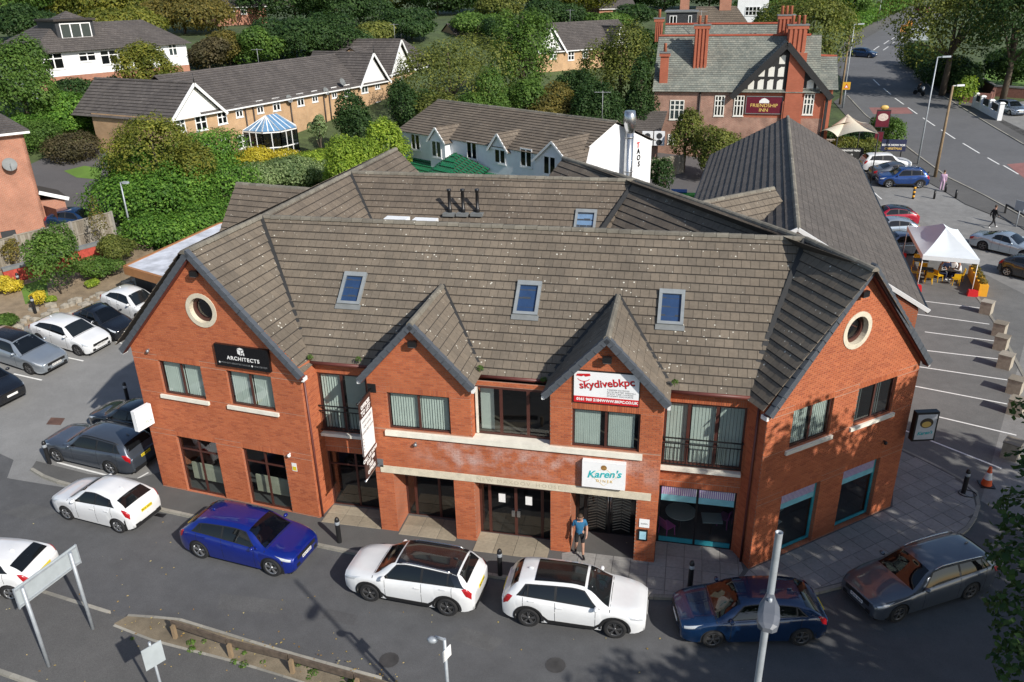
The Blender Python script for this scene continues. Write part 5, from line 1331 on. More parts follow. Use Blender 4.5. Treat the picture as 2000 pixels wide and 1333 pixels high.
park_c('parked_car', 'grey coupe-backed car between a white and a blue crossover', (1752, 334), 6, dict(kind='saloon', L=4.7, W=1.85, H=1.5, wb=2.8, fo=.9, r=.34, hood=1.0, paintm=P['slate'], detail=1), group=rightcars)
park_c('parked_car', 'white crossover with red tail lamps below the pub signs', (1728, 318), 8, dict(SUV, paintm=P['white'], detail=1), group=rightcars)
park_c('parked_car', 'red hatchback half hidden by the long dark roof', (1737, 421), 186, dict(HATCH, L=4.1, paintm=P['red'], roofm=P['black'], detail=1), group=rightcars)
park_c('parked_car', 'pale silver hatchback half hidden by the long dark roof', (1738, 444), 186, dict(HATCH, L=4.1, paintm=P['paleblue'], detail=1), group=rightcars)
park_c('parked_car', 'blue-grey estate car beside the white gazebo', (1755, 475), 186, dict(kind='estate', L=4.65, W=1.8, H=1.5, wb=2.7, fo=.9, r=.33, hood=.97, paintm=P['steelblue'], detail=1), group=rightcars)
park_c('parked_car', 'pale silver coupe passing the gazebo on the access lane', (1968, 474), -38, dict(kind='saloon', L=4.65, W=1.83, H=1.41, wb=2.75, fo=.85, r=.345, hood=.93, paintm=P['paleblue'], wheel='alloy_dark'))
park_c('parked_car', 'dark car at the right edge of the access lane', (2022, 525), -40, dict(HATCH, paintm=P['darkgrey'], detail=1))
park_c('moving_car', 'dark blue hatchback driving down the hill road', (1686, 103), -28, dict(HATCH, L=4.3, W=1.8, paintm=P['navy'], detail=1))
park_c('moving_car', 'red car far up the hill by the dark tree', (1804, 19), -60, dict(HATCH, paintm=P['red'], detail=1))
park_c('parked_car', 'blue-grey car on the driveway behind the white gate posts', (1973, 209), -75, dict(HATCH, L=4.3, W=1.8, paintm=P['steelblue'], detail=1))
# ================================================================ other buildings
M['tan_brick'] = brick_tex('tan_brick', (0.47, 0.27, 0.13), (0.52, 0.32, 0.17), (0.4, 0.31, 0.21))
M['rust_brick'] = brick_tex('rust_brick', (0.36, 0.125, 0.07), (0.43, 0.16, 0.09), (0.36, 0.25, 0.19))
M['pub_brick'] = brick_tex('pub_brick', (0.4, 0.095, 0.045), (0.45, 0.12, 0.06), (0.28, 0.12, 0.08), var=0.12)
M['clinker'] = brick_tex('clinker_brick', (0.28, 0.11, 0.075), (0.36, 0.19, 0.135), (0.33, 0.22, 0.17), bw=.3, bh=.1, ms=.03, var=.35)
M['render_white'] = plain('white_render', (0.78, 0.79, 0.8), 0.85, var=0.06, scale=1.5, bmp=.05)
M['upvc'] = plain('white_upvc', (0.8, 0.8, 0.79), 0.4, var=0.04)
M['slate'] = tile_mat('green_slate', [(0, (0.17, 0.185, 0.165)), (0.5, (0.21, 0.225, 0.195)), (1, (0.26, 0.265, 0.225))], lichen=0.15, grime=(0.7, 1.15))
M['timber_black'] = plain('black_timber', (0.02, 0.02, 0.021), 0.7, var=0.2)
M['green_tile'] = plain('green_glazed_tile', (0.015, 0.14, 0.06), 0.35, var=0.25, scale=6)
M['dark_clad'] = plain('dark_cladding', (0.03, 0.032, 0.036), 0.7)
M['house_glass'] = glass('house_glass', (0.35, 0.4, 0.42), dark=0.3)
M['pipe'] = plain('brown_pipe', (0.03, 0.02, 0.016), .5)
M['orange_fascia'] = plain('orange_fascia', (0.36, 0.16, 0.06), .6, var=.12)
M['felt'] = plain('pale_roof_felt', (0.55, 0.57, 0.62), .8, var=.3, scale=1.2)
def fpx(fr, u, v):                        # wall coordinates of a line of sight
    p = VP(u, v, (fr.a.x, fr.a.y), (fr.a.x+fr.e.x, fr.a.y+fr.e.y)); return (Vector((p.x, p.y))-fr.a).dot(fr.e), p.z
def wall(fr, u0, u1, z0, z1, parent, mat, th=.25, name='wall'):
    m = MB(); fr.box(m, u0, u1, z0, z1, -th, 0); return m.build(name, mat, parent, uv=True)
def gable_end(fr, u0, u1, z0, z1, parent, mat, th=.2, d=0, name='gable'):
    m = MB(); um = (u0+u1)/2
    a = [fr.p(u0, z0, d), fr.p(u1, z0, d), fr.p(um, z1, d)]; b = [fr.p(u0, z0, d-th), fr.p(u1, z0, d-th), fr.p(um, z1, d-th)]
    m.poly(a); m.poly(b[::-1]); m.poly([a[0], a[2], b[2], b[0]]); m.poly([a[2], a[1], b[1], b[2]]); m.poly([a[1], a[0], b[0], b[1]]); return m.build(name, mat, parent, uv=True)
def simple_window(fr, uc, zc, w, h, parent, mull=1, trans=(), mat=None, name='window', d=-.06, gl=None, cill=True):
    o = window(fr, uc-w/2, uc+w/2, zc-h/2, zc+h/2, d, parent, mull=[uc-w/2+w*(i+1)/(mull+1) for i in range(mull)], trans=[zc-h/2+h*t for t in trans], mat=mat or M['upvc'], gl=gl or M['house_glass'], fw=.09, name=name)
    if cill: m = MB(); fr.box(m, uc-w/2-.05, uc+w/2+.05, zc-h/2-.08, zc-h/2-.002, 0, .07); m.build('sill', mat or M['upvc'], o)
    bk = MB(); fr.box(bk, uc-w/2+.04, uc+w/2-.04, zc-h/2+.04, zc+h/2-.04, -.02, .004); bk.build('window_backing', M['blind'] if random.random() < .3 else M['room'], o)  # pale sheet is a curtain; dark one paints the unlit room
    return o
def barge(fr, u0, u1, z0, z1, d, parent, mat, wd=.07, ht=.28):
    um = (u0+u1)/2
    for u in (u0, u1):
        m = MB(); a, b = fr.p(u, z0, d), fr.p(um, z1, d); m.bar(a, b, ht, wd, up=(fr.n.x, fr.n.y, 0)); m.build('bargeboard', mat, parent)
def lift(fr, u, z, d): return fr.p(u, z, d)
# ---- long dark-roofed building to the right
LB = thing('long_building', 'long low building with a dark grey tiled roof running back beside the car park', 'building', (6, 48, 0))
ax0, ax1 = Vector((4.55, 33.2)), Vector((6.98, 63.9)); le = (ax1-ax0).normalized(); ln = Vector((le.y, -le.x))
q3 = lambda p, s, z: Vector((p.x+ln.x*s, p.y+ln.y*s, z))
for s in (-1, 1):
    tile_slope(LB, [q3(ax0, 0, 9), q3(ax1, 0, 9), q3(ax1, s*5.3, 6), q3(ax0, s*5.3, 6)], (le.x, le.y, 0), M['tile_dark'], tw=.4, gauge=.4 if s < 0 else .335, th=.05 if s < 0 else .018)
    m = MB(); wallq(m, q3(ax0, s*5.0, 0), q3(ax1, s*5.0, 0), 0, 6.0); m.build('wall', M['brick_plain'], LB, uv=True)
    m = MB(); m.bar(q3(ax0, s*5.36, 5.9), q3(ax1, s*5.36, 5.9), .12, .14); m.build('gutter', M['black'], LB)
    m = MB(); m.bar(q3(ax0, 0, 9.02)-Vector((le.x, le.y, 0))*.05, q3(ax0, s*5.4, 5.95)-Vector((le.x, le.y, 0))*.05, .07, .16); m.build('bargeboard', M['upvc'], LB)
cap_row(LB, q3(ax0, 0, 9.06), q3(ax1, 0, 9.06), M['ridge_cap'], 'ridge_tile', L=.45)
for ax in (ax0, ax1):
    m = MB(); m.poly([q3(ax, -5, 0), q3(ax, 5, 0), q3(ax, 5, 6), q3(ax, 0, 8.9), q3(ax, -5, 6)]); m.build('gable', M['brick_plain'], LB, uv=True)
# ---- flat-roofed annexe behind the left gable
AN = thing('flat_roof_annexe', 'flat-roofed annexe with pale roof and orange-brown fascia behind the left gable', 'annexe', (-31, 43, 0))
z = 3.7; c = [G(243, 521, z), G(345, 551, z), G(400, 540, z), G(470, 430, z), G(428, 437, z)]
cc2 = ccw([(p.x, p.y) for p in c]); m = MB(); m.poly([(x, y, z) for x, y in cc2]); m.build('flat_roof', M['felt'], AN)
m = MB(); n = len(cc2)
for i in range(n):
    a, b = cc2[i], cc2[(i+1) % n]; m.bar((a[0], a[1], z-.2), (b[0], b[1], z-.2), .18, .5)
m.build('fascia', M['orange_fascia'], AN)
m = MB()
for i in range(n):
    a, b = cc2[i], cc2[(i+1) % n]; g = Vector((sum(p[0] for p in cc2)/n, sum(p[1] for p in cc2)/n)); a = g+(Vector(a)-g)*.9; b = g+(Vector(b)-g)*.9; wallq(m, a, b, 0, z-.3)
m.build('wall', M['dark_clad'], AN)
p = G(268, 558, 1.8); m = MB(); m.box(p.x-.1, p.x+1.3, p.y+.2, p.y+.3, .8, 2.9); m.build('blue_door_panel', plain('blue_panel', (.02, .2, .36), .5), AN)
# ---- white restaurant building behind
WB = thing('white_restaurant', 'white rendered building with brown tiled roof, gabled dormers and a green tiled lean-to', 'building', (-16, 60, 1))
wf = Fr((-24.3, 65.75), (-7.9, 55.2)); WL = wf.L; ze, zr, dp = 7.2, 9.2, 9.3; nz = Vector((wf.n.x, wf.n.y, 0))
wall(wf, 0, WL, 0, ze-.05, WB, M['render_white'])
er = Fr(tuple(wf.p(WL, 0, 0).xy), tuple(wf.p(WL, 0, -dp).xy))
m = MB(); m.poly([er.p(0, 0), er.p(dp, 0), er.p(dp, ze-.05), er.p(dp/2, zr-.1), er.p(0, ze-.05)]); m.build('gable_wall', M['render_white'], WB)
m = MB(); wallq(m, wf.p(0, 0, -dp), wf.p(0, 0, 0), 0, ze); wallq(m, wf.p(WL, 0, -dp), wf.p(0, 0, -dp), 0, ze); m.build('wall', M['render_white'], WB)
for s in (1, -1):
    d0 = .12 if s > 0 else -dp-.3
    tile_slope(WB, [wf.p(-.3, zr, -dp/2), wf.p(WL+.2, zr, -dp/2), wf.p(WL+.2, ze-.03, d0), wf.p(-.3, ze-.03, d0)], (wf.e.x, wf.e.y, 0), M['tile_b'], tw=.33, gauge=.345, th=.05)
cap_row(WB, wf.p(-.3, zr+.05, -dp/2), wf.p(WL+.2, zr+.05, -dp/2), M['ridge_cap'], 'ridge_tile')
off_f = lambda f_, d_: Fr(tuple(f_.p(0, 0, d_).xy), tuple(f_.p(1, 0, d_).xy))
for px_, half, pr in (((852, 249), .95, .6), ((973, 261), .95, .1), ((1080, 276), 1.7, 1.0)):
    uu, zt = fpx(off_f(wf, pr), *px_)
    if pr > .3: wall(wf, uu-half, uu+half, 0 if half > 1 else 4.2, ze-.2, WB, M['render_white'], th=-pr, name='bay_wall')
    gable_end(wf, uu-half-.05, uu+half+.05, ze-.21, zt-.05, WB, M['render_white'], d=pr, th=.3)
    for s in (-1, 1):
        tile_slope(WB, [wf.p(uu, zt, pr+.2), wf.p(uu, zt, -(zt-ze)/(zr-ze)*dp/2-.3), wf.p(uu+s*(half+.25), ze-.3, -.2), wf.p(uu+s*(half+.25), ze-.3, pr+.2)], (nz.x, nz.y, 0), M['tile_b'], tw=.33, th=.04)
    barge(wf, uu-half-.2, uu+half+.2, ze-.32, zt-.05, pr+.18, WB, M['upvc'], ht=.14)
for (u, v), pr in (((812, 276), 0), ((853, 290), .6), ((922, 293), 0), ((977, 301), 0), ((1028, 307), 0), ((1074, 322), 1.0)):
    f2_ = Fr(tuple(wf.p(0, 0, pr).xy), tuple(wf.p(1, 0, pr).xy)); a, zz = fpx(f2_, u, v); simple_window(f2_, a, zz-.06, 1.2, 1.35, WB, mull=1)
m = MB(); er.box(m, .3, .4, 1.5, 5, 0, .08); m.build('downpipe', M['grey_metal'], WB)
for i, ch in enumerate('TAOS'): qa, qz = fpx(er, 1246+i*.4, 284+i*12.3); text(er, ch, qa, qz, .55, M['red'] if i == 0 else M['black'], WB, d=.03, bold=.02)
# green tiled lean-to with a raised hip
(la, lza), (lb_, lzb) = fpx(wf, 793, 306), fpx(wf, 1020, 344); lt = [wf.p(la, lza, .02), wf.p(lb_, lzb, .02), wf.p(lb_+.4, lzb-2.2, 4.2), wf.p(la-.4, lza-2.2, 4.2)]
gl_ = WB
tile_slope(gl_, lt, (wf.e.x, wf.e.y, 0), M['green_tile'], tw=.24, gauge=.5, th=.09, gap=.09)
ua, za = fpx(Fr(tuple(wf.p(0, 0, 1.0).xy), tuple(wf.p(1, 0, 1.0).xy)), 890, 299)
ap = wf.p(ua, za, 1.0)
for a, b in (((-2.3, 3.9), (2.6, 3.9)), ((2.6, 3.9), (2.9, .1)), ((-2.6, .1), (-2.3, 3.9))):
    A_, B_ = wf.p(ua+a[0], za-2.6 if a[1] > 1 else za-1.0, a[1]), wf.p(ua+b[0], za-2.6 if b[1] > 1 else za-1.0, b[1]); tile_slope(gl_, [A_, B_, ap], (B_-A_), M['green_tile'], tw=.24, gauge=.5, th=.09, gap=.09)
m = MB(); wallq(m, wf.p(.2, 0, 4.1), wf.p(12.5, 0, 4.1), 0, 2.6); wallq(m, wf.p(12.5, 0, 4.1), wf.p(12.5, 0, 0), 0, 2.6); m.build('lean_to_wall', M['render_white'], WB)
fl_ = thing('flue', 'tall steel extractor flue on the white gable end', 'flue', wf.p(WL+1, 0, -5)); q = er.p(5.6, 0, .6)
m = MB(); m.tube([(q.x, q.y, .5), (q.x, q.y, 8.4)], .33, 12); m.tube([(q.x, q.y, 8.4), (q.x, q.y, 9.2), (q.x, q.y, 9.5), (q.x, q.y, 9.9)], [.36, .5, .45, .38], 12); m.build('flue_pipe', M['steel'], fl_)
m = MB()
for zz in (3, 5.5, 8): m.tube([(q.x, q.y, zz), (q.x, q.y, zz+.08)], .36, 12)
m.build('clamp_band', M['grey_metal'], fl_, kind='stuff')
# ---- the pub
PU = thing('pub', 'old red brick pub with slate roof, tall chimneys and black and white timbered gable', 'pub', (4, 88, 1.5))
pf = Fr((-4.0, 84.0), (14.0, 83.4)); gz = 1.2; pe = 8.5; pr_ = 13.3
ug0, ug1 = fpx(pf, 1432, 180)[0], fpx(pf, 1622, 180)[0]; uga, zga = fpx(pf, 1538, 84)
wall(pf, .2, ug0+.3, gz, pe, PU, M['clinker']); zq = fpx(pf, 1420, 229)[1]; wall(pf, ug0+.302, ug1-.4, gz, zq, PU, M['clinker'], th=.2); wall(pf, ug0+.302, ug1-.4, zq, pe, PU, M['pub_brick'])
m = MB(); wallq(m, pf.p(.2, 0, -9), pf.p(.2, 0, 0), gz, pe); wallq(m, pf.p(ug1-.4, 0, 0), pf.p(ug1-.4, 0, -9), gz, pe); m.build('side_wall', M['pub_brick'], PU, uv=True)
for s in (1, -1):
    tile_slope(PU, [pf.p(0, pr_, -4.4), pf.p(ug1-1, pr_, -4.4), pf.p(ug1-1, pe-.1, .35 if s > 0 else -9.1), pf.p(0, pe-.1, .35 if s > 0 else -9.1)], (pf.e.x, pf.e.y, 0), M['slate'], tw=.3, gauge=.26, th=.02)
m = MB(); m.bar(pf.p(0, pr_+.06, -4.4), pf.p(ug1-2, pr_+.06, -4.4), .3, .16); m.build('ridge_tiles', M['red_ridge'] if 'red_ridge' in M else M.setdefault('red_ridge', plain('red_ridge', (0.38, 0.09, 0.05), .8)), PU)
tile_slope(PU, [pf.p(.3, pr_+.9, -8.6), pf.p(ug1-3, pr_+.9, -8.6), pf.p(ug1-3, pr_-3, -5), pf.p(.3, pr_-3, -5)], (pf.e.x, pf.e.y, 0), M['slate'], tw=.3, gauge=.26, th=.02)
m = MB(); m.bar(pf.p(.3, pr_+.96, -8.6), pf.p(ug1-3, pr_+.96, -8.6), .3, .16); m.build('ridge_tiles', M['red_ridge'], PU)
m = MB(); m.poly([pf.p(.25, pe, 0), pf.p(.25, pr_-.1, -4.4), pf.p(.25, pe, -9)]); m.build('gable', M['dark_clad'], PU)
# timbered gable with pillar of brick, bargeboards and roof behind
for u, s in ((ug0-.15, 1), (ug1+.15, -1)):
    tile_slope(PU, [pf.p(uga, zga+.1, .5), pf.p(uga, zga+.1, -8), pf.p(u, pe-.45, -8), pf.p(u, pe-.45, .5)], (pf.n.x, pf.n.y, 0), M['slate'], tw=.3, gauge=.26, th=.02)
    m = MB(); m.bar(pf.p(u, pe-.6, .52), pf.p(uga, zga-.1, .52), .55, .12, up=(pf.n.x, pf.n.y, 0)); m.v = [tuple(v) for v in m.v]; m.build('bargeboard', M['timber_black'], PU)
m = MB(); m.poly([pf.p(ug0+.1, pe-.15, .1), pf.p(ug1-.1, pe-.15, .1), pf.p(uga, zga-.1, .1)]); m.build('gable', M['timber_black'], PU)
pil0, pil1 = fpx(pf, 1533, 190)[0], fpx(pf, 1566, 190)[0]
m = MB(); pf.box(m, pil0, pil1, gz, 12.0, 0, .3); pf.box(m, pil0-.15, pil1+.15, gz, 7.6, 0, .25); m.build('chimney_breast', M['pub_brick'], PU, uv=True)
M['plaster'] = plain('cream_plaster', (0.75, 0.74, 0.68), .8, var=.05)
def gable_w(z): t = (z-(pe-.15))/(zga-.1-(pe-.15)); return ug0+.1+(uga-ug0-.1)*t, ug1-.1+(uga-ug1+.1)*t
for row, (z0, z1) in enumerate(((8.55, 9.6), (9.85, 10.75), (11.0, 11.8))):
    uu = pil0-.35
    while True:
        lo, hi = gable_w(z1); w2 = .54
        if uu-w2 < gable_w(z0)[0]+.3: break
        cut = max(lo+.35-(uu-w2), 0); zt = z1-cut*.9
        if zt > z0+.15:
            m = MB(); pts = [(uu-w2, z0), (uu, z0), (uu, max(zt, z1-.2)-.0), (uu-.12, z1-.03), (uu-w2/2, z1 if cut < .3 else (z1+zt)/2), (uu-w2, zt-.2 if cut == 0 else zt)]
            m.poly([pf.p(a, b, .115) for a, b in pts]); m.build('plaster_panel', M['plaster'], PU)
        uu -= .88
    uu = pil1+.3
    for k in range(2 if row == 0 else 0):
        m = MB(); m.poly([pf.p(a, b, .115) for a, b in ((uu, z0), (uu+.62, z0), (uu+.62, z1-.15-.3*k), (uu+.31, z1-.1*k), (uu, z1-.15))]); m.build('plaster_panel', M['plaster'], PU); uu += .9
for u, v, w, h in ((1405, 207, .95, 1.95), (1443, 207, .95, 1.95), (1579, 204, .95, 1.95), (1322, 215, 1.4, 1.9), (1312, 272, .8, 1.0)):
    a, zz = fpx(pf, u, v); simple_window(pf, a, zz, w, h, PU, mull=2, trans=(.5, .75), mat=M['plaster'])
for u, v0, v1 in ((1368, 182, 285),):
    a, z1_ = fpx(pf, u, v0); m = MB(); m.tube([pf.p(a, gz, .1), pf.p(a, pe, .1)], .08); m.build('downpipe', M['pipe'], PU)
def chimney(x, y, z0, z1, w, d, parent, mat, pots=2, ribs=True):
    m = MB(); m.box(x-w/2, x+w/2, y-d/2, y+d/2, z0, z1)
    if ribs:
        k = 4
        for i in range(k): xx = x-w/2+w*(i+.5)/k; m.box(xx-w*.07, xx+w*.07, y-d/2-.1, y-d/2+.01, z0, z1-.3)
    m.box(x-w/2-.12, x+w/2+.12, y-d/2-.12, y+d/2+.12, z1-.3, z1)
    o = m.build('chimney', mat, parent, uv=True)
    m = MB(); m.box(x-w/2-.17, x+w/2+.17, y-d/2-.17, y+d/2+.17, z1, z1+.12); m.build('chimney_cap', M['rl_flash'], o)
    for i in range(pots):
        px_ = x+(i-(pots-1)/2)*w/(pots+.3); m = MB(); m.tube([(px_, y, z1+.1), (px_, y, z1+.85), (px_, y, z1+.9)], [.17, .14, .17], 8); m.build('chimney_pot', M['pub_pot'] if 'pub_pot' in M else M.setdefault('pub_pot', plain('terracotta', (0.4, 0.13, 0.07), .7)), o)
    return o
def chim_px(u, v, y, zb, w, d, **k):      # stack whose top centre is seen at u, v on the plane y
    p = VP(u, v, (-50, y), (50, y)); chimney(p.x, y, zb, p.z, w, d, PU, M['pub_brick'], **k)
chim_px(1372, 50, 86.0, 9.5, 1.35, .9, pots=2); chim_px(1299, 104, 84.6, 8.6, .8, .6, pots=1, ribs=False); chim_px(1288, 37, 92.5, 12.5, .8, .7, pots=1)
chim_px(1536, 31, 89, 12, 1.4, 1.0, pots=3); chim_px(1559, 50, 87, 10.5, 1.7, 1.0, pots=3)
# right hand lower slate roof, lean-to on the left
uL, zL = fpx(pf, 1575, 107); uR, _ = fpx(pf, 1637, 160)
tile_slope(PU, [pf.p(uga+.5, 11.6, -3.5), pf.p(uR, 11.4, -3.5), pf.p(uR+.1, 8.7, .2), pf.p(uga+.5, 8.7, .2)], (pf.e.x, pf.e.y, 0), M['slate'], tw=.3, gauge=.26, th=.02)
m = MB(); m.bar(pf.p(uga+.5, 11.65, -3.5), pf.p(uR, 11.45, -3.5), .3, .16); m.build('ridge_tiles', M['red_ridge'], PU)
m = MB(); pf.box(m, ug1-.4, uR-.3, gz, 8.6, -7, -.3); m.build('wing_wall', M['pub_brick'], PU, uv=True)
m = MB(); pf.box(m, ug1-.35, ug1-.1, gz, 8, .0, .25); m.build('corner_post', M['timber_black'], PU)
wall(Fr((-8.2, 79), (-3.0, 78.8)), 0, 5.2, 1, 4.6, PU, M['clinker'], name='lean_to_wall'); tile_slope(PU, [(-8.4, 78.8, 4.5), (-3.0, 78.6, 4.5), (-2.4, 83.5, 6.6), (-8.4, 83.5, 6.4)], (1, 0, 0), M['tile_dark'])
for u, v in ((1288, 270), (1265, 270)):
    p = VP(u, v, (-20, 78.5), (20, 78.4)); t = thing('air_conditioner', 'grey air conditioning unit on the pub lean-to wall, %s of the pair' % ('right' if u > 1280 else 'left'), 'air conditioner', p, group='air conditioners on the pub lean-to')
    m = MB(); m.box(p.x-.5, p.x+.5, p.y-.35, p.y, p.z-.65, p.z+.65); m.build('casing', M['render_white'], t)
    m = MB(); m.tube([(p.x, p.y-.36, p.z+.25), (p.x, p.y-.37, p.z+.25)], .28, 12); m.tube([(p.x, p.y-.36, p.z-.35), (p.x, p.y-.37, p.z-.35)], .28, 12); m.build('fan_grille', M['dark_clad'], t, kind='stuff')
# pub name sign
u0_, z1_ = fpx(pf, 1459, 189); u1_, z0_ = fpx(pf, 1525, 222)
M['maroon'] = plain('maroon_paint', (0.12, 0.008, 0.022), .45, var=.1)
s = sign_board('pub_sign', 'maroon FRIENDSHIP INN sign with gold letters on the pub gable wall', pf, u0_, u1_, z0_, z1_, .12, M['maroon'], th=.1)
um_ = (u0_+u1_)/2; hh = z1_-z0_
text(pf, 'FRIENDSHIP', um_, z0_+hh*.47, hh*.3, M['gold2'] if 'gold2' in M else M.setdefault('gold2', plain('gold_letters', (0.75, 0.55, 0.15), .4, var=0)), s, d=.125, bold=.0, sx=1.05); text(pf, 'INN', um_, z0_+hh*.19, hh*.3, M['gold2'], s, d=.125, bold=.0, sx=1.05)
m = MB(); m.poly([pf.p(um_+a, z0_+hh*b, .125) for a, b in ((-.45, .62), (.45, .62), (.47, .75), (.25, .86), (0, .93), (-.25, .88), (-.47, .74))]); m.build('white_emblem', M['upvc'], s)
m = MB()
for a, b, c_, d_ in ((u0_-.06, u1_+.06, z1_, z1_+.07), (u0_-.06, u1_+.06, z0_-.07, z0_), (u0_-.06, u0_, z0_, z1_), (u1_, u1_+.06, z0_, z1_)): pf.box(m, a, b, c_, d_, .0, .15)
m.build('sign_frame', M['rl_flash'], s)
# ---- tan brick terraces and other houses
def terrace(label, A, Bp, zg, ze, zr, gables, depth, wins, parent_cat='house', brickm=None, tile=None, r0=-.2, pipes=()):
    fr = Fr(A, Bp); L = fr.L; t = thing('brick_terrace', label, parent_cat, fr.p(L/2, zg, 0)); bm = brickm or M['tan_brick']; tl = tile or M['tile_house']
    wall(fr, 0, L, zg-.5, ze, t, bm)
    m = MB(); wallq(m, fr.p(0, 0, -depth), fr.p(0, 0, 0), zg-.5, ze); wallq(m, fr.p(L, 0, 0), fr.p(L, 0, -depth), zg-.5, ze); wallq(m, fr.p(L, 0, -depth), fr.p(0, 0, -depth), zg-.5, ze); m.build('side_wall', bm, t, uv=True)
    for s in (1, -1):
        d0 = .35 if s > 0 else -depth-.35
        tile_slope(t, [fr.p(r0, zr, -depth/2), fr.p(L+.2, zr, -depth/2), fr.p(L+.2, ze-.1, d0), fr.p(r0, ze-.1, d0)], (fr.e.x, fr.e.y, 0), tl, tw=.33, gauge=.34, th=.05)
    cap_row(t, fr.p(r0, zr+.04, -depth/2), fr.p(L+.2, zr+.04, -depth/2), M['ridge_cap'] if tl is M['tile_b'] else tl, 'ridge_tile', L=.6, r=.14)
    m = MB(); m.bar(fr.p(-.2, ze-.16, .36), fr.p(L+.2, ze-.16, .36), .1, .12); m.build('gutter', M['upvc'], t)
    for f in ((0, L) if r0 < 0 else (L,)):
        m = MB(); m.poly([fr.p(f, ze, 0), fr.p(f, zr-.1, -depth/2), fr.p(f, ze, -depth)]); m.build('gable', bm, t, uv=True)
    for u0, u1, zt, back in gables:
        um = (u0+u1)/2
        gable_end(fr, u0, u1, ze-.15, zt-.2, t, M['upvc'], d=.1)
        for s, u in ((1, u0-.3), (-1, u1+.3)):
            tile_slope(t, [fr.p(um, zt, .5), fr.p(um, zt, -back), fr.p(u, ze-.3, -back), fr.p(u, ze-.3, .5)], (fr.n.x, fr.n.y, 0), tl, tw=.33, gauge=.34, th=.05)
        cap_row(t, fr.p(um, zt+.04, .5), fr.p(um, zt+.04, -back), tl, 'ridge_tile', L=.6, r=.14)
        barge(fr, u0-.3, u1+.3, ze-.4, zt-.1, .5, t, M['upvc'], ht=.24)
        m = MB(); m.tube([fr.p(um, zt-.1, .5), fr.p(um, zt+.75, .5)], [.05, .02], 6); m.build('finial', M['black'], t)
    for w in wins:
        a, zz = fpx(fr, w[0], w[1]); simple_window(fr, a, zz, w[2], w[3], t, mull=w[4] if len(w) > 4 else 1, trans=(.5,))
    for u, v in pipes:
        a, zz = fpx(fr, u, v); m = MB(); m.tube([fr.p(a, zg, .1), fr.p(a, ze-.1, .1)], .07); m.build('downpipe', M['pipe'], t)
    return t, fr
EV = 8.85; e_a, e_b = G(445, 211, EV), G(692, 167, EV); e_d = (e_b-e_a).normalized(); TA = tuple(e_a.xy-e_d.xy*9.0); TBp = tuple(e_b.xy+e_d.xy*1.5); fT = Fr(TA, TBp)
g0, g1 = fpx(fT, 328, 240)[0], fpx(fT, 432, 212)[0]; GABZ = fpx(fT, 366, 162)[1]; h0, h1 = fpx(fT, 700, 168)[0], fpx(fT, 757, 150)[0]; HABZ = fpx(fT, 725, 103)[1]
TA = tuple(fT.p(g0, 0).xy); fT = Fr(TA, TBp); h0 -= g0; h1 -= g0; g1 -= g0; g0 = 0.0
t1, fr1 = terrace('tan brick terrace with dark tiled roof and white bargeboarded gables', TA, tuple(fT.p(h1, 0).xy), 3.6, 8.85, 11.7, [(g0+.1, g1-.1, GABZ, 12), (h0, h1-.3, HABZ, 8)], 9.5,
   [(352, 243, .95, 1.3), (392, 239, 1.25, 1.35), (433, 229, 1.1, 1.2), (466, 217, .85, 1.1), (507, 209, .85, 1.15), (539, 204, 1.0, 1.2), (586, 195, 1.0, 1.2), (614, 188.5, .85, 1.1), (652, 181, .85, 1.1), (677, 177, 1.0, 1.2), (473, 277, 1.1, 1.2), (441, 283, 1.0, 1.9)],
   r0=3.4, pipes=((481, 240), (497, 240), (568, 220), (632, 200), (643, 200)))
# patio doors, second gable wall, satellite dishes
a, zz = fpx(fr1, 410, 303); simple_window(fr1, a, zz, 1.6, 2.0, t1, name='patio_door')
for u, v, w, h in ((711, 168, 1.2, 1.5), (736, 162, .9, 1.3), (740, 212, 1.0, 1.5)):
    a, zz = fpx(fr1, u, v); simple_window(fr1, a, zz, w, h, t1, trans=(.5,))
def dish(parent, p, n, r=.4):
    m = MB(); q = Vector((n[0], n[1], .45)).normalized(); sx = q.cross(Vector((0, 0, 1))).normalized(); sy = sx.cross(q); c_ = Vector(p)+Vector((n[0], n[1], 0))*.35; k = 14
    vs = [c_-q*.1]+[c_+(sx*math.cos(i*2*math.pi/k)+sy*math.sin(i*2*math.pi/k))*r for i in range(k)]; m.add(vs, [(0, i+1, (i+1) % k+1) for i in range(k)], 0, True); m.tube([p, c_-q*.08], .03)
    m.bar(c_-sy*r, c_+q*.35, .03, .03); return m.build('satellite_dish', M['rl_flash'], parent)
for u, v in ((560, 193), (632, 178), (664, 160)):
    a, zz = fpx(fr1, u, v); dish(t1, fr1.p(a, zz, 0), fr1.n)
t2, fr2 = terrace('second tan brick house with white gable half hidden by the big tree', tuple(DP(757, 145, 99).xy), tuple(DP(850, 122, 112).xy), 4.5, DP(757, 145, 99).z, DP(757, 145, 99).z+2.9, [(.2, 6.6, DP(757, 145, 99).z+3.6, 12)], 9, [(785, 160, 1.1, 1.3)])
e3 = DP(1048, 102, 112)
t3, fr3 = terrace('tan brick terrace with two white gables behind the dark hedge trees', tuple(DP(1048, 102, 112).xy), tuple(DP(1245, 92, 124).xy), 4.6, e3.z, e3.z+3.2, [(.0, 4.6, e3.z+3.1, 8), (13.2, 16, e3.z+2.6, 6)], 9,
   [(1080, 107, 1.1, 1.1), (1115, 109, 1.1, 1.2), (1143, 105, 1.0, 1.1), (1078, 150, 1.2, 1.2), (1115, 150, 1.2, 1.3)])
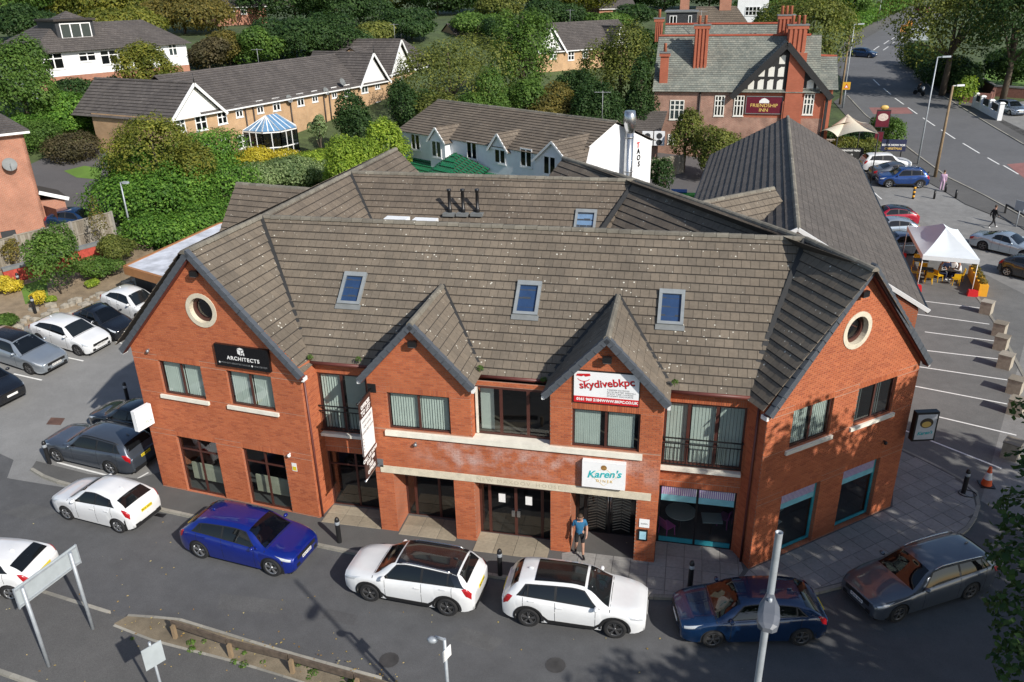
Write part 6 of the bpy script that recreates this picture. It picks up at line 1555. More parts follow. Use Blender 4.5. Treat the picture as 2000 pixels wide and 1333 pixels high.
e4 = DP(905, 75, 125); terrace('distant dark roofed terrace glimpsed over the tree tops', tuple(DP(905, 88, 126).xy), tuple(DP(1010, 85, 132).xy), 4.6, DP(905, 88, 126).z, DP(905, 88, 126).z+2.8, [], 8, [])
e5 = DP(425, 12, 150); t5, fr5 = terrace('dark red brick house at the top behind the trees', tuple(DP(424, 30, 140).xy), tuple(DP(520, 22, 144).xy), 10, DP(424, 14, 140).z, DP(424, 14, 140).z+3, [], 8, [(448, 22, 1.6, 1.2), (475, 20, 1.0, 1.2)], brickm=M['rust_brick'])
e6 = DP(1170, 18, 165); terrace('dark brick house in the shade of the tall trees', tuple(DP(1170, 40, 165).xy), tuple(DP(1240, 40, 168).xy), 7, DP(1170, 17, 165).z, DP(1170, 17, 165).z+2.8, [], 8, [(1209, 26, 1, 1.4)], brickm=M['rust_brick'])
e7 = DP(1450, 22, 150); terrace('pale house with a white bay window beyond the pub chimneys', tuple(DP(1440, 20, 150).xy), tuple(DP(1500, 20, 150).xy), 6, DP(1450, -12, 150).z, DP(1450, -12, 150).z+3, [], 8, [(1470, 22, 2.4, 1.4, 3)], brickm=M['render_white'])
# bungalow with hipped roof and dormer on the hill
BU = thing('bungalow', 'white bungalow with hipped grey roof and flat dormer on the hillside', 'house', DP(190, 140, 95))
bf = Fr(tuple(DP(62, 103, 92).xy), tuple(DP(362, 84, 99).xy)); zeb = DP(62, 104, 92).z; Lb = bf.L
wall(bf, 0, Lb, zeb-2.3, zeb, BU, M['render_white']); wall(bf, .0, Lb, zeb-5.5, zeb-2.303, BU, M['rust_brick'], th=.22)
m = MB(); wallq(m, bf.p(Lb, 0, 0), bf.p(Lb, 0, -9), zeb-5, zeb); wallq(m, bf.p(0, 0, -9), bf.p(0, 0, 0), zeb-5, zeb); m.build('side_wall', M['render_white'], BU)
k = 4.6; bm_ = off_f(bf, -k); (up_, zp_), (ur_, hz) = fpx(bm_, 128, 22), fpx(bm_, 277, 39); zl_ = zeb-.1
TB = dict(tw=.33, gauge=.3, th=.03)
tile_slope(BU, [bf.p(up_, zl_, .5), bf.p(Lb+.5, zl_, .5), bf.p(ur_, hz, -k), bf.p(up_, hz, -k)], (bf.e.x, bf.e.y, 0), M['tile_house'], **TB)
tile_slope(BU, [bf.p(up_, zl_, -2*k-.5), bf.p(Lb+.5, zl_, -2*k-.5), bf.p(ur_, hz, -k), bf.p(up_, hz, -k)], (bf.e.x, bf.e.y, 0), M['tile_house'], **TB)
tile_slope(BU, [bf.p(Lb+.5, zl_, .5), bf.p(Lb+.5, zl_, -2*k-.5), bf.p(ur_, hz, -k)], (bf.n.x, bf.n.y, 0), M['tile_house'], **TB)
w_ = up_+.5
for A_, B_ in (((-.55, .55), (up_+w_, .55)), ((up_+w_, .55), (up_+w_, -2*k-.5)), ((-.55, -2*k-.5), (-.55, .55))):
    tile_slope(BU, [bf.p(A_[0], zl_+.03, A_[1]), bf.p(B_[0], zl_+.03, B_[1]), bf.p(up_, zp_, -k)], bf.p(B_[0], 0, B_[1])-bf.p(A_[0], 0, A_[1]), M['tile_house'], **TB)
ud_, zd_ = fpx(off_f(bf, -1.2), 148, 60)
df = Fr(tuple(bf.p(ud_-1.85, 0, -1.2).xy), tuple(bf.p(ud_+1.85, 0, -1.2).xy)); zd_ -= 1.85+zeb
zeb_ = zeb+zd_
m = MB(); df.box(m, 0, 3.7, zeb_+.9, zeb_+2.75, -4, 0); m.build('dormer', M['dark_clad'], BU); m = MB(); df.box(m, -.2, 3.9, zeb_+2.752, zeb_+2.95, -4, .3); m.build('dormer_roof', M['tile_base'], BU)
simple_window(df, 1.85, zeb_+1.85, 3.0, 1.4, BU, mull=2, d=-.08)
for u, v, w, h in ((105, 120, 1.8, 1.5), (170, 111, 1.7, .9), (213, 112, 1.8, 1.4), (282, 103, 1.0, 1.2), (337, 98, 1.0, 1.2)):
    a, zz = fpx(bf, u, v); simple_window(bf, a, zz, w, h, BU, mull=1, trans=(.65,))
# brick house at the left edge
HB = DP(92, 440, 64); HE = thing('brick_house', 'orange brick house cut off by the left edge with a satellite dish', 'house', (HB.x-4, HB.y+3, T(HB.x, HB.y)))
hf = Fr((HB.x-.62*11, HB.y-.78*11), (HB.x, HB.y)); zh = VP(44, 252, tuple(hf.a), tuple(hf.p(5, 0).xy)).z
wall(hf, 0, hf.L, 1.5, zh, HE, M['rust_brick']); hs = Fr(tuple(hf.p(hf.L, 0, 0).xy), tuple(hf.p(hf.L, 0, -9).xy)); wall(hs, 0, 9, 1.5, zh, HE, M['rust_brick'], th=.2, name='side_wall')
ur2, zr2 = fpx(off_f(hf, -4.5), -45, 200)
tile_slope(HE, [hf.p(-.2, zh-.1, .4), hf.p(hf.L+.35, zh-.1, .4), hf.p(ur2, zr2, -4.5), hf.p(min(0, ur2-1), zr2, -4.5)], (hf.e.x, hf.e.y, 0), M['tile_house'], tw=.33, gauge=.34, th=.05)
tile_slope(HE, [hf.p(hf.L+.35, zh-.1, .4), hf.p(hf.L+.35, zh-.1, -9.4), hf.p(ur2, zr2, -4.5)], (hf.n.x, hf.n.y, 0), M['tile_house'], tw=.33, gauge=.34, th=.05)
m = MB(); m.bar(hf.p(-.2, zh-.2, .42), hf.p(hf.L+.35, zh-.2, .42), .1, .14); m.build('gutter', M['upvc'], HE)
a, zz = fpx(hf, 17, 320); dish(HE, hf.p(a, zz, 0), hf.n, .45); a, zz = fpx(hf, 18, 462); m = MB(); hf.box(m, a-.45, a+.45, zz-.4, zz+.4, 0, .02); m.build('vent', M['dark_clad'], HE)
pz = T(HB.x, HB.y)+2.0; m = MB(); hf.box(m, hf.L+.002, hf.L+1.5, 1.5, pz, -3, -.1); m.build('porch', M['rust_brick'], HE, uv=True)
q_ = [(hf.L, pz+.75), (hf.L+1.75, pz+.02)]; m = MB(); m.hexa([hf.p(q_[0][0], q_[0][1]-.12, .1), hf.p(q_[1][0], q_[1][1]-.12, .1), hf.p(q_[1][0], q_[1][1]-.12, -3.2), hf.p(q_[0][0], q_[0][1]-.12, -3.2), hf.p(q_[0][0], q_[0][1], .1), hf.p(q_[1][0], q_[1][1], .1), hf.p(q_[1][0], q_[1][1], -3.2), hf.p(q_[0][0], q_[0][1], -3.2)]); m.build('porch_roof', M['tile_base'], HE)
m = MB(); m.bar(hf.p(q_[0][0], q_[0][1]-.06, .14), hf.p(q_[1][0], q_[1][1]-.06, .14), .08, .24, up=(0, 0, 1)); m.build('fascia', M['upvc'], HE)
# grey dormer house behind the pub
GH = thing('house', 'house with black clad dormer and brown hipped roof behind the pub roof', 'house', DP(1370, 60, 125)); gh = Fr(tuple(DP(1300, 50, 122).xy), tuple(DP(1460, 60, 122).xy))
zb_ = DP(1300, 55, 122).z; m = MB(); gh.box(m, 0, 4.2, zb_-3, zb_+2.0, -5, 0); m.build('dormer', M['dark_clad'], GH); m = MB(); gh.box(m, -.2, 4.4, zb_+2.002, zb_+2.2, -5.2, .2); m.build('flat_roof', M['rl_flash'], GH)
for c_ in (1.0, 3.3): simple_window(gh, c_, zb_+1.0, 1.0 if c_ < 2 else .5, 1.2, GH, mull=1 if c_ < 2 else 0, d=-.08)
for q in ([gh.p(3, zb_-2, .5), gh.p(13.2, zb_-2, .5), gh.p(9.5, zb_+2.6, -4.2), gh.p(4, zb_+2.6, -4.2)], [gh.p(13.2, zb_-2, .5), gh.p(13.2, zb_-2, -9), gh.p(9.5, zb_+2.6, -4.2)]): tile_slope(GH, q, (gh.e.x, gh.e.y, 0) if len(q) == 4 else (gh.n.x, gh.n.y, 0), M['tile_b'], tw=.33, th=.04)
chimney(gh.p(8, 0, -4).x, gh.p(8, 0, -4).y, zb_, zb_+4, 1.6, .8, GH, M['rust_brick'], pots=3, ribs=False); chimney(gh.p(2.3, 0, -6).x, gh.p(2.3, 0, -6).y, zb_, zb_+4.6, 1.3, .8, GH, M['rust_brick'], pots=3, ribs=False)
def aerial(parent, p, h=1.4):
    m = MB(); p = Vector(p); m.tube([p, p+Vector((0, 0, h))], .025, 6); m.bar(p+Vector((-.6, 0, h-.1)), p+Vector((.6, 0, h-.1)), .025, .025)
    for k in range(6): x = -.5+k*.2; m.bar(p+Vector((x, -.2, h-.1)), p+Vector((x, .2, h-.1)), .015, .015)
    m.build('aerial', M['galv2'] if 'galv2' in M else M.setdefault('galv2', plain('aerial_metal', (.3, .31, .32), .5)), parent, kind='stuff')
aerial(WB, wf.p(WL-1.2, zr+.05, -dp/2), 2.0); aerial(t2, fr2.p(6.8, DP(757, 145, 99).z+3.0, -2), 2.2); aerial(t1, fr1.p(16, 11.6, -4.7), 1.5); aerial(t3, fr3.p(9, e3.z+3.1, -4), 1.8); aerial(PU, pf.p(4, pr_+.5, -7), 1.8)
# conservatory
cp = VP(550, 262, tuple(fr1.p(0, 0, 2.6).xy), tuple(fr1.p(5, 0, 2.6).xy)); cu = (Vector((cp.x, cp.y))-fr1.a).dot(fr1.e)
CV = thing('conservatory', 'white framed conservatory with blue glass roof against the tan terrace', 'conservatory', fr1.p(cu, T(cp.x, cp.y), 1.8)); cz0 = T(cp.x, cp.y); cz1 = cz0+2.2; czr = cz0+3.4
oc = [(-2.2, 0.02), (-2.2, 2.4), (-1.1, 3.5), (1.1, 3.5), (2.2, 2.4), (2.2, 0.02)]; apx = [(-.7, 1.6), (.7, 1.6)]
m = MB(); g_ = MB(); rfm = MB(); rg = MB()
M['blue_roof'] = plain('blue_roof_glass', (.13, .26, .42), .15, var=.2, coat=1)
for i in range(5):
    a, b = oc[i], oc[i+1]; A0, B0 = fr1.p(cu+a[0], cz0, a[1]), fr1.p(cu+b[0], cz0, b[1]); up3 = Vector((0, 0, 1))
    for z_ in (.05, .75, 2.1): m.bar(A0+up3*z_, B0+up3*z_, .07, .1)
    n_ = 3 if i in (0, 2, 4) else 2
    for k_ in range(n_+1):
        p = A0+(B0-A0)*k_/n_; m.bar(p, p+up3*2.15, .07, .07)
    g_.poly([A0, B0, B0+up3*2.1, A0+up3*2.1])
    ra = apx[0] if (a[0]+b[0]) < -.1 else apx[1]; A1, B1 = A0+up3*2.2, B0+up3*2.2
    if i == 2: t_ = [fr1.p(cu+apx[0][0], czr, apx[0][1]), fr1.p(cu+apx[1][0], czr, apx[1][1])]; rg.poly([A1, B1, t_[1], t_[0]])
    else: t_ = [fr1.p(cu+ra[0], czr, ra[1])]*2; rg.poly([A1, B1, t_[0]])
    for k_ in range(4):
        f = k_/3; rfm.bar(A1+(B1-A1)*f, t_[0]+(t_[1]-t_[0])*f, .08, .06)
m.build('frame', M['upvc'], CV); g_.build('glazing', M['house_glass'], CV); rg.build('roof_glass', M['blue_roof'], CV); rfm.build('roof_bars', M['upvc'], CV)

# ================================================================ trees, hedges and shrubs
DK = lambda *c: [(i/(len(c)-1), q) for i, q in enumerate(c)]
M['lf_dark'] = leaf_mat('leaf_dark', DK((0.027, 0.061, 0.022), (0.045, 0.094, 0.030), (0.076, 0.137, 0.043)))
M['lf_mid'] = leaf_mat('leaf_mid', DK((0.060, 0.118, 0.025), (0.102, 0.194, 0.042), (0.170, 0.268, 0.064)))
M['lf_olive'] = leaf_mat('leaf_olive', DK((0.085, 0.109, 0.028), (0.153, 0.185, 0.047), (0.256, 0.268, 0.071)))
M['lf_yellow'] = leaf_mat('leaf_yellow', DK((0.11, 0.14, 0.03), (0.19, 0.21, 0.04), (0.3, 0.28, 0.055)))
M['lf_autumn'] = leaf_mat('leaf_autumn', DK((0.1, 0.1, 0.03), (0.18, 0.155, 0.045), (0.27, 0.21, 0.06)))
M['lf_laurel'] = leaf_mat('leaf_laurel', DK((0.050, 0.127, 0.019), (0.094, 0.209, 0.032), (0.188, 0.336, 0.057)), trans=.3)
M['lf_lime'] = leaf_mat('leaf_lime', DK((0.153, 0.252, 0.032), (0.256, 0.370, 0.047), (0.410, 0.504, 0.080)))
M['lf_sage'] = leaf_mat('leaf_sage', DK((0.120, 0.185, 0.080), (0.205, 0.286, 0.135), (0.342, 0.419, 0.224)))
M['lf_bronze'] = leaf_mat('leaf_bronze', DK((0.07, 0.06, 0.035), (0.11, 0.09, 0.05), (0.15, 0.13, 0.07)))
M['lf_gold'] = leaf_mat('leaf_gold', DK((0.513, 0.419, 0.032), (0.717, 0.587, 0.064), (0.853, 0.704, 0.128)))
M['lf_yg'] = leaf_mat('leaf_yellow_green', DK((0.110, 0.141, 0.025), (0.192, 0.215, 0.039), (0.300, 0.295, 0.058)))
M['bark'] = plain('bark', (0.09, 0.07, 0.05), .95, var=.3, scale=4, bmp=.4)
def leaves(centers, radii, n, size, seed, aspect=.7, fill=.35, droop=.0, flat=.0):
    """leaf-sized quads over and inside overlapping clumps, those buried deep in another clump dropped"""
    g = np.random.default_rng(seed); C_ = np.array(centers, float); R_ = np.array(radii, float)
    if R_.ndim == 1: R_ = np.repeat(R_[:, None], 3, 1)
    wts = R_.prod(1)**(2/3); idx = g.choice(len(C_), n, p=wts/wts.sum())
    d = g.normal(size=(n, 3)); d /= np.linalg.norm(d, axis=1)[:, None]
    d[:, 2] = np.where((d[:, 2] < -.3) & (g.random(n) < .6), -d[:, 2], d[:, 2])
    rr = np.where(g.random(n) < fill, g.uniform(.45, .95, n), g.uniform(.85, 1.12, n))
    lump = 1+.16*np.sin(d[:, 0]*7+idx)*np.sin(d[:, 1]*6+idx*2)*np.sin(d[:, 2]*5+idx)
    p = C_[idx]+d*R_[idx]*(rr*lump)[:, None]
    keep = np.ones(n, bool)
    for c, r in zip(C_, R_): keep &= (((p-c)/r)**2).sum(1) > .42
    p, d = p[keep], d[keep]; n = len(p)
    nm = d*1.0+g.normal(size=(n, 3))*.42; nm[:, 2] += .3; nm /= np.linalg.norm(nm, axis=1)[:, None]
    t = g.normal(size=(n, 3)); t[:, 2] -= droop; t -= nm*(t*nm).sum(1)[:, None]; t /= np.linalg.norm(t, axis=1)[:, None]; b = np.cross(nm, t)
    s = (size*g.uniform(.6, 1.35, n))[:, None]; w_ = s*aspect
    V = np.stack([p-t*s*.5, p+b*w_*.5+nm*s*.06, p+t*s*.55, p-b*w_*.5+nm*s*.06], 1).reshape(-1, 3)
    return V, np.arange(len(V)).reshape(-1, 4)
SEED = [100]
def crown(parent, centers, radii, size, mat, cover=2.3, name='crown', aspect=.7, droop=0., fill=.35, kind=None):
    R_ = np.array(radii, float); R_ = np.repeat(R_[:, None], 3, 1) if R_.ndim == 1 else R_
    area = sum(4*math.pi*(r.prod()**(1/3))**2 for r in R_)*.55
    n = int(min(26000, cover*area/(size*size*aspect*.5))); SEED[0] += 1
    V, F = leaves(centers, R_, n, size, SEED[0], aspect, fill, droop)
    off = OFF.get(parent.name) if parent is not None else None
    return grid_mesh(name, V, F, mat, parent, off=off, kind=kind)
def blobs(c, rx, ry, rz, k, seed, low=.0):
    g = np.random.default_rng(seed); cs, rs = [], []
    for i in range(k):
        d = g.normal(size=3); d /= np.linalg.norm(d); f = g.uniform(.35, .72)
        cs.append((c[0]+d[0]*rx*f, c[1]+d[1]*ry*f, c[2]+(d[2] if d[2] > -.5 else -d[2]*.3)*rz*f)); s = g.uniform(.34, .52)
        rs.append((rx*s, ry*s, rz*s))
    cs.append(tuple(c)); rs.append((rx*.62, ry*.62, rz*.62)); return cs, rs
def tree(label, u, vtop, wpx, D, mat, cb=.22, k=11, name='tree', cat='tree', group=None, size=None, ry=None, droop=0., trunk=True, cover=2.1, zb=None, vb=None):
    if vb: q_ = GP(u, vb); D = math.hypot(q_.x, q_.y)
    p = DP(u, vtop, D); z0 = T(p.x, p.y) if zb is None else zb; h = max(p.z-z0, 1.5); R_ = wpx*D/FPX/2
    t = thing(name, label, cat, (p.x, p.y, z0), group=group); zc = z0+h*(cb+(1-cb)/2); rz = h*(1-cb)/2
    SEED[0] += 1; cs, rs = blobs((p.x, p.y, zc), R_, ry or R_, rz, k, SEED[0])
    s = size or max(.15, D*.0027)
    crown(t, cs, rs, s, mat, cover, droop=droop)
    if trunk:
        m = MB(); r = max(.1, h*.022); m.tube([(p.x, p.y, z0-.3), (p.x+.1, p.y, z0+h*.25), (p.x, p.y+.1, z0+h*.55), (p.x, p.y, z0+h*.85)], [r*1.3, r, r*.6, r*.15], 8)
        for c in cs[:6]: m.tube([(p.x, p.y, z0+h*.3), ((p.x+c[0])/2, (p.y+c[1])/2, (z0+h*.35+c[2])/2), c], [r*.5, r*.35, r*.1], 6)
        m.build('trunk', M['bark'], t)
    return t
def hedge(label, line, w, h, mat, size=.16, name='hedge', cat='hedge', cover=2.2, jag=.25, z=None):
    """clipped or loose hedge along plan points"""
    pts = [Vector((p[0], p[1])) for p in line]; a = pts[0]; t = thing(name, label, cat, (a.x, a.y, T(a.x, a.y))); cs, rs = [], []
    g = np.random.default_rng(SEED[0]); SEED[0] += 1
    for i in range(len(pts)-1):
        L_ = (pts[i+1]-pts[i]).length; k = max(1, int(L_/(w*.55)))
        for j in range(k+1):
            q = pts[i]+(pts[i+1]-pts[i])*j/k; hh = h*g.uniform(1-jag, 1+jag*.6); zz = T(q.x, q.y)
            cs.append((q.x+g.normal()*w*.08, q.y+g.normal()*w*.08, zz+hh*.5)); rs.append((w*.6, w*.6, hh*.55))
    crown(t, cs, rs, size, mat, cover, name='foliage')
    m = MB()
    for c in cs[::2]: zz = T(c[0], c[1]); m.tube([(c[0], c[1], zz-.2), (c[0], c[1], zz+h*.5)], [.06, .02], 5)
    m.build('stems', M['bark'], t); return t
def shrub(label, px, w, h, mat, size=.12, name='shrub', cat='shrub', k=6, group=None, cover=2.4, aspect=.6, droop=0.):
    p = GP(*px); t = thing(name, label, cat, p, group=group); SEED[0] += 1
    cs, rs = blobs((p.x, p.y, p.z+h*.5), w/2, w/2, h*.55, k, SEED[0]); crown(t, cs, rs, size, mat, cover, name='foliage', aspect=aspect, droop=droop)
    m = MB(); m.tube([p, p+Vector((0, 0, h*.5))], [.05, .02], 5); m.build('stem', M['bark'], t); return t
far = 'trees along the skyline'
for i, (u, vt, wpx, D, mt, lb) in enumerate((
    (-20, -60, 170, 150, 'lf_mid', 'broad green tree at the top left corner'), (70, -70, 170, 165, 'lf_dark', 'dark tree behind the bungalow chimney end'),
    (185, -45, 150, 150, 'lf_yellow', 'yellowing tree right behind the bungalow ridge'), (262, -40, 130, 160, 'lf_mid', 'green tree between two yellow trees behind the bungalow'),
    (345, -30, 160, 128, 'lf_autumn', 'brown and gold autumn tree beyond the bungalow gable'), (405, -60, 120, 175, 'lf_olive', 'olive tree behind the dark brick house'),
    (565, -60, 230, 142, 'lf_dark', 'large dark tree right of the dark brick house'), (655, -50, 180, 135, 'lf_dark', 'large dark tree above the terrace ridge'),
    (760, -55, 140, 165, 'lf_olive', 'open-branched tree with bare trunk above the second gable'), (850, -60, 170, 160, 'lf_dark', 'dark green tree above the big pale tree'),
    (935, -50, 130, 170, 'lf_mid', 'green skyline tree left of the tall conifer'), (1060, -50, 190, 178, 'lf_dark', 'dark woodland tree behind the two-gabled terrace'),
    (1140, -60, 130, 160, 'lf_yellow', 'yellow tipped tree above the two-gabled terrace'), (1215, -50, 150, 190, 'lf_dark', 'dark tree shading the brick house'),
    (1300, -50, 140, 185, 'lf_dark', 'dark tree behind the clad dormer'), (1390, -60, 140, 190, 'lf_dark', 'dark tree between pub chimneys on the skyline'),
    (1520, -40, 150, 170, 'lf_mid', 'green tree by the pale house with bay window'), (1660, -40, 120, 190, 'lf_mid', 'small green tree at the top of the hill road'))):
    tree(lb, u, vt, wpx, D, M[mt], group=far, cb=-.12, k=12, cover=1.8)
for i, (u, vt, wpx, D, mt, lb) in enumerate(((500, 48, 110, 104, 'lf_mid', 'green shrub tree right of the olive one above the terrace ridge'), (565, 20, 150, 106, 'lf_dark', 'dark tree low behind the long terrace ridge'), (645, 22, 140, 108, 'lf_dark', 'dark tree behind the ridge near the second gable'),
    (722, 40, 110, 116, 'lf_olive', 'olive tree behind the second gable'), (800, 20, 130, 122, 'lf_dark', 'dark tree behind the third gable'), (930, 20, 110, 128, 'lf_mid', 'green tree between the pale tree and the conifer'), (975, 30, 90, 122, 'lf_dark', 'dark tree hugging the conifer on its left'),
    (1110, 15, 120, 140, 'lf_dark', 'dark tree behind the two-gabled terrace roof'), (1175, 20, 110, 138, 'lf_mid', 'green tree behind the right gable of the far terrace'), (1262, 35, 80, 118, 'lf_dark', 'dark tree left of the pub roof'), (440, 62, 90, 104, 'lf_autumn', 'brown shrub tree below the dark brick house'),
    (225, 5, 130, 118, 'lf_yellow', 'yellow tree close behind the bungalow ridge'), (30, 10, 110, 125, 'lf_dark', 'dark tree left of the bungalow hip'), (1520, 20, 110, 135, 'lf_dark', 'dark tree right behind the pub stacks'), (1068, -10, 120, 136, 'lf_dark', 'dark tree filling the gap right of the tall conifer'), (975, -20, 110, 142, 'lf_olive', 'olive tree rising left of the tall conifer'), (1235, 5, 90, 148, 'lf_dark', 'dark tree above the right gable of the far terrace'), (1470, 40, 70, 140, 'lf_laurel', 'hedge-like tree behind the pub ridge'))):
    tree(lb, u, vt, wpx, D, M[mt], group='trees behind the houses', cb=-.1, k=11, cover=1.9)
tree('tall dark tree beside the pub chimneys', 1590, -30, 190, 112, M['lf_olive'], cb=.08, k=14)
tree('big dark tree overhanging the right side of the hill road', 1890, -75, 215, 122, M['lf_olive'], cb=.1, k=16, cover=2.4)
tree('dark tree at the top right corner', 2015, -60, 200, 120, M['lf_dark'], cb=.12, k=14)
tree('broad dark bush under the roadside trees', 1872, 108, 100, 126, M['lf_dark'], cb=0, k=9)
tree('dark bush on the shaded bank at the right edge', 1990, 90, 120, 130, M['lf_dark'], cb=0, k=9)
tree('drooping green tree at the left edge above the courtyard', 12, 70, 115, 84, M['lf_mid'], cb=-.05, k=14, droop=1.5, vb=262)
tree('dark green shrub tree below the bungalow wall', 108, 175, 105, 74, M['lf_laurel'], cb=-.1, k=9, vb=255)
tree('dark conifer hedge tree left of the terrace roof', 158, 140, 110, 82, M['lf_dark'], cb=-.1, k=10, vb=228)
tree('dark conifer hedge tree touching the terrace roof', 205, 146, 70, 86, M['lf_dark'], cb=-.1, k=8, vb=212)
tree('yellow-green conifer in front of the bungalow', 282, 82, 105, 86, M['lf_yellow'], cb=0, k=10)
tree('grey-brown bare-looking tree right of the conifer', 398, 72, 95, 100, M['lf_bronze'], cb=.05, k=9)
tree('olive shrub tree above the terrace ridge', 470, 70, 90, 110, M['lf_olive'], cb=0, k=8)
tree('large pale green tree in the middle between the houses', 872, 50, 240, 86, M['lf_olive'], cb=-.15, k=20, cover=2.3)
tree('tall light green conifer in front of the two-gabled terrace', 1020, -8, 120, 94, M['lf_mid'], cb=-.1, k=14)
tree('white flowering green shrub left of the two-gabled terrace', 1010, 140, 120, 84, M['lf_mid'], cb=0, k=8)
tree('brown-green bush in front of the two-gabled terrace', 1078, 168, 120, 82, M['lf_autumn'], cb=0, k=8)
tree('olive willow left of the pub', 1215, 45, 155, 92, M['lf_olive'], cb=-.15, k=15, droop=.8)
tree('dark ivy-covered tree behind the white restaurant', 1130, 130, 90, 88, M['lf_dark'], cb=0, k=8)
for u, vt, wpx, D, mt, lb in ((1175, 130, 110, 80, 'lf_dark', 'dark bush behind the white restaurant roof'), (1255, 130, 70, 84, 'lf_dark', 'dark bush squeezed against the pub lean-to'), (945, 150, 110, 80, 'lf_mid', 'green bush filling the gap right of the big pale tree'),
    (800, 150, 90, 80, 'lf_dark', 'dark bush at the left foot of the big pale tree'), (860, 175, 120, 78, 'lf_olive', 'olive bush at the foot of the big pale tree'), (1300, 300, 60, 70, 'lf_dark', 'dark bush behind the wheeled bins')):
    tree(lb, u, vt, wpx, D, M[mt], cb=-.1, k=9, group='bushes between the houses')
tree('slender tree in front of the pub windows', 1342, 205, 75, 78, M['lf_olive'], cb=.03, k=8, droop=.8)
tree('bushy tree in front of the pub wall', 1405, 246, 110, 76, M['lf_olive'], cb=0, k=9)
tree('dark shrub in front of the tan terrace', 690, 188, 92, 76, M['lf_dark'], cb=0, k=9)
tree('lime green bamboo clump left of the white restaurant', 750, 215, 95, 67, M['lf_lime'], cb=0, k=8, trunk=False)
tree('bright green bamboo clump beside the terrace garden', 690, 262, 120, 64, M['lf_lime'], cb=0, k=8, trunk=False)
tree('small blue-grey garden tree beside the conservatory', 618, 222, 40, 75, M['lf_sage'], cb=.4, k=6)
tree('tall yellow-green tree in front of the terrace gable', 285, 226, 180, 66, M['lf_yg'], cb=.02, k=18, cover=2.4)
tree('yellow autumn shrub tree against the tan gable wall', 365, 268, 85, 64, M['lf_yellow'], cb=0, k=10)
hedge('tall glossy laurel hedge behind the flat roof', X2([(285, 468), (335, 455), (400, 440), (430, 418)]), 5.0, 3.2, M['lf_laurel'], size=.2)
hedge('dense ivy covered hedge along the back of the car park', XP([(262, 436), (300, 430), (360, 420), (440, 410)]), 4.5, 3.4, M['lf_laurel'], size=.2)
hedge('low laurel edge above the annexe roof', XP([(292, 482), (340, 476), (400, 462), (440, 440)]), 3.0, 2.0, M['lf_laurel'], size=.18)
hedge('pale variegated hedge behind the brown tiled roof', XP([(430, 372), (500, 366), (570, 362), (650, 352)]), 4.2, 2.0, M['lf_sage'], size=.18)
hedge('golden privet hedge in front of the tan terrace', XP([(448, 330), (500, 326), (560, 330)]), 2.6, 1.6, M['lf_gold'], size=.16)
hedge('green garden hedge right of the golden privet', XP([(560, 345), (640, 335), (720, 330)]), 3.2, 1.7, M['lf_lime'], size=.17)
hedge('square clipped hedge beside the courtyard', XP([(30, 300), (82, 296)]), 3.0, 2.4, M['lf_mid'], size=.14, jag=.05)
hedge('low ivy bank along the courtyard lawn', XP([(60, 268), (120, 262), (180, 252)]), 3.4, 2.2, M['lf_laurel'], size=.17)
hedge('bronze leaved shrub on the courtyard island', XP([(132, 318), (160, 312)]), 2.8, 2.2, M['lf_bronze'], size=.16, name='shrub', cat='shrub')
hedge('trimmed green hedge climbing beside the hill road', XP([(1660, 60), (1700, 42), (1745, 22), (1790, 2)]), 4.0, 2.6, M['lf_laurel'], size=.3)
hedge('dark hedge behind the low roadside wall on the right', XP([(1790, 130), (1840, 165), (1880, 185)]), 4.0, 3.2, M['lf_dark'], size=.3)
tree('round clipped bush on the roadside bank', 1887, 148, 46, 114, M['lf_lime'], cb=0, k=5, trunk=False)
hedge('row of garden plants under the sail canopy', XP([(1610, 275), (1650, 282), (1690, 285)]), 1.6, 1.3, M['lf_dark'], size=.18)
hedge('spiky grass planting beside the pub menu board', XP([(1640, 300), (1680, 300), (1700, 298)]), 1.6, 1.4, M['lf_olive'], size=.2)
hedge('tall spiky planting behind the pub hanging sign', XP([(1715, 262), (1745, 285)]), 1.8, 2.2, M['lf_mid'], size=.22)
# planted bank beside the left car park
shrub('drooping green shrub tree on the bank', (120, 575), 3.4, 4.2, M['lf_mid'], size=.15, k=9, droop=1.0, cover=2.0)
shrub('spreading juniper right of the drooping shrub', (195, 545), 3.2, 1.3, M['lf_mid'], size=.14)
shrub('bushy green shrub beside the annexe roof', (235, 515), 3.0, 2.0, M['lf_olive'], size=.14)
shrub('golden yellow mound shrub at the left edge', (8, 572), 2.0, 1.2, M['lf_gold'], size=.12)
shrub('small golden conifer below the black bollard', (78, 600), 1.1, 1.1, M['lf_gold'], size=.1)
shrub('yellow-green low plant beside the drooping shrub', (100, 592), .8, .5, M['lf_lime'], size=.1)
shrub('red-leaved sapling on the bank by the fence', (30, 525), 1.6, 2.0, M['lf_autumn'], size=.12, cover=.8)
shrub('thin sapling with few leaves in front of the fence', (208, 500), 1.6, 3.8, M['lf_autumn'], size=.12, cover=.35)
shrub('green groundcover at the left edge of the bank', (12, 640), 2.2, .7, M['lf_mid'], size=.12)
shrub('spiky green tuft beside the white hatchback', (183, 562), .9, .6, M['lf_lime'], size=.14, aspect=.25)
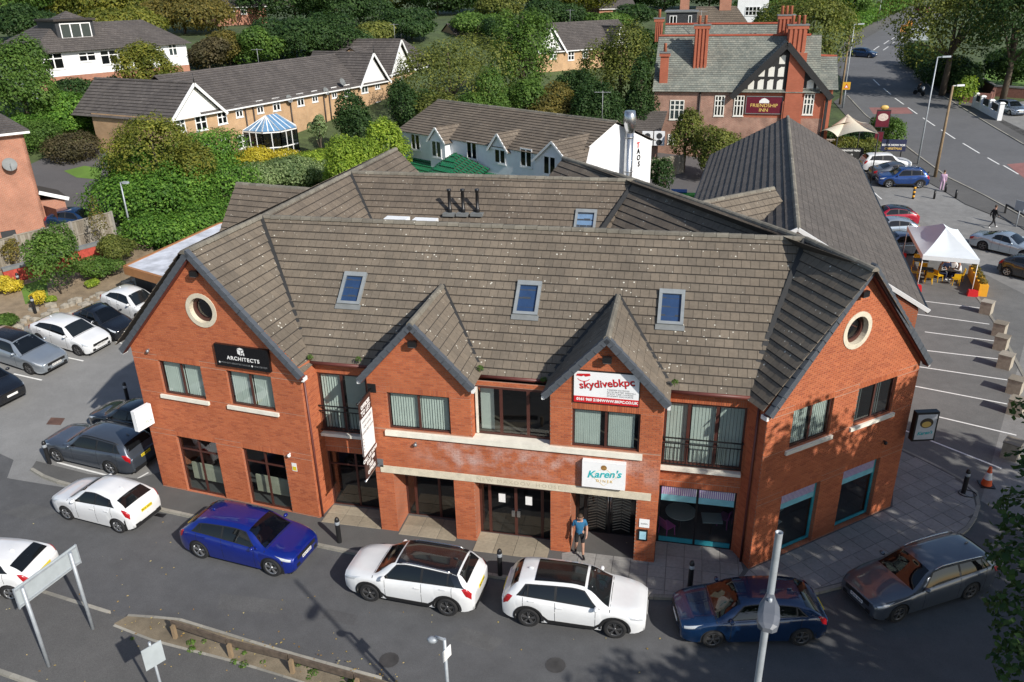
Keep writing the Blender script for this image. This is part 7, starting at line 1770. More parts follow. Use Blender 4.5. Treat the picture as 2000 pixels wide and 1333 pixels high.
# ================================================================ street furniture and small things
M['galv'] = plain('galvanised', (0.36, 0.39, 0.42), .5, metal=.3, var=.12, scale=6)
M['sign_back'] = plain('sign_back', (0.36, 0.4, 0.42), .55, var=.08)
M['wood_old'] = tile_mat('weathered_wood', [(0, (0.2, 0.17, 0.13)), (.5, (0.27, 0.24, 0.19)), (1, (0.33, 0.3, 0.25))], lichen=0)
M['wood_rail'] = plain('timber_rail', (0.1, 0.075, 0.055), .9, var=.35, scale=5, bmp=.3)
M['wood_pole'] = plain('timber_pole', (0.24, 0.17, 0.1), .9, var=.2, scale=3)
M['wood_pale'] = plain('pale_timber', (0.34, 0.3, 0.24), .9, var=.2, scale=5)
M['concrete'] = plain('concrete_post', (0.3, 0.28, 0.25), .95, var=.15)
M['skin'] = plain('skin', (0.42, 0.24, 0.17), .6, var=.05); M['hair'] = plain('hair', (0.06, 0.035, 0.02), .7, var=.2)
M['yellow'] = plain('yellow_plastic', (0.72, 0.42, 0.01), .45, var=.05); M['orange_y'] = plain('orange_planter', (0.75, 0.36, 0.02), .6, var=.08)
M['fabric_white'] = plain('white_canopy', (0.65, 0.7, 0.73), .75, var=.03); M['fabric_cream'] = plain('cream_sail', (0.72, 0.65, 0.5), .8, var=.05)
def bollard(label, px, group='black bollards with pale bands', h=1.08, r=.085):
    p = GP(*px); z = p.z+(PAVE_H if label.find('kerb') >= 0 or label.find('paved') >= 0 else 0); t = thing('bollard', label, 'bollard', (p.x, p.y, z), group=group)
    m = MB(); m.lathe([(r*1.05, -.03), (r, .02), (r, h-.12), (r*.85, h-.06), (r*.5, h-.01), (0, h)], 14, 0, (p.x, p.y, z)); m.build('post', M['black'], t)
    m = MB(); m.lathe([(r+.002, h-.3), (r+.006, h-.29), (r+.006, h-.18), (r+.002, h-.17)], 14, 0, (p.x, p.y, z)); m.build('reflective_band', M['galv'], t)
for lb, px in (('black bollard on the kerb right of the blue car', (664, 1064)), ('black bollard on the kerb between the two white crossovers', (977, 1128)), ('black bollard on the paved kerb behind the dark blue hatchback', (1347, 1152)),
    ('black bollard with a ring at its foot on the paved corner near the traffic cone', (1880, 968)), ('black bollard on the kerb nose in front of the grey estate', (98, 909)), ('black bollard in the shade beside the left gable wall', (251, 786)),
    ('black bollard on the bank above the white three-door hatchback', (69.8, 613)), ('black bollard on the bank beside the golden shrub at the left edge', (41, 566))): bollard(lb, px)
p = G(1888, 970); rt_ = thing('cable_loop', 'black cable loop lying round the foot of the corner bollard', 'cable', (p.x, p.y, PAVE_H)); m = MB(); m.tube([(p.x+.32*math.cos(k*.45), p.y+.25*math.sin(k*.45), PAVE_H+.03) for k in range(15)], .018, 6); m.build('cable', M['black'], rt_)
# big road sign seen from behind
a, b = G(92, 1300, .1), G(178, 1227, .1); t = thing('road_sign', 'back of a large grey road sign on two posts in the bottom left corner', 'road sign', a)
pl = ((a.x, a.y), (b.x, b.y)); sf = Fr(*pl); uT = [fpx(sf, *q) for q in ((24, 1141), (152, 1073), (160, 1110), (33, 1181))]
zt, zb = (uT[0][1]+uT[1][1])/2, (uT[2][1]+uT[3][1])/2; ua, ub = (uT[0][0]+uT[3][0])/2, (uT[1][0]+uT[2][0])/2
m = MB(); sf.box(m, ua, ub, zb, zt, -.03, -.0); m.build('sign_panel', M['sign_back'], t)
m = MB(); sf.box(m, ua, ub, zb+.05, zb+.09, 0, .03); sf.box(m, ua, ub, zt-.09, zt-.05, 0, .03); sf.box(m, ua-.01, ua+.02, zb-.01, zt+.01, -.035, .02); sf.box(m, ub-.02, ub+.01, zb-.01, zt+.01, -.035, .02); m.build('channel', M['galv'], t, kind='stuff')
for u in (0, sf.L): m = MB(); q = sf.p(u, 0, .08); m.tube([(q.x, q.y, -.1), (q.x, q.y, zt-.05)], .055, 12); m.build('post', M['galv'], t)
def pole_sign(label, base, top, board, plane_dir, cat='road sign', name='small_sign', r=.035, mat=None, bmat=None):
    """post with a board; base on the ground, the rest fixed by lines of sight"""
    t = thing(name, label, cat, base); f = Fr((base.x, base.y), (base.x+plane_dir[0], base.y+plane_dir[1])); zt = fpx(Fr((base.x, base.y), (base.x+1, base.y)), *top)[1]
    m = MB(); m.tube([(base.x, base.y, base.z-.1), (base.x, base.y, zt)], r, 10); m.build('post', mat or M['galv'], t)
    if board: u0, u1, z0, z1 = board; m = MB(); f.box(m, u0, u1, zt+z0, zt+z1, .04, .06); m.build('sign_panel', bmat or M['sign_back'], t)
    return t, f, zt
base = G(336, 1420, .1); t, f, zt = pole_sign('small grey sign back on a thin post at the bottom edge', base, (297, 1256), (-.26, .26, -.75, -.08), (.5, .86))
base = G(882, 1450, .0); t, f, zt = pole_sign('thin post with a camera head and small plate at the bottom edge', base, (858, 1247), (-.16, .16, -.62, -.28), (.35, .93), cat='camera post', name='camera_post', r=.045, bmat=M['white'])
m = MB(); q = Vector((base.x, base.y, zt)); m.bar(q+Vector((0, 0, -.02)), q+Vector((-.22, -.05, .08)), .05, .05); m.ball(q+Vector((-.28, -.08, .0)), (.14, .1, .09), 12); m.build('camera_head', M['galv'], t)
# tall lamp post in the foreground
lt = DP(1522, 1040, 9.2); t = thing('lamp_post', 'tall grey lamp post in the right foreground with its lantern seen from above', 'lamp post', (lt.x, lt.y, 0))
m = MB(); m.tube([(lt.x, lt.y, -.1), (lt.x, lt.y, 1.4), (lt.x, lt.y, 1.45), (lt.x, lt.y, lt.z)], [.085, .085, .055, .05], 16, cap=False); m.lathe([(.05, lt.z), (.043, lt.z), (.043, lt.z-.4), (0, lt.z-.4)], 16, 0, (lt.x, lt.y, 0)); m.build('column', M['galv'], t)
m = MB(); zl = lt.z-1.12; hd = Vector((.04, -.16, 0))
for k, (f_, w_, z_) in enumerate(((0, .06, .09), (.12, .1, .1), (.25, .15, .08), (.45, .16, .06), (.62, .13, .03), (.7, .06, .01))): pass
d_ = Vector((-.12, -1, 0)).normalized(); s_ = Vector((-d_.y, d_.x, 0)); secs = ((-.05, .05, .0, .1), (.08, .08, -.02, .12), (.22, .13, -.04, .13), (.42, .145, -.05, .11), (.56, .12, -.05, .07), (.62, .06, -.04, .03))
vs = []
for f_, w_, z0_, z1_ in secs:
    c_ = Vector((lt.x, lt.y, zl))+d_*f_
    vs += [c_-s_*w_+Vector((0, 0, z0_)), c_+s_*w_+Vector((0, 0, z0_)), c_+s_*w_+Vector((0, 0, z1_*.6)), c_+s_*w_*.5+Vector((0, 0, z1_)), c_-s_*w_*.5+Vector((0, 0, z1_)), c_-s_*w_+Vector((0, 0, z1_*.6))]
m.add(vs, [(i*6+k, i*6+(k+1) % 6, (i+1)*6+(k+1) % 6, (i+1)*6+k) for i in range(5) for k in range(6)]+[tuple(range(6))[::-1], tuple(range(30, 36))], 0, False)
m.build('lantern', plain('lantern_grey', (.11, .12, .14), .5, var=.1), t, fix=True); m = MB(); m.lathe([(.03, zl+.12), (.03, zl+.17), (0, zl+.18)], 8, 0, (lt.x+d_.x*.2, lt.y+d_.y*.2, 0)); m.build('photocell', M['galv'], t)
# timber knee rail on the verge
kr_ = [G(u, v, .12) for u, v in ((343, 1246), (452, 1283), (572, 1314), (700, 1352), (850, 1400))]; t = thing('knee_rail', 'low weathered timber knee rail along the verge at the bottom', 'fence', kr_[0])
for p in kr_: m = MB(); m.box(p.x-.055, p.x+.055, p.y-.055, p.y+.055, .05, .6); m.build('post', M['wood_pole'], t)
for a, b in zip(kr_[:-1], kr_[1:]): m = MB(); e_ = (b-a).normalized(); m.bar(a-e_*.12+Vector((0, .09, .47)), b+Vector((0, .09, .47))-e_*.16, .07, .2); m.build('rail', M['wood_rail'], t)
# weeds and fallen leaves on the verge
vg = thing('weeds', None, None); vg['kind'] = 'stuff'
g_ = np.random.default_rng(5); cs = []; rs = []
for k in range(22):
    f_ = g_.random(); a = G(250+f_*520, 1214+f_*118+g_.uniform(4, 34), .12); cs.append(tuple(a)); r_ = g_.uniform(.05, .15); rs.append((r_, r_, r_*.5))
crown(vg, cs, rs, .06, M['lf_mid'], 1.6, name='weed_leaves', kind='stuff')
lv = []
for k in range(190):
    u, v = g_.uniform(0, 1300), g_.uniform(1010, 1340)
    if g_.random() < .5: f_ = g_.random(); u, v = 240+f_*560, 1205+f_*125+g_.normal()*18
    p = G(u, v, .0); p.z = .125 if (v > 1200+(u-240)*.22 and u < 900) else .02
    a = g_.uniform(0, 6.28); s = g_.uniform(.018, .045); c_, s_ = math.cos(a)*s, math.sin(a)*s; lv.append([(p.x-c_, p.y-s_, p.z), (p.x+s_*.7, p.y-c_*.7, p.z+.01), (p.x+c_, p.y+s_, p.z+.005), (p.x-s_*.7, p.y+c_*.7, p.z+.012)])
grid_mesh('fallen_leaves', np.array(lv).reshape(-1, 3), np.arange(len(lv)*4).reshape(-1, 4), leaf_mat('dry_leaf', DK((.3, .16, .05), (.5, .36, .12), (.6, .52, .3)), .1), kind='stuff')
# bank surface, courtyard, lawns, manhole
M['bank'] = ground_mat('bank_soil', (0.25, 0.19, 0.125), var=.3, patch=.5); M['lawn'] = ground_mat('lawn', (0.11, 0.2, 0.03), var=.15, patch=.2)
drape('planted_bank', XP([(-120, 700), (20, 648), (140, 610), (262, 560), (300, 545), (300, 480), (228, 468), (150, 488), (45, 515), (-120, 570)]), M['bank'], .02)
drape('bank_lawn', XP([(40, 560), (88, 545), (95, 580), (50, 596)]), M['lawn'], .035)
drape('courtyard', XP([(60, 450), (40, 330), (130, 290), (215, 268), (205, 320), (240, 350), (235, 420), (225, 470), (140, 478)]), M['tarmac_court'], .02)
drape('courtyard_lawn', XP([(84, 300), (215, 255), (160, 252), (90, 278)]), M['lawn'], .035); drape('courtyard_lawn', XP([(125, 335), (165, 325), (200, 330), (195, 352), (150, 348)]), M['lawn'], .035)
drape('manhole_cover', X2([(104, 831), (131, 831), (122, 843), (94, 843)]), plain('rusty_cover', (.11, .06, .045), .8, var=.3), .02)
M['patch'] = ground_mat('tarmac_patch', (0.08, 0.08, 0.082), var=.16); M['worn'] = ground_mat('worn_tarmac', (0.1, 0.1, 0.1), var=.2)
for q in ([(60, 985), (120, 1000), (60, 1018), (0, 1002)], [(430, 1160), (560, 1175), (545, 1200), (425, 1190)], [(905, 1225), (985, 1250), (960, 1275), (880, 1248)]): drape('tarmac_patch', X2(q), M['worn'], .009)
drape('tarmac_patch', X2([(640, 1190), (700, 1203), (690, 1222), (628, 1208)]), M['patch'], .009)
for u, v in ((760, 1290), (1085, 1300)): p = G(u, v); drape('manhole_cover', [(p.x+.3*math.cos(k*.45), p.y+.3*math.sin(k*.45)) for k in range(14)], plain('iron_cover', (.045, .043, .042), .7, var=.3), .014)
drape('gully_grate', X2([(308, 1003), (326, 1005), (318, 1012), (300, 1008)]), M['black'], .012)
# board fence and low red wall on the bank
fp = [GP(u, v) for u, v in ((-60, 552), (-12, 534), (45, 515), (98, 501), (150, 488), (228, 466))]; t = thing('board_fence', 'weathered grey board fence with concrete posts above the bank', 'fence', fp[2])
for i, p in enumerate(fp):
    m = MB(); m.box(p.x-.07, p.x+.07, p.y-.07, p.y+.07, p.z-.2, p.z+1.95); m.build('post', M['concrete'], t)
    if i+1 < len(fp):
        q = fp[i+1]; d_ = (q-p); L_ = math.hypot(d_.x, d_.y); f = Fr((p.x, p.y), (q.x, q.y)); n = max(6, int(L_/.16)); zz = lambda k: p.z+(q.z-p.z)*k/n; one = None
        m = MB(); m.bar(f.p(.08, p.z+1.88, 0), f.p(L_-.08, q.z+1.88, 0), .1, .06); m.bar(f.p(.08, p.z+.95, .03), f.p(L_-.08, q.z+.95, .03), .05, .08); fo_ = m.build('fence_panel', M['wood_old'], t, kind='stuff')
        for k in range(n):
            u0 = .08+(L_-.16)*k/n; w_ = (L_-.16)/n-.008
            if one is None: m = MB(); m.box(0, w_, -.01, .012, 0, 1.78); ob = one = m.build('fence_board', M['wood_old'], fo_, off=Vector((0, 0, 0)))
            else: ob = one.copy(); COL.objects.link(ob)
            c_ = f.p(u0, zz(k)+.06, random.uniform(-.006, .006))-OFF[t.name]; ob.location = c_; ob.rotation_euler = (0, 0, f.rot())
m = MB(); ln_ = XP([(12, 556), (92, 535), (140, 518), (213, 498)]); strip_solid(m, ln_, .24, .95); t = thing('garden_wall', 'low red brick retaining wall with dark coping on the bank', 'wall', (ln_[0][0], ln_[0][1], T(*ln_[0])))
m.build('brick_face', plain('red_wall', (.4, .06, .04), .85, var=.3, scale=5), t); m = MB(); strip_solid(m, ln_, .3, .09, .952); m.v = [(x, y, z) for x, y, z in m.v]; m.build('coping', M['rl_flash'], t)
t = thing('dark_fence', 'dark brown slatted fence beside the brick house', 'fence', GP(78, 445)); a, b = GP(72, 440), GP(120, 455)
for k in range(14): q = a+(b-a)*k/14; q2 = a+(b-a)*(k+.85)/14; m = MB(); m.bar((q.x, q.y, T(q.x, q.y)+.85), (q2.x, q2.y, T(q2.x, q2.y)+.85), .03, 1.7); m.build('slat', M['brown'], t)
# stones at the bank foot
rk_ = thing('rockery', None, None); rk_['kind'] = 'stuff'; m = MB(); g2 = np.random.default_rng(8)
for k in range(60):
    f_ = g2.random(); p = GP(20+f_*270+g2.normal()*6, 640-f_*85+g2.normal()*10); r_ = g2.uniform(.12, .38); m.ball((p.x, p.y, p.z+r_*.2), (r_*g2.uniform(.8, 1.5), r_, r_*.6), 6)
for i in range(len(m.sm)): m.sm[i] = False
m.build('bank_stone', plain('bank_stone', (.3, .27, .22), .95, var=.3), rk_, kind='stuff')
# street lamps and poles
def lamp(label, base, top, r=.07, mat=None, arm=(-.9, 0), name='street_lamp', cat='street lamp', headm=None, tilt=.0):
    t = thing(name, label, cat, base); z = VP(top[0], top[1], (base.x-1, base.y), (base.x+1, base.y)).z
    m = MB(); m.tube([(base.x, base.y, base.z-.2), (base.x, base.y, base.z+(z-base.z)*.5), (base.x, base.y, z)], [r*1.3, r, r*.75], 10); m.build('column', mat or M['galv'], t)
    q = Vector((base.x, base.y, z)); e_ = q+Vector((arm[0], arm[1], .05)); m = MB(); m.bar(q, q+(e_-q)*.4, .07, .07); m.hexa([*( (q+(e_-q)*f_+Vector((0, s_, -.06))) for f_, s_ in ((.35, -.12), (1, -.16), (1, .16), (.35, .12)))]+[*( (q+(e_-q)*f_+Vector((0, s_, .08))) for f_, s_ in ((.35, -.1), (1, -.1), (1, .1), (.35, .1)))]); m.build('lantern', headm or M['sign_back'], t); return t
lamp('slim grey street lamp between the hedge and the car park bank', GP(258, 461), (235, 357), r=.06, arm=(.75, -.2))
lamp('tall grey street lamp beside the parked cars on the right', GP(1792, 322), (1834, 112), arm=(1.1, 0)); lamp('brown wooden pole with a white lamp head beside the road', GP(1826, 347), (1866, 168), r=.12, mat=M['wood_pole'], arm=(.9, 0), headm=M['white'])
lamp('grey street lamp left of the hill road behind the pub', GP(1645, 212), (1671, 48), arm=(1.1, 0)); lamp('brown wooden pole beside the grey lamp behind the pub', GP(1640, 205), (1664, 70), r=.12, mat=M['wood_pole'], arm=(.5, 0), headm=M['white'])
lamp('distant street lamp on the hill road bend', GP(1714, 47), (1722, -10), arm=(.8, 0))
def post_board(label, base, u, v, w, h, bm, name='road_sign', cat='road sign', post=None, posts=1, dirn=(1, 0), txt=(), th=.05, r=.05):
    f0 = Fr((base.x, base.y), (base.x+dirn[0], base.y+dirn[1])); uc, zc = fpx(f0, u, v); t = thing(name, label, cat, base)
    m = MB(); f0.box(m, uc-w/2, uc+w/2, zc-h/2, zc+h/2, .06, .06+th); m.build('board', bm, t)
    for k in range(posts): uu = uc+(0 if posts == 1 else (k-.5)*w*.7); q = f0.p(uu, 0, 0); m = MB(); m.tube([(q.x, q.y, base.z-.2), (q.x, q.y, zc+h*.45)], r, 8); m.build('post', post or M['galv'], t)
    for s, du, dz, sz, mt in txt: text(f0, s, uc+du*w, zc+dz*h, sz, mt, t, d=.064+th, bold=.01)
    return t, f0, uc, zc
t, f, uc, zc = post_board('yellow warning sign with a red triangle on the post behind the pub', GP(1648, 213), 1653, 168, .9, .9, plain('sign_yellow', (.62, .34, .02), .5, var=0))
m = MB(); m.poly([f.p(uc-.3, zc-.28, .115), f.p(uc+.3, zc-.28, .115), f.p(uc, zc+.26, .115)]); m.build('triangle', M['red'], t); m = MB(); m.poly([f.p(uc-.17, zc-.2, .12), f.p(uc+.17, zc-.2, .12), f.p(uc, zc+.1, .12)]); m.build('triangle_face', M['white_sign'], t)
post_board('back of a grey direction sign under the big roadside tree', GP(1785, 92), 1796, 66, 3.0, 2.2, M['sign_back'], posts=2)
for i, (px, c) in enumerate((((1765, 64), 'left'), ((1776, 55), 'right'))):
    b_ = GP(*px); t, f, uc, zc = post_board('orange roadworks board in the middle of the hill road, %s of two' % c, b_, px[0], px[1]-8, 1.1, 1.3, plain('works_orange', (.6, .25, .05), .6, var=.1), name='works_sign', cat='works sign', group=None) if False else post_board('orange roadworks board in the middle of the hill road, %s of two' % c, b_, px[0], px[1]-8, 1.1, 1.3, plain('works_orange', (.6, .25, .05), .6, var=.1), name='works_sign', cat='works sign'); t['group'] = 'roadworks boards'
t, f, uc, zc = post_board('black framed hanging pub sign with red and white picture panels', GP(1718, 292), 1724, 232, 1.35, 1.75, M['timber_black'], name='pub_sign', cat='sign', post=M['timber_black'], r=.1)
m = MB(); f.box(m, uc-.62, uc+.62, zc-.8, zc+.75, .111, .125); m.build('panel', M['maroon'], t); m = MB(); m.poly([f.p(uc+.5*math.cos(k*.5), zc+.15+.38*math.sin(k*.5), .13) for k in range(13)]); m.build('oval_picture', plain('sign_pale', (.6, .5, .45), .6, var=.3, scale=6), t); m = MB(); m.ball(f.p(uc, zc+1.1, .08), (.42, .1, .25), 8); m.build('crest', M['gold'], t)
m = MB(); f.box(m, uc-.55, uc+.35, zc-2.5, zc-1.25, .06, .11); m.build('lower_board', M['timber_black'], t); m = MB(); f.box(m, uc-.48, uc+.28, zc-2.42, zc-1.33, .111, .12); m.build('panel', M['maroon'], t)
t, f, uc, zc = post_board('navy BOOK NOW FOR CHRISTMAS banner board beside the pavement', GP(1748, 310), 1745, 284, 2.3, 1.15, plain('navy_board', (.02, .025, .07), .5), name='banner', cat='sign', posts=2, post=M['timber_black'], txt=(('BOOK NOW FOR', 0, .02, .27, M['white']), ('CHRISTMAS', 0, -.28, .3, M['gold'])))
post_board('black menu board with chalk lines below the pub garden', GP(1668, 318), 1660, 302, 2.4, 1.3, M['timber_black'], name='menu_board', cat='sign', posts=2, post=M['timber_black'], txt=(('BREAKFAST MENU', 0, .3, .22, M['white']), ('9 - 12', 0, .0, .2, M['white']), ('SERVED DAILY', 0, -.3, .18, M['white'])))
# sail canopy and garden tables
bs = GP(1655, 285); t = thing('sail_canopy', 'cream tensioned sail canopy over the pub garden', 'canopy', bs); ap = VP(1656, 223, (bs.x-1, bs.y), (bs.x+1, bs.y)); cn = [DP(1600, 258, 83), DP(1636, 268, 77), DP(1716, 262, 78.5), DP(1682, 240, 88)]
m = MB(); k = 8
for i in range(4):
    a, b = cn[i], cn[(i+1) % 4]; vs = []; 
    for r_ in range(k+1):
        for c_ in range(k+1):
            f_ = c_/k; e_ = a+(b-a)*f_; e_ = e_+(ap*Vector((1, 1, 0)).length*0+Vector((0, 0, .35*4*f_*(1-f_)))) ; s_ = r_/k; q = ap+(e_-ap)*s_; q = Vector((q.x, q.y, q.z-.9*s_*(1-s_))); vs.append(q)
    m.add(vs, [(r_*(k+1)+c_, r_*(k+1)+c_+1, (r_+1)*(k+1)+c_+1, (r_+1)*(k+1)+c_) for r_ in range(k) for c_ in range(k)], 0, True)
m.build('canvas', M['fabric_cream'], t)
for c_ in cn: m = MB(); m.tube([(c_.x, c_.y, T(c_.x, c_.y)), tuple(c_)], .05); m.build('pole', M['timber_black'], t)
for i, px in enumerate(((1632, 288), (1662, 284))):
    p = GP(*px); t = thing('picnic_table', 'wooden picnic table in the pub garden, %s of the pair' % ('left' if i == 0 else 'right'), 'table', p, group='pub garden tables'); m = MB(); m.box(p.x-1, p.x+1, p.y-.4, p.y+.4, p.z+.72, p.z+.78); m.build('table_top', M['wood_pale'], t)
    for s in (-1, 1): m = MB(); m.box(p.x-1, p.x+1, p.y+s*.75-.14, p.y+s*.75+.14, p.z+.42, p.z+.47); m.build('seat', M['wood_pale'], t); m = MB(); m.bar((p.x+s*.7, p.y-.8, p.z), (p.x+s*.7, p.y, p.z+.7), .08, .06); m.bar((p.x+s*.7, p.y+.8, p.z), (p.x+s*.7, p.y, p.z+.7), .08, .06); m.build('leg', M['wood_pale'], t)
# ---- people
def figure(label, loc, rz, J, cols, hairc=None, name='person', scale=1.0, fingers=False, hairlen=.0, group=None):
    """one continuous skinned body; J overrides joint positions (x forward, y left, z up)"""
    B_ = dict(pel=(0, 0, .95), wai=(0, 0, 1.1), che=(0, 0, 1.33), nec=(0, 0, 1.5), hd0=(.02, 0, 1.58), hd1=(.025, 0, 1.7), hd2=(.01, 0, 1.77))
    for s, k in ((1, 'l'), (-1, 'r')):
        B_.update({'sh'+k: (0, s*.185, 1.42), 'el'+k: (-.03, s*.23, 1.14), 'wr'+k: (.05, s*.25, .9), 'ha'+k: (.08, s*.25, .8), 'hi'+k: (0, s*.1, .9), 'kn'+k: (.03, s*.11, .5), 'an'+k: (-.02, s*.11, .09), 'to'+k: (.16, s*.13, .04)})
    B_.update(J); rad = dict(pel=.15, wai=.135, che=.155, nec=.06, hd0=.075, hd1=.1, hd2=.06, sh=.075, el=.048, wr=.033, ha=.04, hi=.095, kn=.062, an=.042, to=.04)
    ed = [('pel', 'wai'), ('wai', 'che'), ('che', 'nec'), ('nec', 'hd0'), ('hd0', 'hd1'), ('hd1', 'hd2')]
    for k in 'lr': ed += [('che', 'sh'+k), ('sh'+k, 'el'+k), ('el'+k, 'wr'+k), ('wr'+k, 'ha'+k), ('pel', 'hi'+k), ('hi'+k, 'kn'+k), ('kn'+k, 'an'+k), ('an'+k, 'to'+k)]
    if fingers:
        for s, k in ((1, 'l'), (-1, 'r')):
            h = Vector(B_['ha'+k]); d = (h-Vector(B_['wr'+k])).normalized(); sd = Vector((1, 0, 0)) if abs(d.x) < .8 else Vector((0, 0, 1)); sd = (sd-d*sd.dot(d)).normalized()
            for i, (o_, l_) in enumerate(((-.03, .07), (-.01, .085), (.012, .09), (.032, .075))):
                a_ = h+sd*o_+d*.01; B_['f%d%s' % (i, k)] = tuple(a_+d*l_*.55+Vector((0, -s*.008, 0))); B_['g%d%s' % (i, k)] = tuple(a_+d*l_+Vector((0, -s*.025, 0))); ed += [('ha'+k, 'f%d%s' % (i, k)), ('f%d%s' % (i, k), 'g%d%s' % (i, k))]
            B_['t0'+k] = tuple(h+sd*.05-d*.03); B_['t1'+k] = tuple(h+sd*.065+d*.015); ed += [('ha'+k, 't0'+k), ('t0'+k, 't1'+k)]
    keys = list(B_); me = bpy.data.meshes.new('body'); me.from_pydata([Vector(B_[k])*scale for k in keys], [(keys.index(a), keys.index(b)) for a, b in ed], [])
    o = bpy.data.objects.new('body', me); COL.objects.link(o); md = o.modifiers.new('s', 'SKIN'); sv = me.skin_vertices[0].data
    for i, k in enumerate(keys):
        r = rad.get(k, rad.get(k[:-1], .011 if k[0] in 'fg' else .013))*scale; sv[i].radius = (r, r) if k not in ('che', 'wai', 'pel') else (r*1.12, r*.85); sv[i].use_root = (k == 'pel')
    sb = o.modifiers.new('d', 'SUBSURF'); sb.levels = sb.render_levels = 2; dg = bpy.context.evaluated_depsgraph_get(); nm = bpy.data.meshes.new_from_object(o.evaluated_get(dg)); bpy.data.objects.remove(o)
    nm.name = 'body'; nm.materials.clear(); order = list(cols); [nm.materials.append(cols[c]) for c in order]
    segs = [(Vector(B_[a])*scale, Vector(B_[b])*scale, a, b) for a, b in ed]
    def region(p):
        best = None
        for a, b, ka, kb in segs:
            t_ = max(0, min(1, (p-a).dot(b-a)/(b-a).length_squared)); d = (p-(a+(b-a)*t_)).length
            if best is None or d < best[0]: best = (d, ka, kb, t_)
        _, ka, kb, t_ = best; k = ka[:2]
        if ka in ('pel', 'wai', 'che') and kb not in ('nec',) and kb[:2] not in ('sh', 'hi'): return 'top' if (ka != 'pel' or t_ > .15) else 'legs'
        if ka == 'che': return 'top' if (kb != 'nec' or t_ < .8) else 'skin'
        if ka in ('nec', 'hd0', 'hd1'): return 'skin'
        if ka[:2] == 'sh': return 'top' if t_ < cols_extra.get('sleeve', 2) else 'skin'
        if ka[:2] == 'el': return 'top' if cols_extra.get('sleeve', 2) > 1 else 'skin'
        if ka == 'pel': return 'legs'
        if ka[:2] == 'hi': return 'legs' if t_ < cols_extra.get('leg', 2) else 'skin'
        if ka[:2] == 'kn': return ('legs' if cols_extra.get('leg', 2) > 1 else ('shoe' if t_ > .86 else 'skin'))
        if ka[:2] == 'an': return 'shoe'
        return 'skin'
    cols_extra = J.get('_x', {}) if False else FIG_X.get(label, {})
    for p in nm.polygons: p.use_smooth = True; p.material_index = order.index(region(p.center))
    t = thing(name, label, 'person', loc, rz, group=group); b = bpy.data.objects.new('body', nm); COL.objects.link(b); b.parent = t
    h1 = Vector(B_['hd1'])*scale; m = MB(); m.ball((h1.x-.022*scale, h1.y, h1.z+.03*scale), (.1*scale, .094*scale, (.1+hairlen*.5)*scale), 12)
    if hairlen: m.ball((h1.x-.06*scale, h1.y, h1.z-.08*scale), (.06*scale, .09*scale, .15*scale), 10)
    m.build('hair', hairc or M['hair'], t, off=Vector((0, 0, 0)))
    m = MB(); m.ball((h1.x+.1*scale, h1.y, h1.z-.025*scale), (.022*scale, .014*scale, .024*scale), 6); m.build('nose', cols['skin'], t, off=Vector((0, 0, 0)))
    for s in (-1, 1):
        m = MB(); m.ball((h1.x+.088*scale, h1.y+s*.034*scale, h1.z+.005*scale), .011*scale, 6); m.build('eye', M['black_gloss'], t, off=Vector((0, 0, 0)))
        m = MB(); m.ball((h1.x, h1.y+s*.1*scale, h1.z-.02*scale), (.022*scale, .012*scale, .034*scale), 6); m.build('ear', cols['skin'], t, off=Vector((0, 0, 0)))
    m = MB(); m.ball((h1.x+.086*scale, h1.y, h1.z-.062*scale), (.008*scale, .026*scale, .006*scale), 6); m.build('mouth', M['maroon'], t, off=Vector((0, 0, 0)))
    return t
cl = lambda c, n: plain('cloth_'+n, c, .85, var=.1, scale=8)
C_ = dict(blue=cl((.02, .12, .24), 'blue'), black=cl((.012, .012, .014), 'black'), pink=cl((.62, .42, .58), 'pink'), white=cl((.7, .7, .7), 'white'), navy=cl((.02, .03, .08), 'navy'), grey=cl((.25, .26, .28), 'grey'))
FIG_X = {'man in a blue T-shirt and black shorts walking out of the doorway': dict(sleeve=.62, leg=.78)}
lean = dict(hd0=(.07, 0, 1.56), hd1=(.11, 0, 1.66), hd2=(.11, 0, 1.74), nec=(.04, 0, 1.5), knl=(.14, .1, .52), anl=(.2, .1, .1), tol=(.38, .12, .05), knr=(0, -.1, .5), anr=(-.16, -.1, .13), tor=(.0, -.12, .04), ell=(.02, .25, 1.15), wrl=(.16, .22, .97), hal=(.23, .2, .93), elr=(-.08, -.24, 1.15), wrr=(-.05, -.26, .9), har=(-.03, -.26, .81))
mp = G(1131, 1084, .13); figure('man in a blue T-shirt and black shorts walking out of the doorway', (mp.x, mp.y, .135), math.radians(-72), lean, dict(top=C_['blue'], legs=C_['black'], skin=M['skin'], shoe=M['black']), fingers=True)
mp = GP(1838, 373); figure('person in pink top and pale pink trousers on the pavement corner', mp, math.radians(70), {}, dict(top=C_['pink'], legs=C_['pink'], skin=M['skin'], shoe=C_['white']))
mp = GP(1936, 446); figure('person in black walking across the car park with white shoes', mp, math.radians(20), dict(knl=(.22, .1, .52), anl=(.4, .1, .1), tol=(.58, .11, .06), knr=(-.06, -.1, .5), anr=(-.36, -.1, .16), tor=(-.2, -.12, .05), ell=(-.12, .24, 1.16), wrl=(-.1, .25, .93), hal=(-.08, .25, .85), elr=(.08, -.24, 1.16), wrr=(.22, -.2, 1.0), har=(.27, -.18, .95)), dict(top=C_['black'], legs=C_['black'], skin=M['skin'], shoe=C_['white']))
sit = dict(pel=(0, 0, .5), wai=(.02, 0, .65), che=(.06, 0, .9), nec=(.1, 0, 1.07), hd0=(.13, 0, 1.14), hd1=(.15, 0, 1.26), hd2=(.14, 0, 1.33))
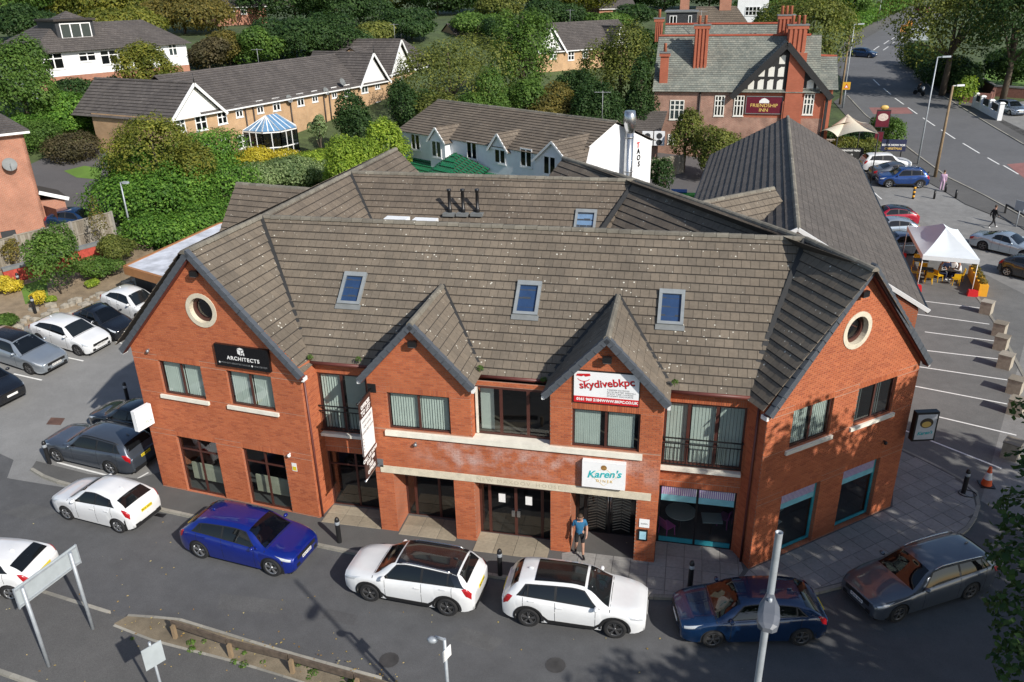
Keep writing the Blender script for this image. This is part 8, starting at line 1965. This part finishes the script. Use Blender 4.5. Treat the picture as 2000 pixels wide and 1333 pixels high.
for s, k in ((1, 'l'), (-1, 'r')): sit.update({'sh'+k: (.06, s*.185, .99), 'el'+k: (.14, s*.24, .75), 'wr'+k: (.36, s*.14, .77), 'ha'+k: (.44, s*.1, .79), 'hi'+k: (.05, s*.1, .5), 'kn'+k: (.46, s*.12, .5), 'an'+k: (.44, s*.12, .09), 'to'+k: (.6, s*.13, .04)})
# gazebo with tables, chairs and diners
gl4 = [G(1790, 567), G(1896, 577), G(1762, 505)]; ex = (gl4[1]-gl4[0]).normalized(); gw, gd = (gl4[1]-gl4[0]).length, (gl4[2]-gl4[0]).length; ey = (gl4[2]-gl4[0]).normalized()
gz_ = thing('gazebo', 'white pop-up gazebo with four legs over the outdoor tables', 'gazebo', gl4[0]); o_ = gl4[0]; GP4 = [o_, o_+ex*gw, o_+ex*gw+ey*gd, o_+ey*gd]; ctr = o_+ex*gw/2+ey*gd/2; up3 = Vector((0, 0, 1)); ov = .1
top = [p+(p-ctr).normalized()*ov+up3*2.35 for p in GP4]; low = [p-up3*.28 for p in top]; rid = [ctr-ey*.5+up3*3.45, ctr+ey*.5+up3*3.45]
m = MB(); k = 6
def sagq(a, b, c, d):
    vs = []
    for i in range(k+1):
        for j in range(k+1):
            s_, t_ = i/k, j/k; p = (a+(b-a)*t_)*(1-s_)+(d+(c-d)*t_)*s_; p = p-up3*(.22*math.sin(math.pi*s_)*(1-.55*abs(2*t_-1))); vs.append(p)
    m.add(vs, [(i*(k+1)+j, i*(k+1)+j+1, (i+1)*(k+1)+j+1, (i+1)*(k+1)+j) for i in range(k) for j in range(k)], 0, True)
sagq(top[0], top[1], rid[0], rid[0]); sagq(top[1], top[2], rid[1], rid[0]); sagq(top[2], top[3], rid[1], rid[1]); sagq(top[3], top[0], rid[0], rid[1])
for i in range(4): m.poly([low[i], low[(i+1) % 4], top[(i+1) % 4], top[i]])
m.build('canopy', M['fabric_white'], gz_)
for p in GP4: m = MB(); m.tube([p, p+up3*2.4], .025, 6); m.build('leg', M['white'], gz_)
for i, p in enumerate(GP4):
    if i == 2: continue
    lbs = ('front left', 'front right', 'rear right', 'rear left'); t = thing('gazebo_weight', 'red block weight at the %s leg of the gazebo' % lbs[i], 'weight', p, group='red gazebo weights'); q = p-(ctr-p).normalized()*.12; m = MB()
    m.hexa([q+ex*a+ey*b+up3*0 for a, b in ((-.3, -.2), (.3, -.2), (.3, .2), (-.3, .2))]+[q+ex*a+ey*b+up3*.38 for a, b in ((-.26, -.16), (.26, -.16), (.26, .16), (-.26, .16))]); m.build('block', M['red'], t); m = MB(); m.bar(q+up3*.39-ex*.1, q+up3*.39+ex*.1, .06, .06); m.build('handle', M['red'], t)
def chair(label, p, rz, mat, group, name='chair'):
    t = thing(name, label, 'chair', p, rz, group=group); z0 = Vector((0, 0, 0))
    m = MB(); m.box(-.21, .21, -.22, .22, .43, .46); m.build('seat', mat, t, off=z0); m = MB(); m.hexa([(-.23, -.21, .5), (-.19, -.21, .5), (-.19, .21, .5), (-.23, .21, .5), (-.29, -.2, .84), (-.26, -.2, .84), (-.26, .2, .84), (-.29, .2, .84)]); m.build('backrest', mat, t, off=z0)
    for a in (-.18, .18):
        for b in (-.19, .19): m = MB(); m.bar((a*1.15, b*1.1, 0), (a, b, .44), .035, .035); m.build('leg', mat, t, off=z0)
    for b in (-.2, .2): m = MB(); m.bar((-.2, b, .45), (-.23, b, .52), .03, .03); m.build('back_post', mat, t, off=z0)
    return t
def table(label, p, rz, mat, w=.7, d=.7, group=None, rnd=False, legm=None):
    t = thing('table', label, 'table', p, rz, group=group); z0 = Vector((0, 0, 0)); m = MB()
    if rnd: m.lathe([(0, .72), (w/2, .72), (w/2, .75), (0, .75)], 20, smooth=False)
    else: m.box(-w/2, w/2, -d/2, d/2, .72, .75)
    m.build('table_top', mat, t, off=z0); m = MB(); m.tube([(0, 0, .02), (0, 0, .72)], .035, 8); m.build('pedestal', legm or M['black'], t, off=z0); m = MB(); m.box(-.25, .25, -.25, .25, 0, .03); m.build('foot', legm or M['black'], t, off=z0); return t
ga = math.atan2(ex.y, ex.x); gp = lambda a, b: ctr+ex*a+ey*b
tg = 'tables under the gazebo'; cg = 'yellow chairs under the gazebo'; dk = plain('dark_table', (.03, .028, .027), .5)
for lb, a, b in (('dark table at the front left of the gazebo', -.75, -1.0), ('dark table with diners at the front right of the gazebo', .75, -.7), ('dark table at the rear left of the gazebo', -.8, .9)): table(lb, gp(a, b), ga, dk, 1.1 if a > 0 else .9, .7, tg)
for lb, a, b, r_ in (('yellow chair with its back to us at the front left table', -.65, -1.75, 90), ('yellow chair left of the front left table', -1.4, -1.0, 0), ('yellow chair behind the front left table', -.75, -.3, -90), ('yellow chair facing away at the front right table', .95, -1.6, 95), ('yellow chair left of the diners', -.02, -1.2, 40),
                     ('yellow chair behind the front right table', .7, .1, -90), ('yellow chair at the rear left table', -.8, .15, 90), ('yellow chair beyond the rear left table', -.9, 1.6, -90), ('yellow chair right of the front right table', 1.35, -.6, 180)): chair(lb, gp(a, b), ga+math.radians(r_), M['yellow'], cg)
dg_ = 'diners seated under the gazebo'
for lb, a, b, r_, tp in (('diner in white at the right of the gazebo table', 1.32, -.62, 180, 'white'), ('diner in grey and white leaning over the table from the left', .05, -.75, 0, 'grey'), ('diner in dark clothes behind the gazebo table', .6, -.02, -90, 'navy'), ('diner in a pale top at the back of the table', 1.0, .0, -100, 'white')):
    figure(lb, gp(a, b), ga+math.radians(r_), sit, dict(top=C_[tp], legs=C_['navy'], skin=M['skin'], shoe=C_['white']), group=dg_)
def planter(label, a, b, w, h, mat, grp=None):
    t = thing('planter', label, 'planter', a, group=grp); a, b = Vector(a), Vector(b); m = MB(); m.bar(a+up3*h/2, b+up3*h/2, w, h); m.build('box', mat, t); e_ = (b-a)
    cs = [tuple(a+e_*f_+up3*(h+.08)) for f_ in (.1, .3, .5, .7, .9)]; crown(t, cs, [(w*.45, w*.45, .2)]*5, .1, M['lf_autumn'], 2.2, name='plants'); return t
planter('long orange-yellow planter box beside the gazebo', G(1918, 580), G(1897, 540), .5, .75, M['orange_y'])
# wooden block bollards
for i, (px, lb) in enumerate((((1925, 612), 'square timber block bollard nearest the gazebo planter'), ((1950, 655), 'square timber block bollard, second beyond the gazebo'), ((1953, 682), 'square timber block bollard close behind the second one'), ((1961, 718), 'square timber block bollard at the fourth bay line'),
    ((1980, 767), 'square timber block bollard at the fifth bay line'), ((1982, 808), 'square timber block bollard nearest the right edge'), ((1972, 893), 'square timber block bollard by the traffic cone in front of the leaves'))):
    p = G(*px); t = thing('timber_block', lb, 'bollard', p, math.radians(58), group='timber block bollards along the bays'); z0 = Vector((0, 0, 0)); m = MB(); m.box(-.33, .33, -.3, .3, 0, .72); m.build('block', M['wood_pale'], t, off=z0); m = MB(); m.box(-.35, .35, -.32, .32, .721, .77); m.build('top_board', M['wood_old'], t, off=z0)
p = G(1926, 948); t = thing('traffic_cone', 'orange and white traffic cone at the paved corner', 'traffic cone', p)
m = MB(); m.box(p.x-.26, p.x+.26, p.y-.26, p.y+.26, 0, .05); m.build('foot', M['black'], t); m = MB(); m.lathe([(.2, .05), (.15, .3)], 14, 0, p); m.lathe([(.095, .6), (.05, .85), (0, .86)], 14, 0, p); m.build('cone', plain('cone_orange', (.7, .1, .02), .5), t); m = MB(); m.lathe([(.15, .3), (.095, .6)], 14, 0, p); m.build('reflective_band', M['white'], t)
# posts and rail at the far pavement corner
for px, lb, yl in (((1783, 389), 'black and yellow banded post in front of the blue crossover', 1), ((1824, 389), 'short black post left of the person in pink', 0), ((1866, 388), 'short black post at the pavement corner', 0), ((1846, 376), 'short black post behind the person in pink', 0), ((1811, 352), 'short black post beside the wooden lamp pole', 0)):
    p = GP(*px); t = thing('post', lb, 'post', p); h = 1.15 if yl else .75; m = MB(); m.tube([p, p+up3*h], .1 if yl else .09, 10); m.build('shaft', M['black'], t)
    for k in range(3 if yl else 0): m = MB(); m.tube([p+up3*(.15+k*.36), p+up3*(.33+k*.36)], .105, 10); m.build('yellow_band', M['orange_y'], t)
# motorcycle and rider
p = GP(1794, 187); hd_ = math.radians(-62); t = thing('motorcycle', 'motorcycle with a white front coming down the hill road', 'motorcycle', p, hd_); z0 = Vector((0, 0, 0))
for x in (-.7, .72): m = MB(); m.lathe([(.22, -.05), (.31, -.06), (.33, 0), (.31, .06), (.22, .05)], 16, 0, (x, 0, .33), 'y'); m.lathe([(0, 0), (.22, .0)], 10, 0, (x, 0, .33), 'y'); m.build('wheel', M['tyre'], t, off=z0)
m = MB(); m.ball((.05, 0, .62), (.5, .17, .22), 10); m.ball((.2, 0, .88), (.3, .16, .14), 10); m.build('engine_and_tank', M['black'], t, off=z0); m = MB(); m.box(-.75, -.1, -.14, .14, .78, .86); m.build('seat', M['black'], t, off=z0); m = MB(); m.ball((.62, 0, .98), (.16, .2, .24), 10); m.build('fairing', M['white'], t, off=z0)
m = MB(); m.tube([(.55, 0, 1.0), (.74, 0, .35)], .04); m.tube([(.45, -.35, 1.1), (.55, 0, 1.05), (.45, .35, 1.1)], .02); m.build('fork', M['steel'], t, off=z0)
rd = dict(pel=(-.3, 0, .92), wai=(-.22, 0, 1.05), che=(-.08, 0, 1.3), nec=(.02, 0, 1.45), hd0=(.06, 0, 1.52), hd1=(.09, 0, 1.63), hd2=(.08, 0, 1.7))
for s, k in ((1, 'l'), (-1, 'r')): rd.update({'sh'+k: (-.04, s*.19, 1.38), 'el'+k: (.16, s*.3, 1.15), 'wr'+k: (.4, s*.33, 1.12), 'ha'+k: (.47, s*.33, 1.12), 'hi'+k: (-.26, s*.12, .88), 'kn'+k: (.14, s*.22, .72), 'an'+k: (-.08, s*.2, .36), 'to'+k: (.1, s*.22, .33)})
t2_ = figure('motorcycle rider in black with a dark helmet', p, hd_, rd, dict(top=C_['black'], legs=C_['black'], skin=M['skin'], shoe=M['black'])); m = MB(); m.ball((.085, 0, 1.64), (.15, .13, .15), 12); m.build('helmet', M['black_gloss'], t2_, off=z0)
# right side of the road: low walls, gate posts
def low_wall(label, pxs, w, h, mat, cope=None, caps=None):
    ln = XP(pxs); t = thing('low_wall', label, 'wall', (ln[0][0], ln[0][1], T(*ln[0]))); m = MB(); strip_solid(m, ln, w, h); m.build('wall_face', mat, t)
    if cope: m = MB(); strip_solid(m, ln, w+.1, .08, h); m.build('coping', cope, t)
    return t
wb_ = plain('dark_brick_wall', (.2, .09, .07), .9, var=.25, scale=6)
low_wall('low dark brick wall along the right of the hill road', [(1792, 128), (1822, 152), (1848, 176), (1880, 200)], .3, .9, wb_, M['rl_flash']); low_wall('low brick wall of the raised corner planter', [(1880, 200), (1932, 203), (1940, 190)], .3, 1.2, wb_)
low_wall('dark garden wall below the shaded lawn', [(1905, 168), (1940, 188), (2040, 196)], .3, 1.3, wb_, M['rl_flash'])
t = low_wall('white rendered front wall with dark railing panels', [(1900, 209), (1950, 236)], .25, .75, M['render_white'])
ln_ = XP([(1902, 210), (1915, 216), (1932, 224), (1950, 236)])
for i, (x, y) in enumerate(ln_): g3 = thing('gate_post', ('leftmost white pillar of the white front wall', 'second white pillar from the left in the white front wall', 'third white pillar, left of the driveway pillar', 'tallest white pillar at the driveway end of the wall')[i], 'gate post', (x, y, T(x, y)), group='white gate pillars'); m = MB(); m.box(x-.24, x+.24, y-.24, y+.24, T(x, y), T(x, y)+(1.6 if i < 3 else 1.9)); m.build('pillar', M['render_white'], g3); m = MB(); z_ = T(x, y)+(1.6 if i < 3 else 1.9); m.hexa([(x-.32, y-.32, z_), (x+.32, y-.32, z_), (x+.32, y+.32, z_), (x-.32, y+.32, z_), (x-.2, y-.2, z_+.15), (x+.2, y-.2, z_+.15), (x+.2, y+.2, z_+.15), (x-.2, y+.2, z_+.15)]); m.build('cap', M['upvc'], g3)
for a, b in zip(ln_[:-1], ln_[1:]): m = MB(); m.bar((a[0], a[1], T(*a)+1.15), (b[0], b[1], T(*b)+1.15), .05, .75); m.build('railing_panel', M['dark_clad'], t)
drape('pub_yard', XP([(1225, 330), (1262, 292), (1420, 285), (1420, 330), (1380, 400), (1240, 400)]), M['tarmac_court'], .03)
t = thing('board_fence', 'grey board fence between the white restaurant and the pub', 'fence', DP(1262, 345, 66)); a, b = GP(1256, 352), GP(1335, 340); f = Fr((a.x, a.y), (b.x, b.y)); z_ = T(a.x, a.y)
for k in range(18): m = MB(); f.box(m, f.L*k/18, f.L*(k+.94)/18, z_, z_+1.8, -.02, random.uniform(0, .012)); m.build('fence_board', M['wood_old'], t)
drape('driveway', XP([(1952, 240), (2040, 290), (2120, 270), (2020, 196), (1955, 205)]), M['asphalt_lane'], .05); drape('shaded_lawn', XP([(1920, 165), (2040, 188), (2060, 130), (1930, 120)]), M['lawn'], .05)
# sign pole and dark rail at the right edge
p = GP(1984, 444); t, f, uc, zc = post_board('round sign on a pole at the right edge of the car park', p, 1994, 402, .75, .75, M['sign_back'], dirn=(.6, -.8)); m = MB(); ln_ = XP([(1962, 418), (2010, 448)]); a, b = ln_; m.bar((a[0], a[1], T(*a)+.75), (b[0], b[1], T(*b)+.75), .08, .12); t = thing('barrier_rail', 'dark low rail beside the passing silver coupe', 'barrier', (a[0], a[1], T(*a))); m.build('rail', M['black'], t)
for q in (a, b): m = MB(); m.box(q[0]-.06, q[0]+.06, q[1]-.06, q[1]+.06, T(*q), T(*q)+.8); m.build('post', M['black'], t)
# bins behind the building
for px, mt, lb in (((1348, 384), plain('bin_green', (.05, .35, .04), .5), 'bright green wheeled bin behind the roof'), ((1326, 377), plain('bin_blue', (.02, .1, .3), .5), 'blue wheeled bin behind the roof')):
    p = GP(*px, 1.0); t = thing('wheeled_bin', lb, 'bin', p); m = MB(); m.hexa([(p.x-.5, p.y-.35, p.z+.1), (p.x+.5, p.y-.35, p.z+.1), (p.x+.5, p.y+.35, p.z+.1), (p.x-.5, p.y+.35, p.z+.1), (p.x-.62, p.y-.45, p.z+1.1), (p.x+.62, p.y-.45, p.z+1.1), (p.x+.62, p.y+.45, p.z+1.1), (p.x-.62, p.y+.45, p.z+1.1)]); m.build('tub', mt, t); m = MB(); m.box(p.x-.66, p.x+.66, p.y-.5, p.y+.5, p.z+1.101, p.z+1.2); m.build('lid', mt, t)
    for s in (-1, 1): m = MB(); m.lathe([(.12, -.04), (.12, .04)], 10, 0, (p.x+s*.45, p.y, p.z+.12), 'x'); m.build('wheel', M['black'], t)
# diner furniture behind the restaurant glass
M['table_pale'] = plain('pale_table', (.4, .46, .43), .4, var=.05)
table('round pale table behind the wide restaurant window', Vector((.6, 24.5, .06)), 0, M['table_pale'], 1.1, rnd=True); table('square pale table behind the wide restaurant window', Vector((1.7, 24.3, .06)), .1, M['table_pale'], .7, .6)
chair('stacked pink chair behind the wide restaurant window', Vector((.15, 24.0, .06)), .8, M['pink'], None); chair('pink chair at the right end of the wide restaurant window', Vector((2.2, 24.9, .06)), 2.6, M['pink'], None)
for i, (u, d) in enumerate(((1.7, -1.0), (2.3, -1.5), (4.7, -1.2))): q = RW.p(u, .06, d); table(('square pale table behind the left gable window of the restaurant', 'second square table behind the left gable window', 'square table behind the right gable window of the restaurant')[i], q, RW.rot()+.2, M['table_pale'], .75, .75)
# little ferns growing in the gutters
for i, (u, v) in enumerate(((606, 701), (700, 705), (938, 722), (1062, 745), (1318, 750))):
    p = VP(u, v, (-20, 23.15), (20, 23.15)); t = thing('gutter_weed', ('green weed at the foot of the left valley', 'green weed in the gutter left of the left dormer', 'green weed right of the left dormer', 'green weed left of the right dormer', 'green weed right of the right dormer')[i], 'plant', p, group='weeds in the gutters'); crown(t, [tuple(p+up3*.05)], [(.11, .08, .1)], .06, M['lf_mid'], 1.8, name='fronds', aspect=.35); m = MB(); m.tube([p-up3*.1, p+up3*.1], .01, 4); m.build('stem', M['bark'], t)
# trees to the right of the view whose branches reach into the frame and whose crowns shade the corner
def big_tree(label, x, y, h, R_, k, zc, mat, size=.2, cover=1.7, rz=None, extra=()):
    t = thing('tree', label, 'tree', (x, y, 0)); SEED[0] += 1; cs, rs = blobs((x, y, zc), R_, R_, rz or h-zc, k, SEED[0])
    for e_ in extra: cs.append(e_[:3]); rs.append((e_[3], e_[3], e_[3]*.8))
    crown(t, cs, rs, size, mat, cover, fill=.6); m = MB(); m.tube([(x, y, -.2), (x+.1, y, h*.3), (x, y+.1, h*.6), (x, y, h*.9)], [.32, .26, .15, .04], 10)
    for c in cs[:8]+cs[-len(extra):] if extra else cs[:8]: m.tube([(x, y, h*.3), ((x+c[0])/2, (y+c[1])/2, (h*.35+c[2])/2), c], [.14, .09, .02], 6)
    m.build('trunk', M['bark'], t); return t
EXT = [(*DP(u+9, v, D), r*.85) for u, v, D, r in ((1988, 1005, 19, .75), (1975, 1110, 18.5, .6), (1992, 1090, 18, .9), (1990, 1200, 17.5, .8), (1965, 1240, 17.2, .45), (1994, 905, 20.5, .5), (1992, 1300, 17, .8), (1996, 800, 21, .4), (1940, 1180, 17.8, .35))]
t = big_tree('leafy tree at the right edge whose low branches overhang the dark estate car', 17.0, 13.5, 15.5, 6.0, 22, 10.0, M['lf_dark'], size=.4, cover=2.6)
crown(t, [e_[:3] for e_ in EXT], [(e_[3], e_[3], e_[3]*.8) for e_ in EXT], .16, M['lf_dark'], 1.0, name='low_branches', fill=.6)
m = MB()
for e_ in EXT: m.tube([(17.0, 13.5, 4.5), ((17+e_[0])/2, (13.5+e_[1])/2, e_[2]+.9), e_[:3]], [.09, .05, .012], 6)
m.build('branches', M['bark'], t)
big_tree('tall street tree right of the frame shading the paved corner', 20.0, 20.0, 14.5, 5.8, 18, 9.4, M['lf_mid'], size=.42, cover=2.4)
big_tree('street tree in front of the right foreground shading the road', 13.6, 7.0, 11.5, 5.2, 18, 7.6, M['lf_mid'], size=.4, cover=2.6)
big_tree('second street tree farther right of the frame', 22.5, 8.5, 12, 5.2, 15, 8.2, M['lf_mid'], size=.42, cover=2.2)
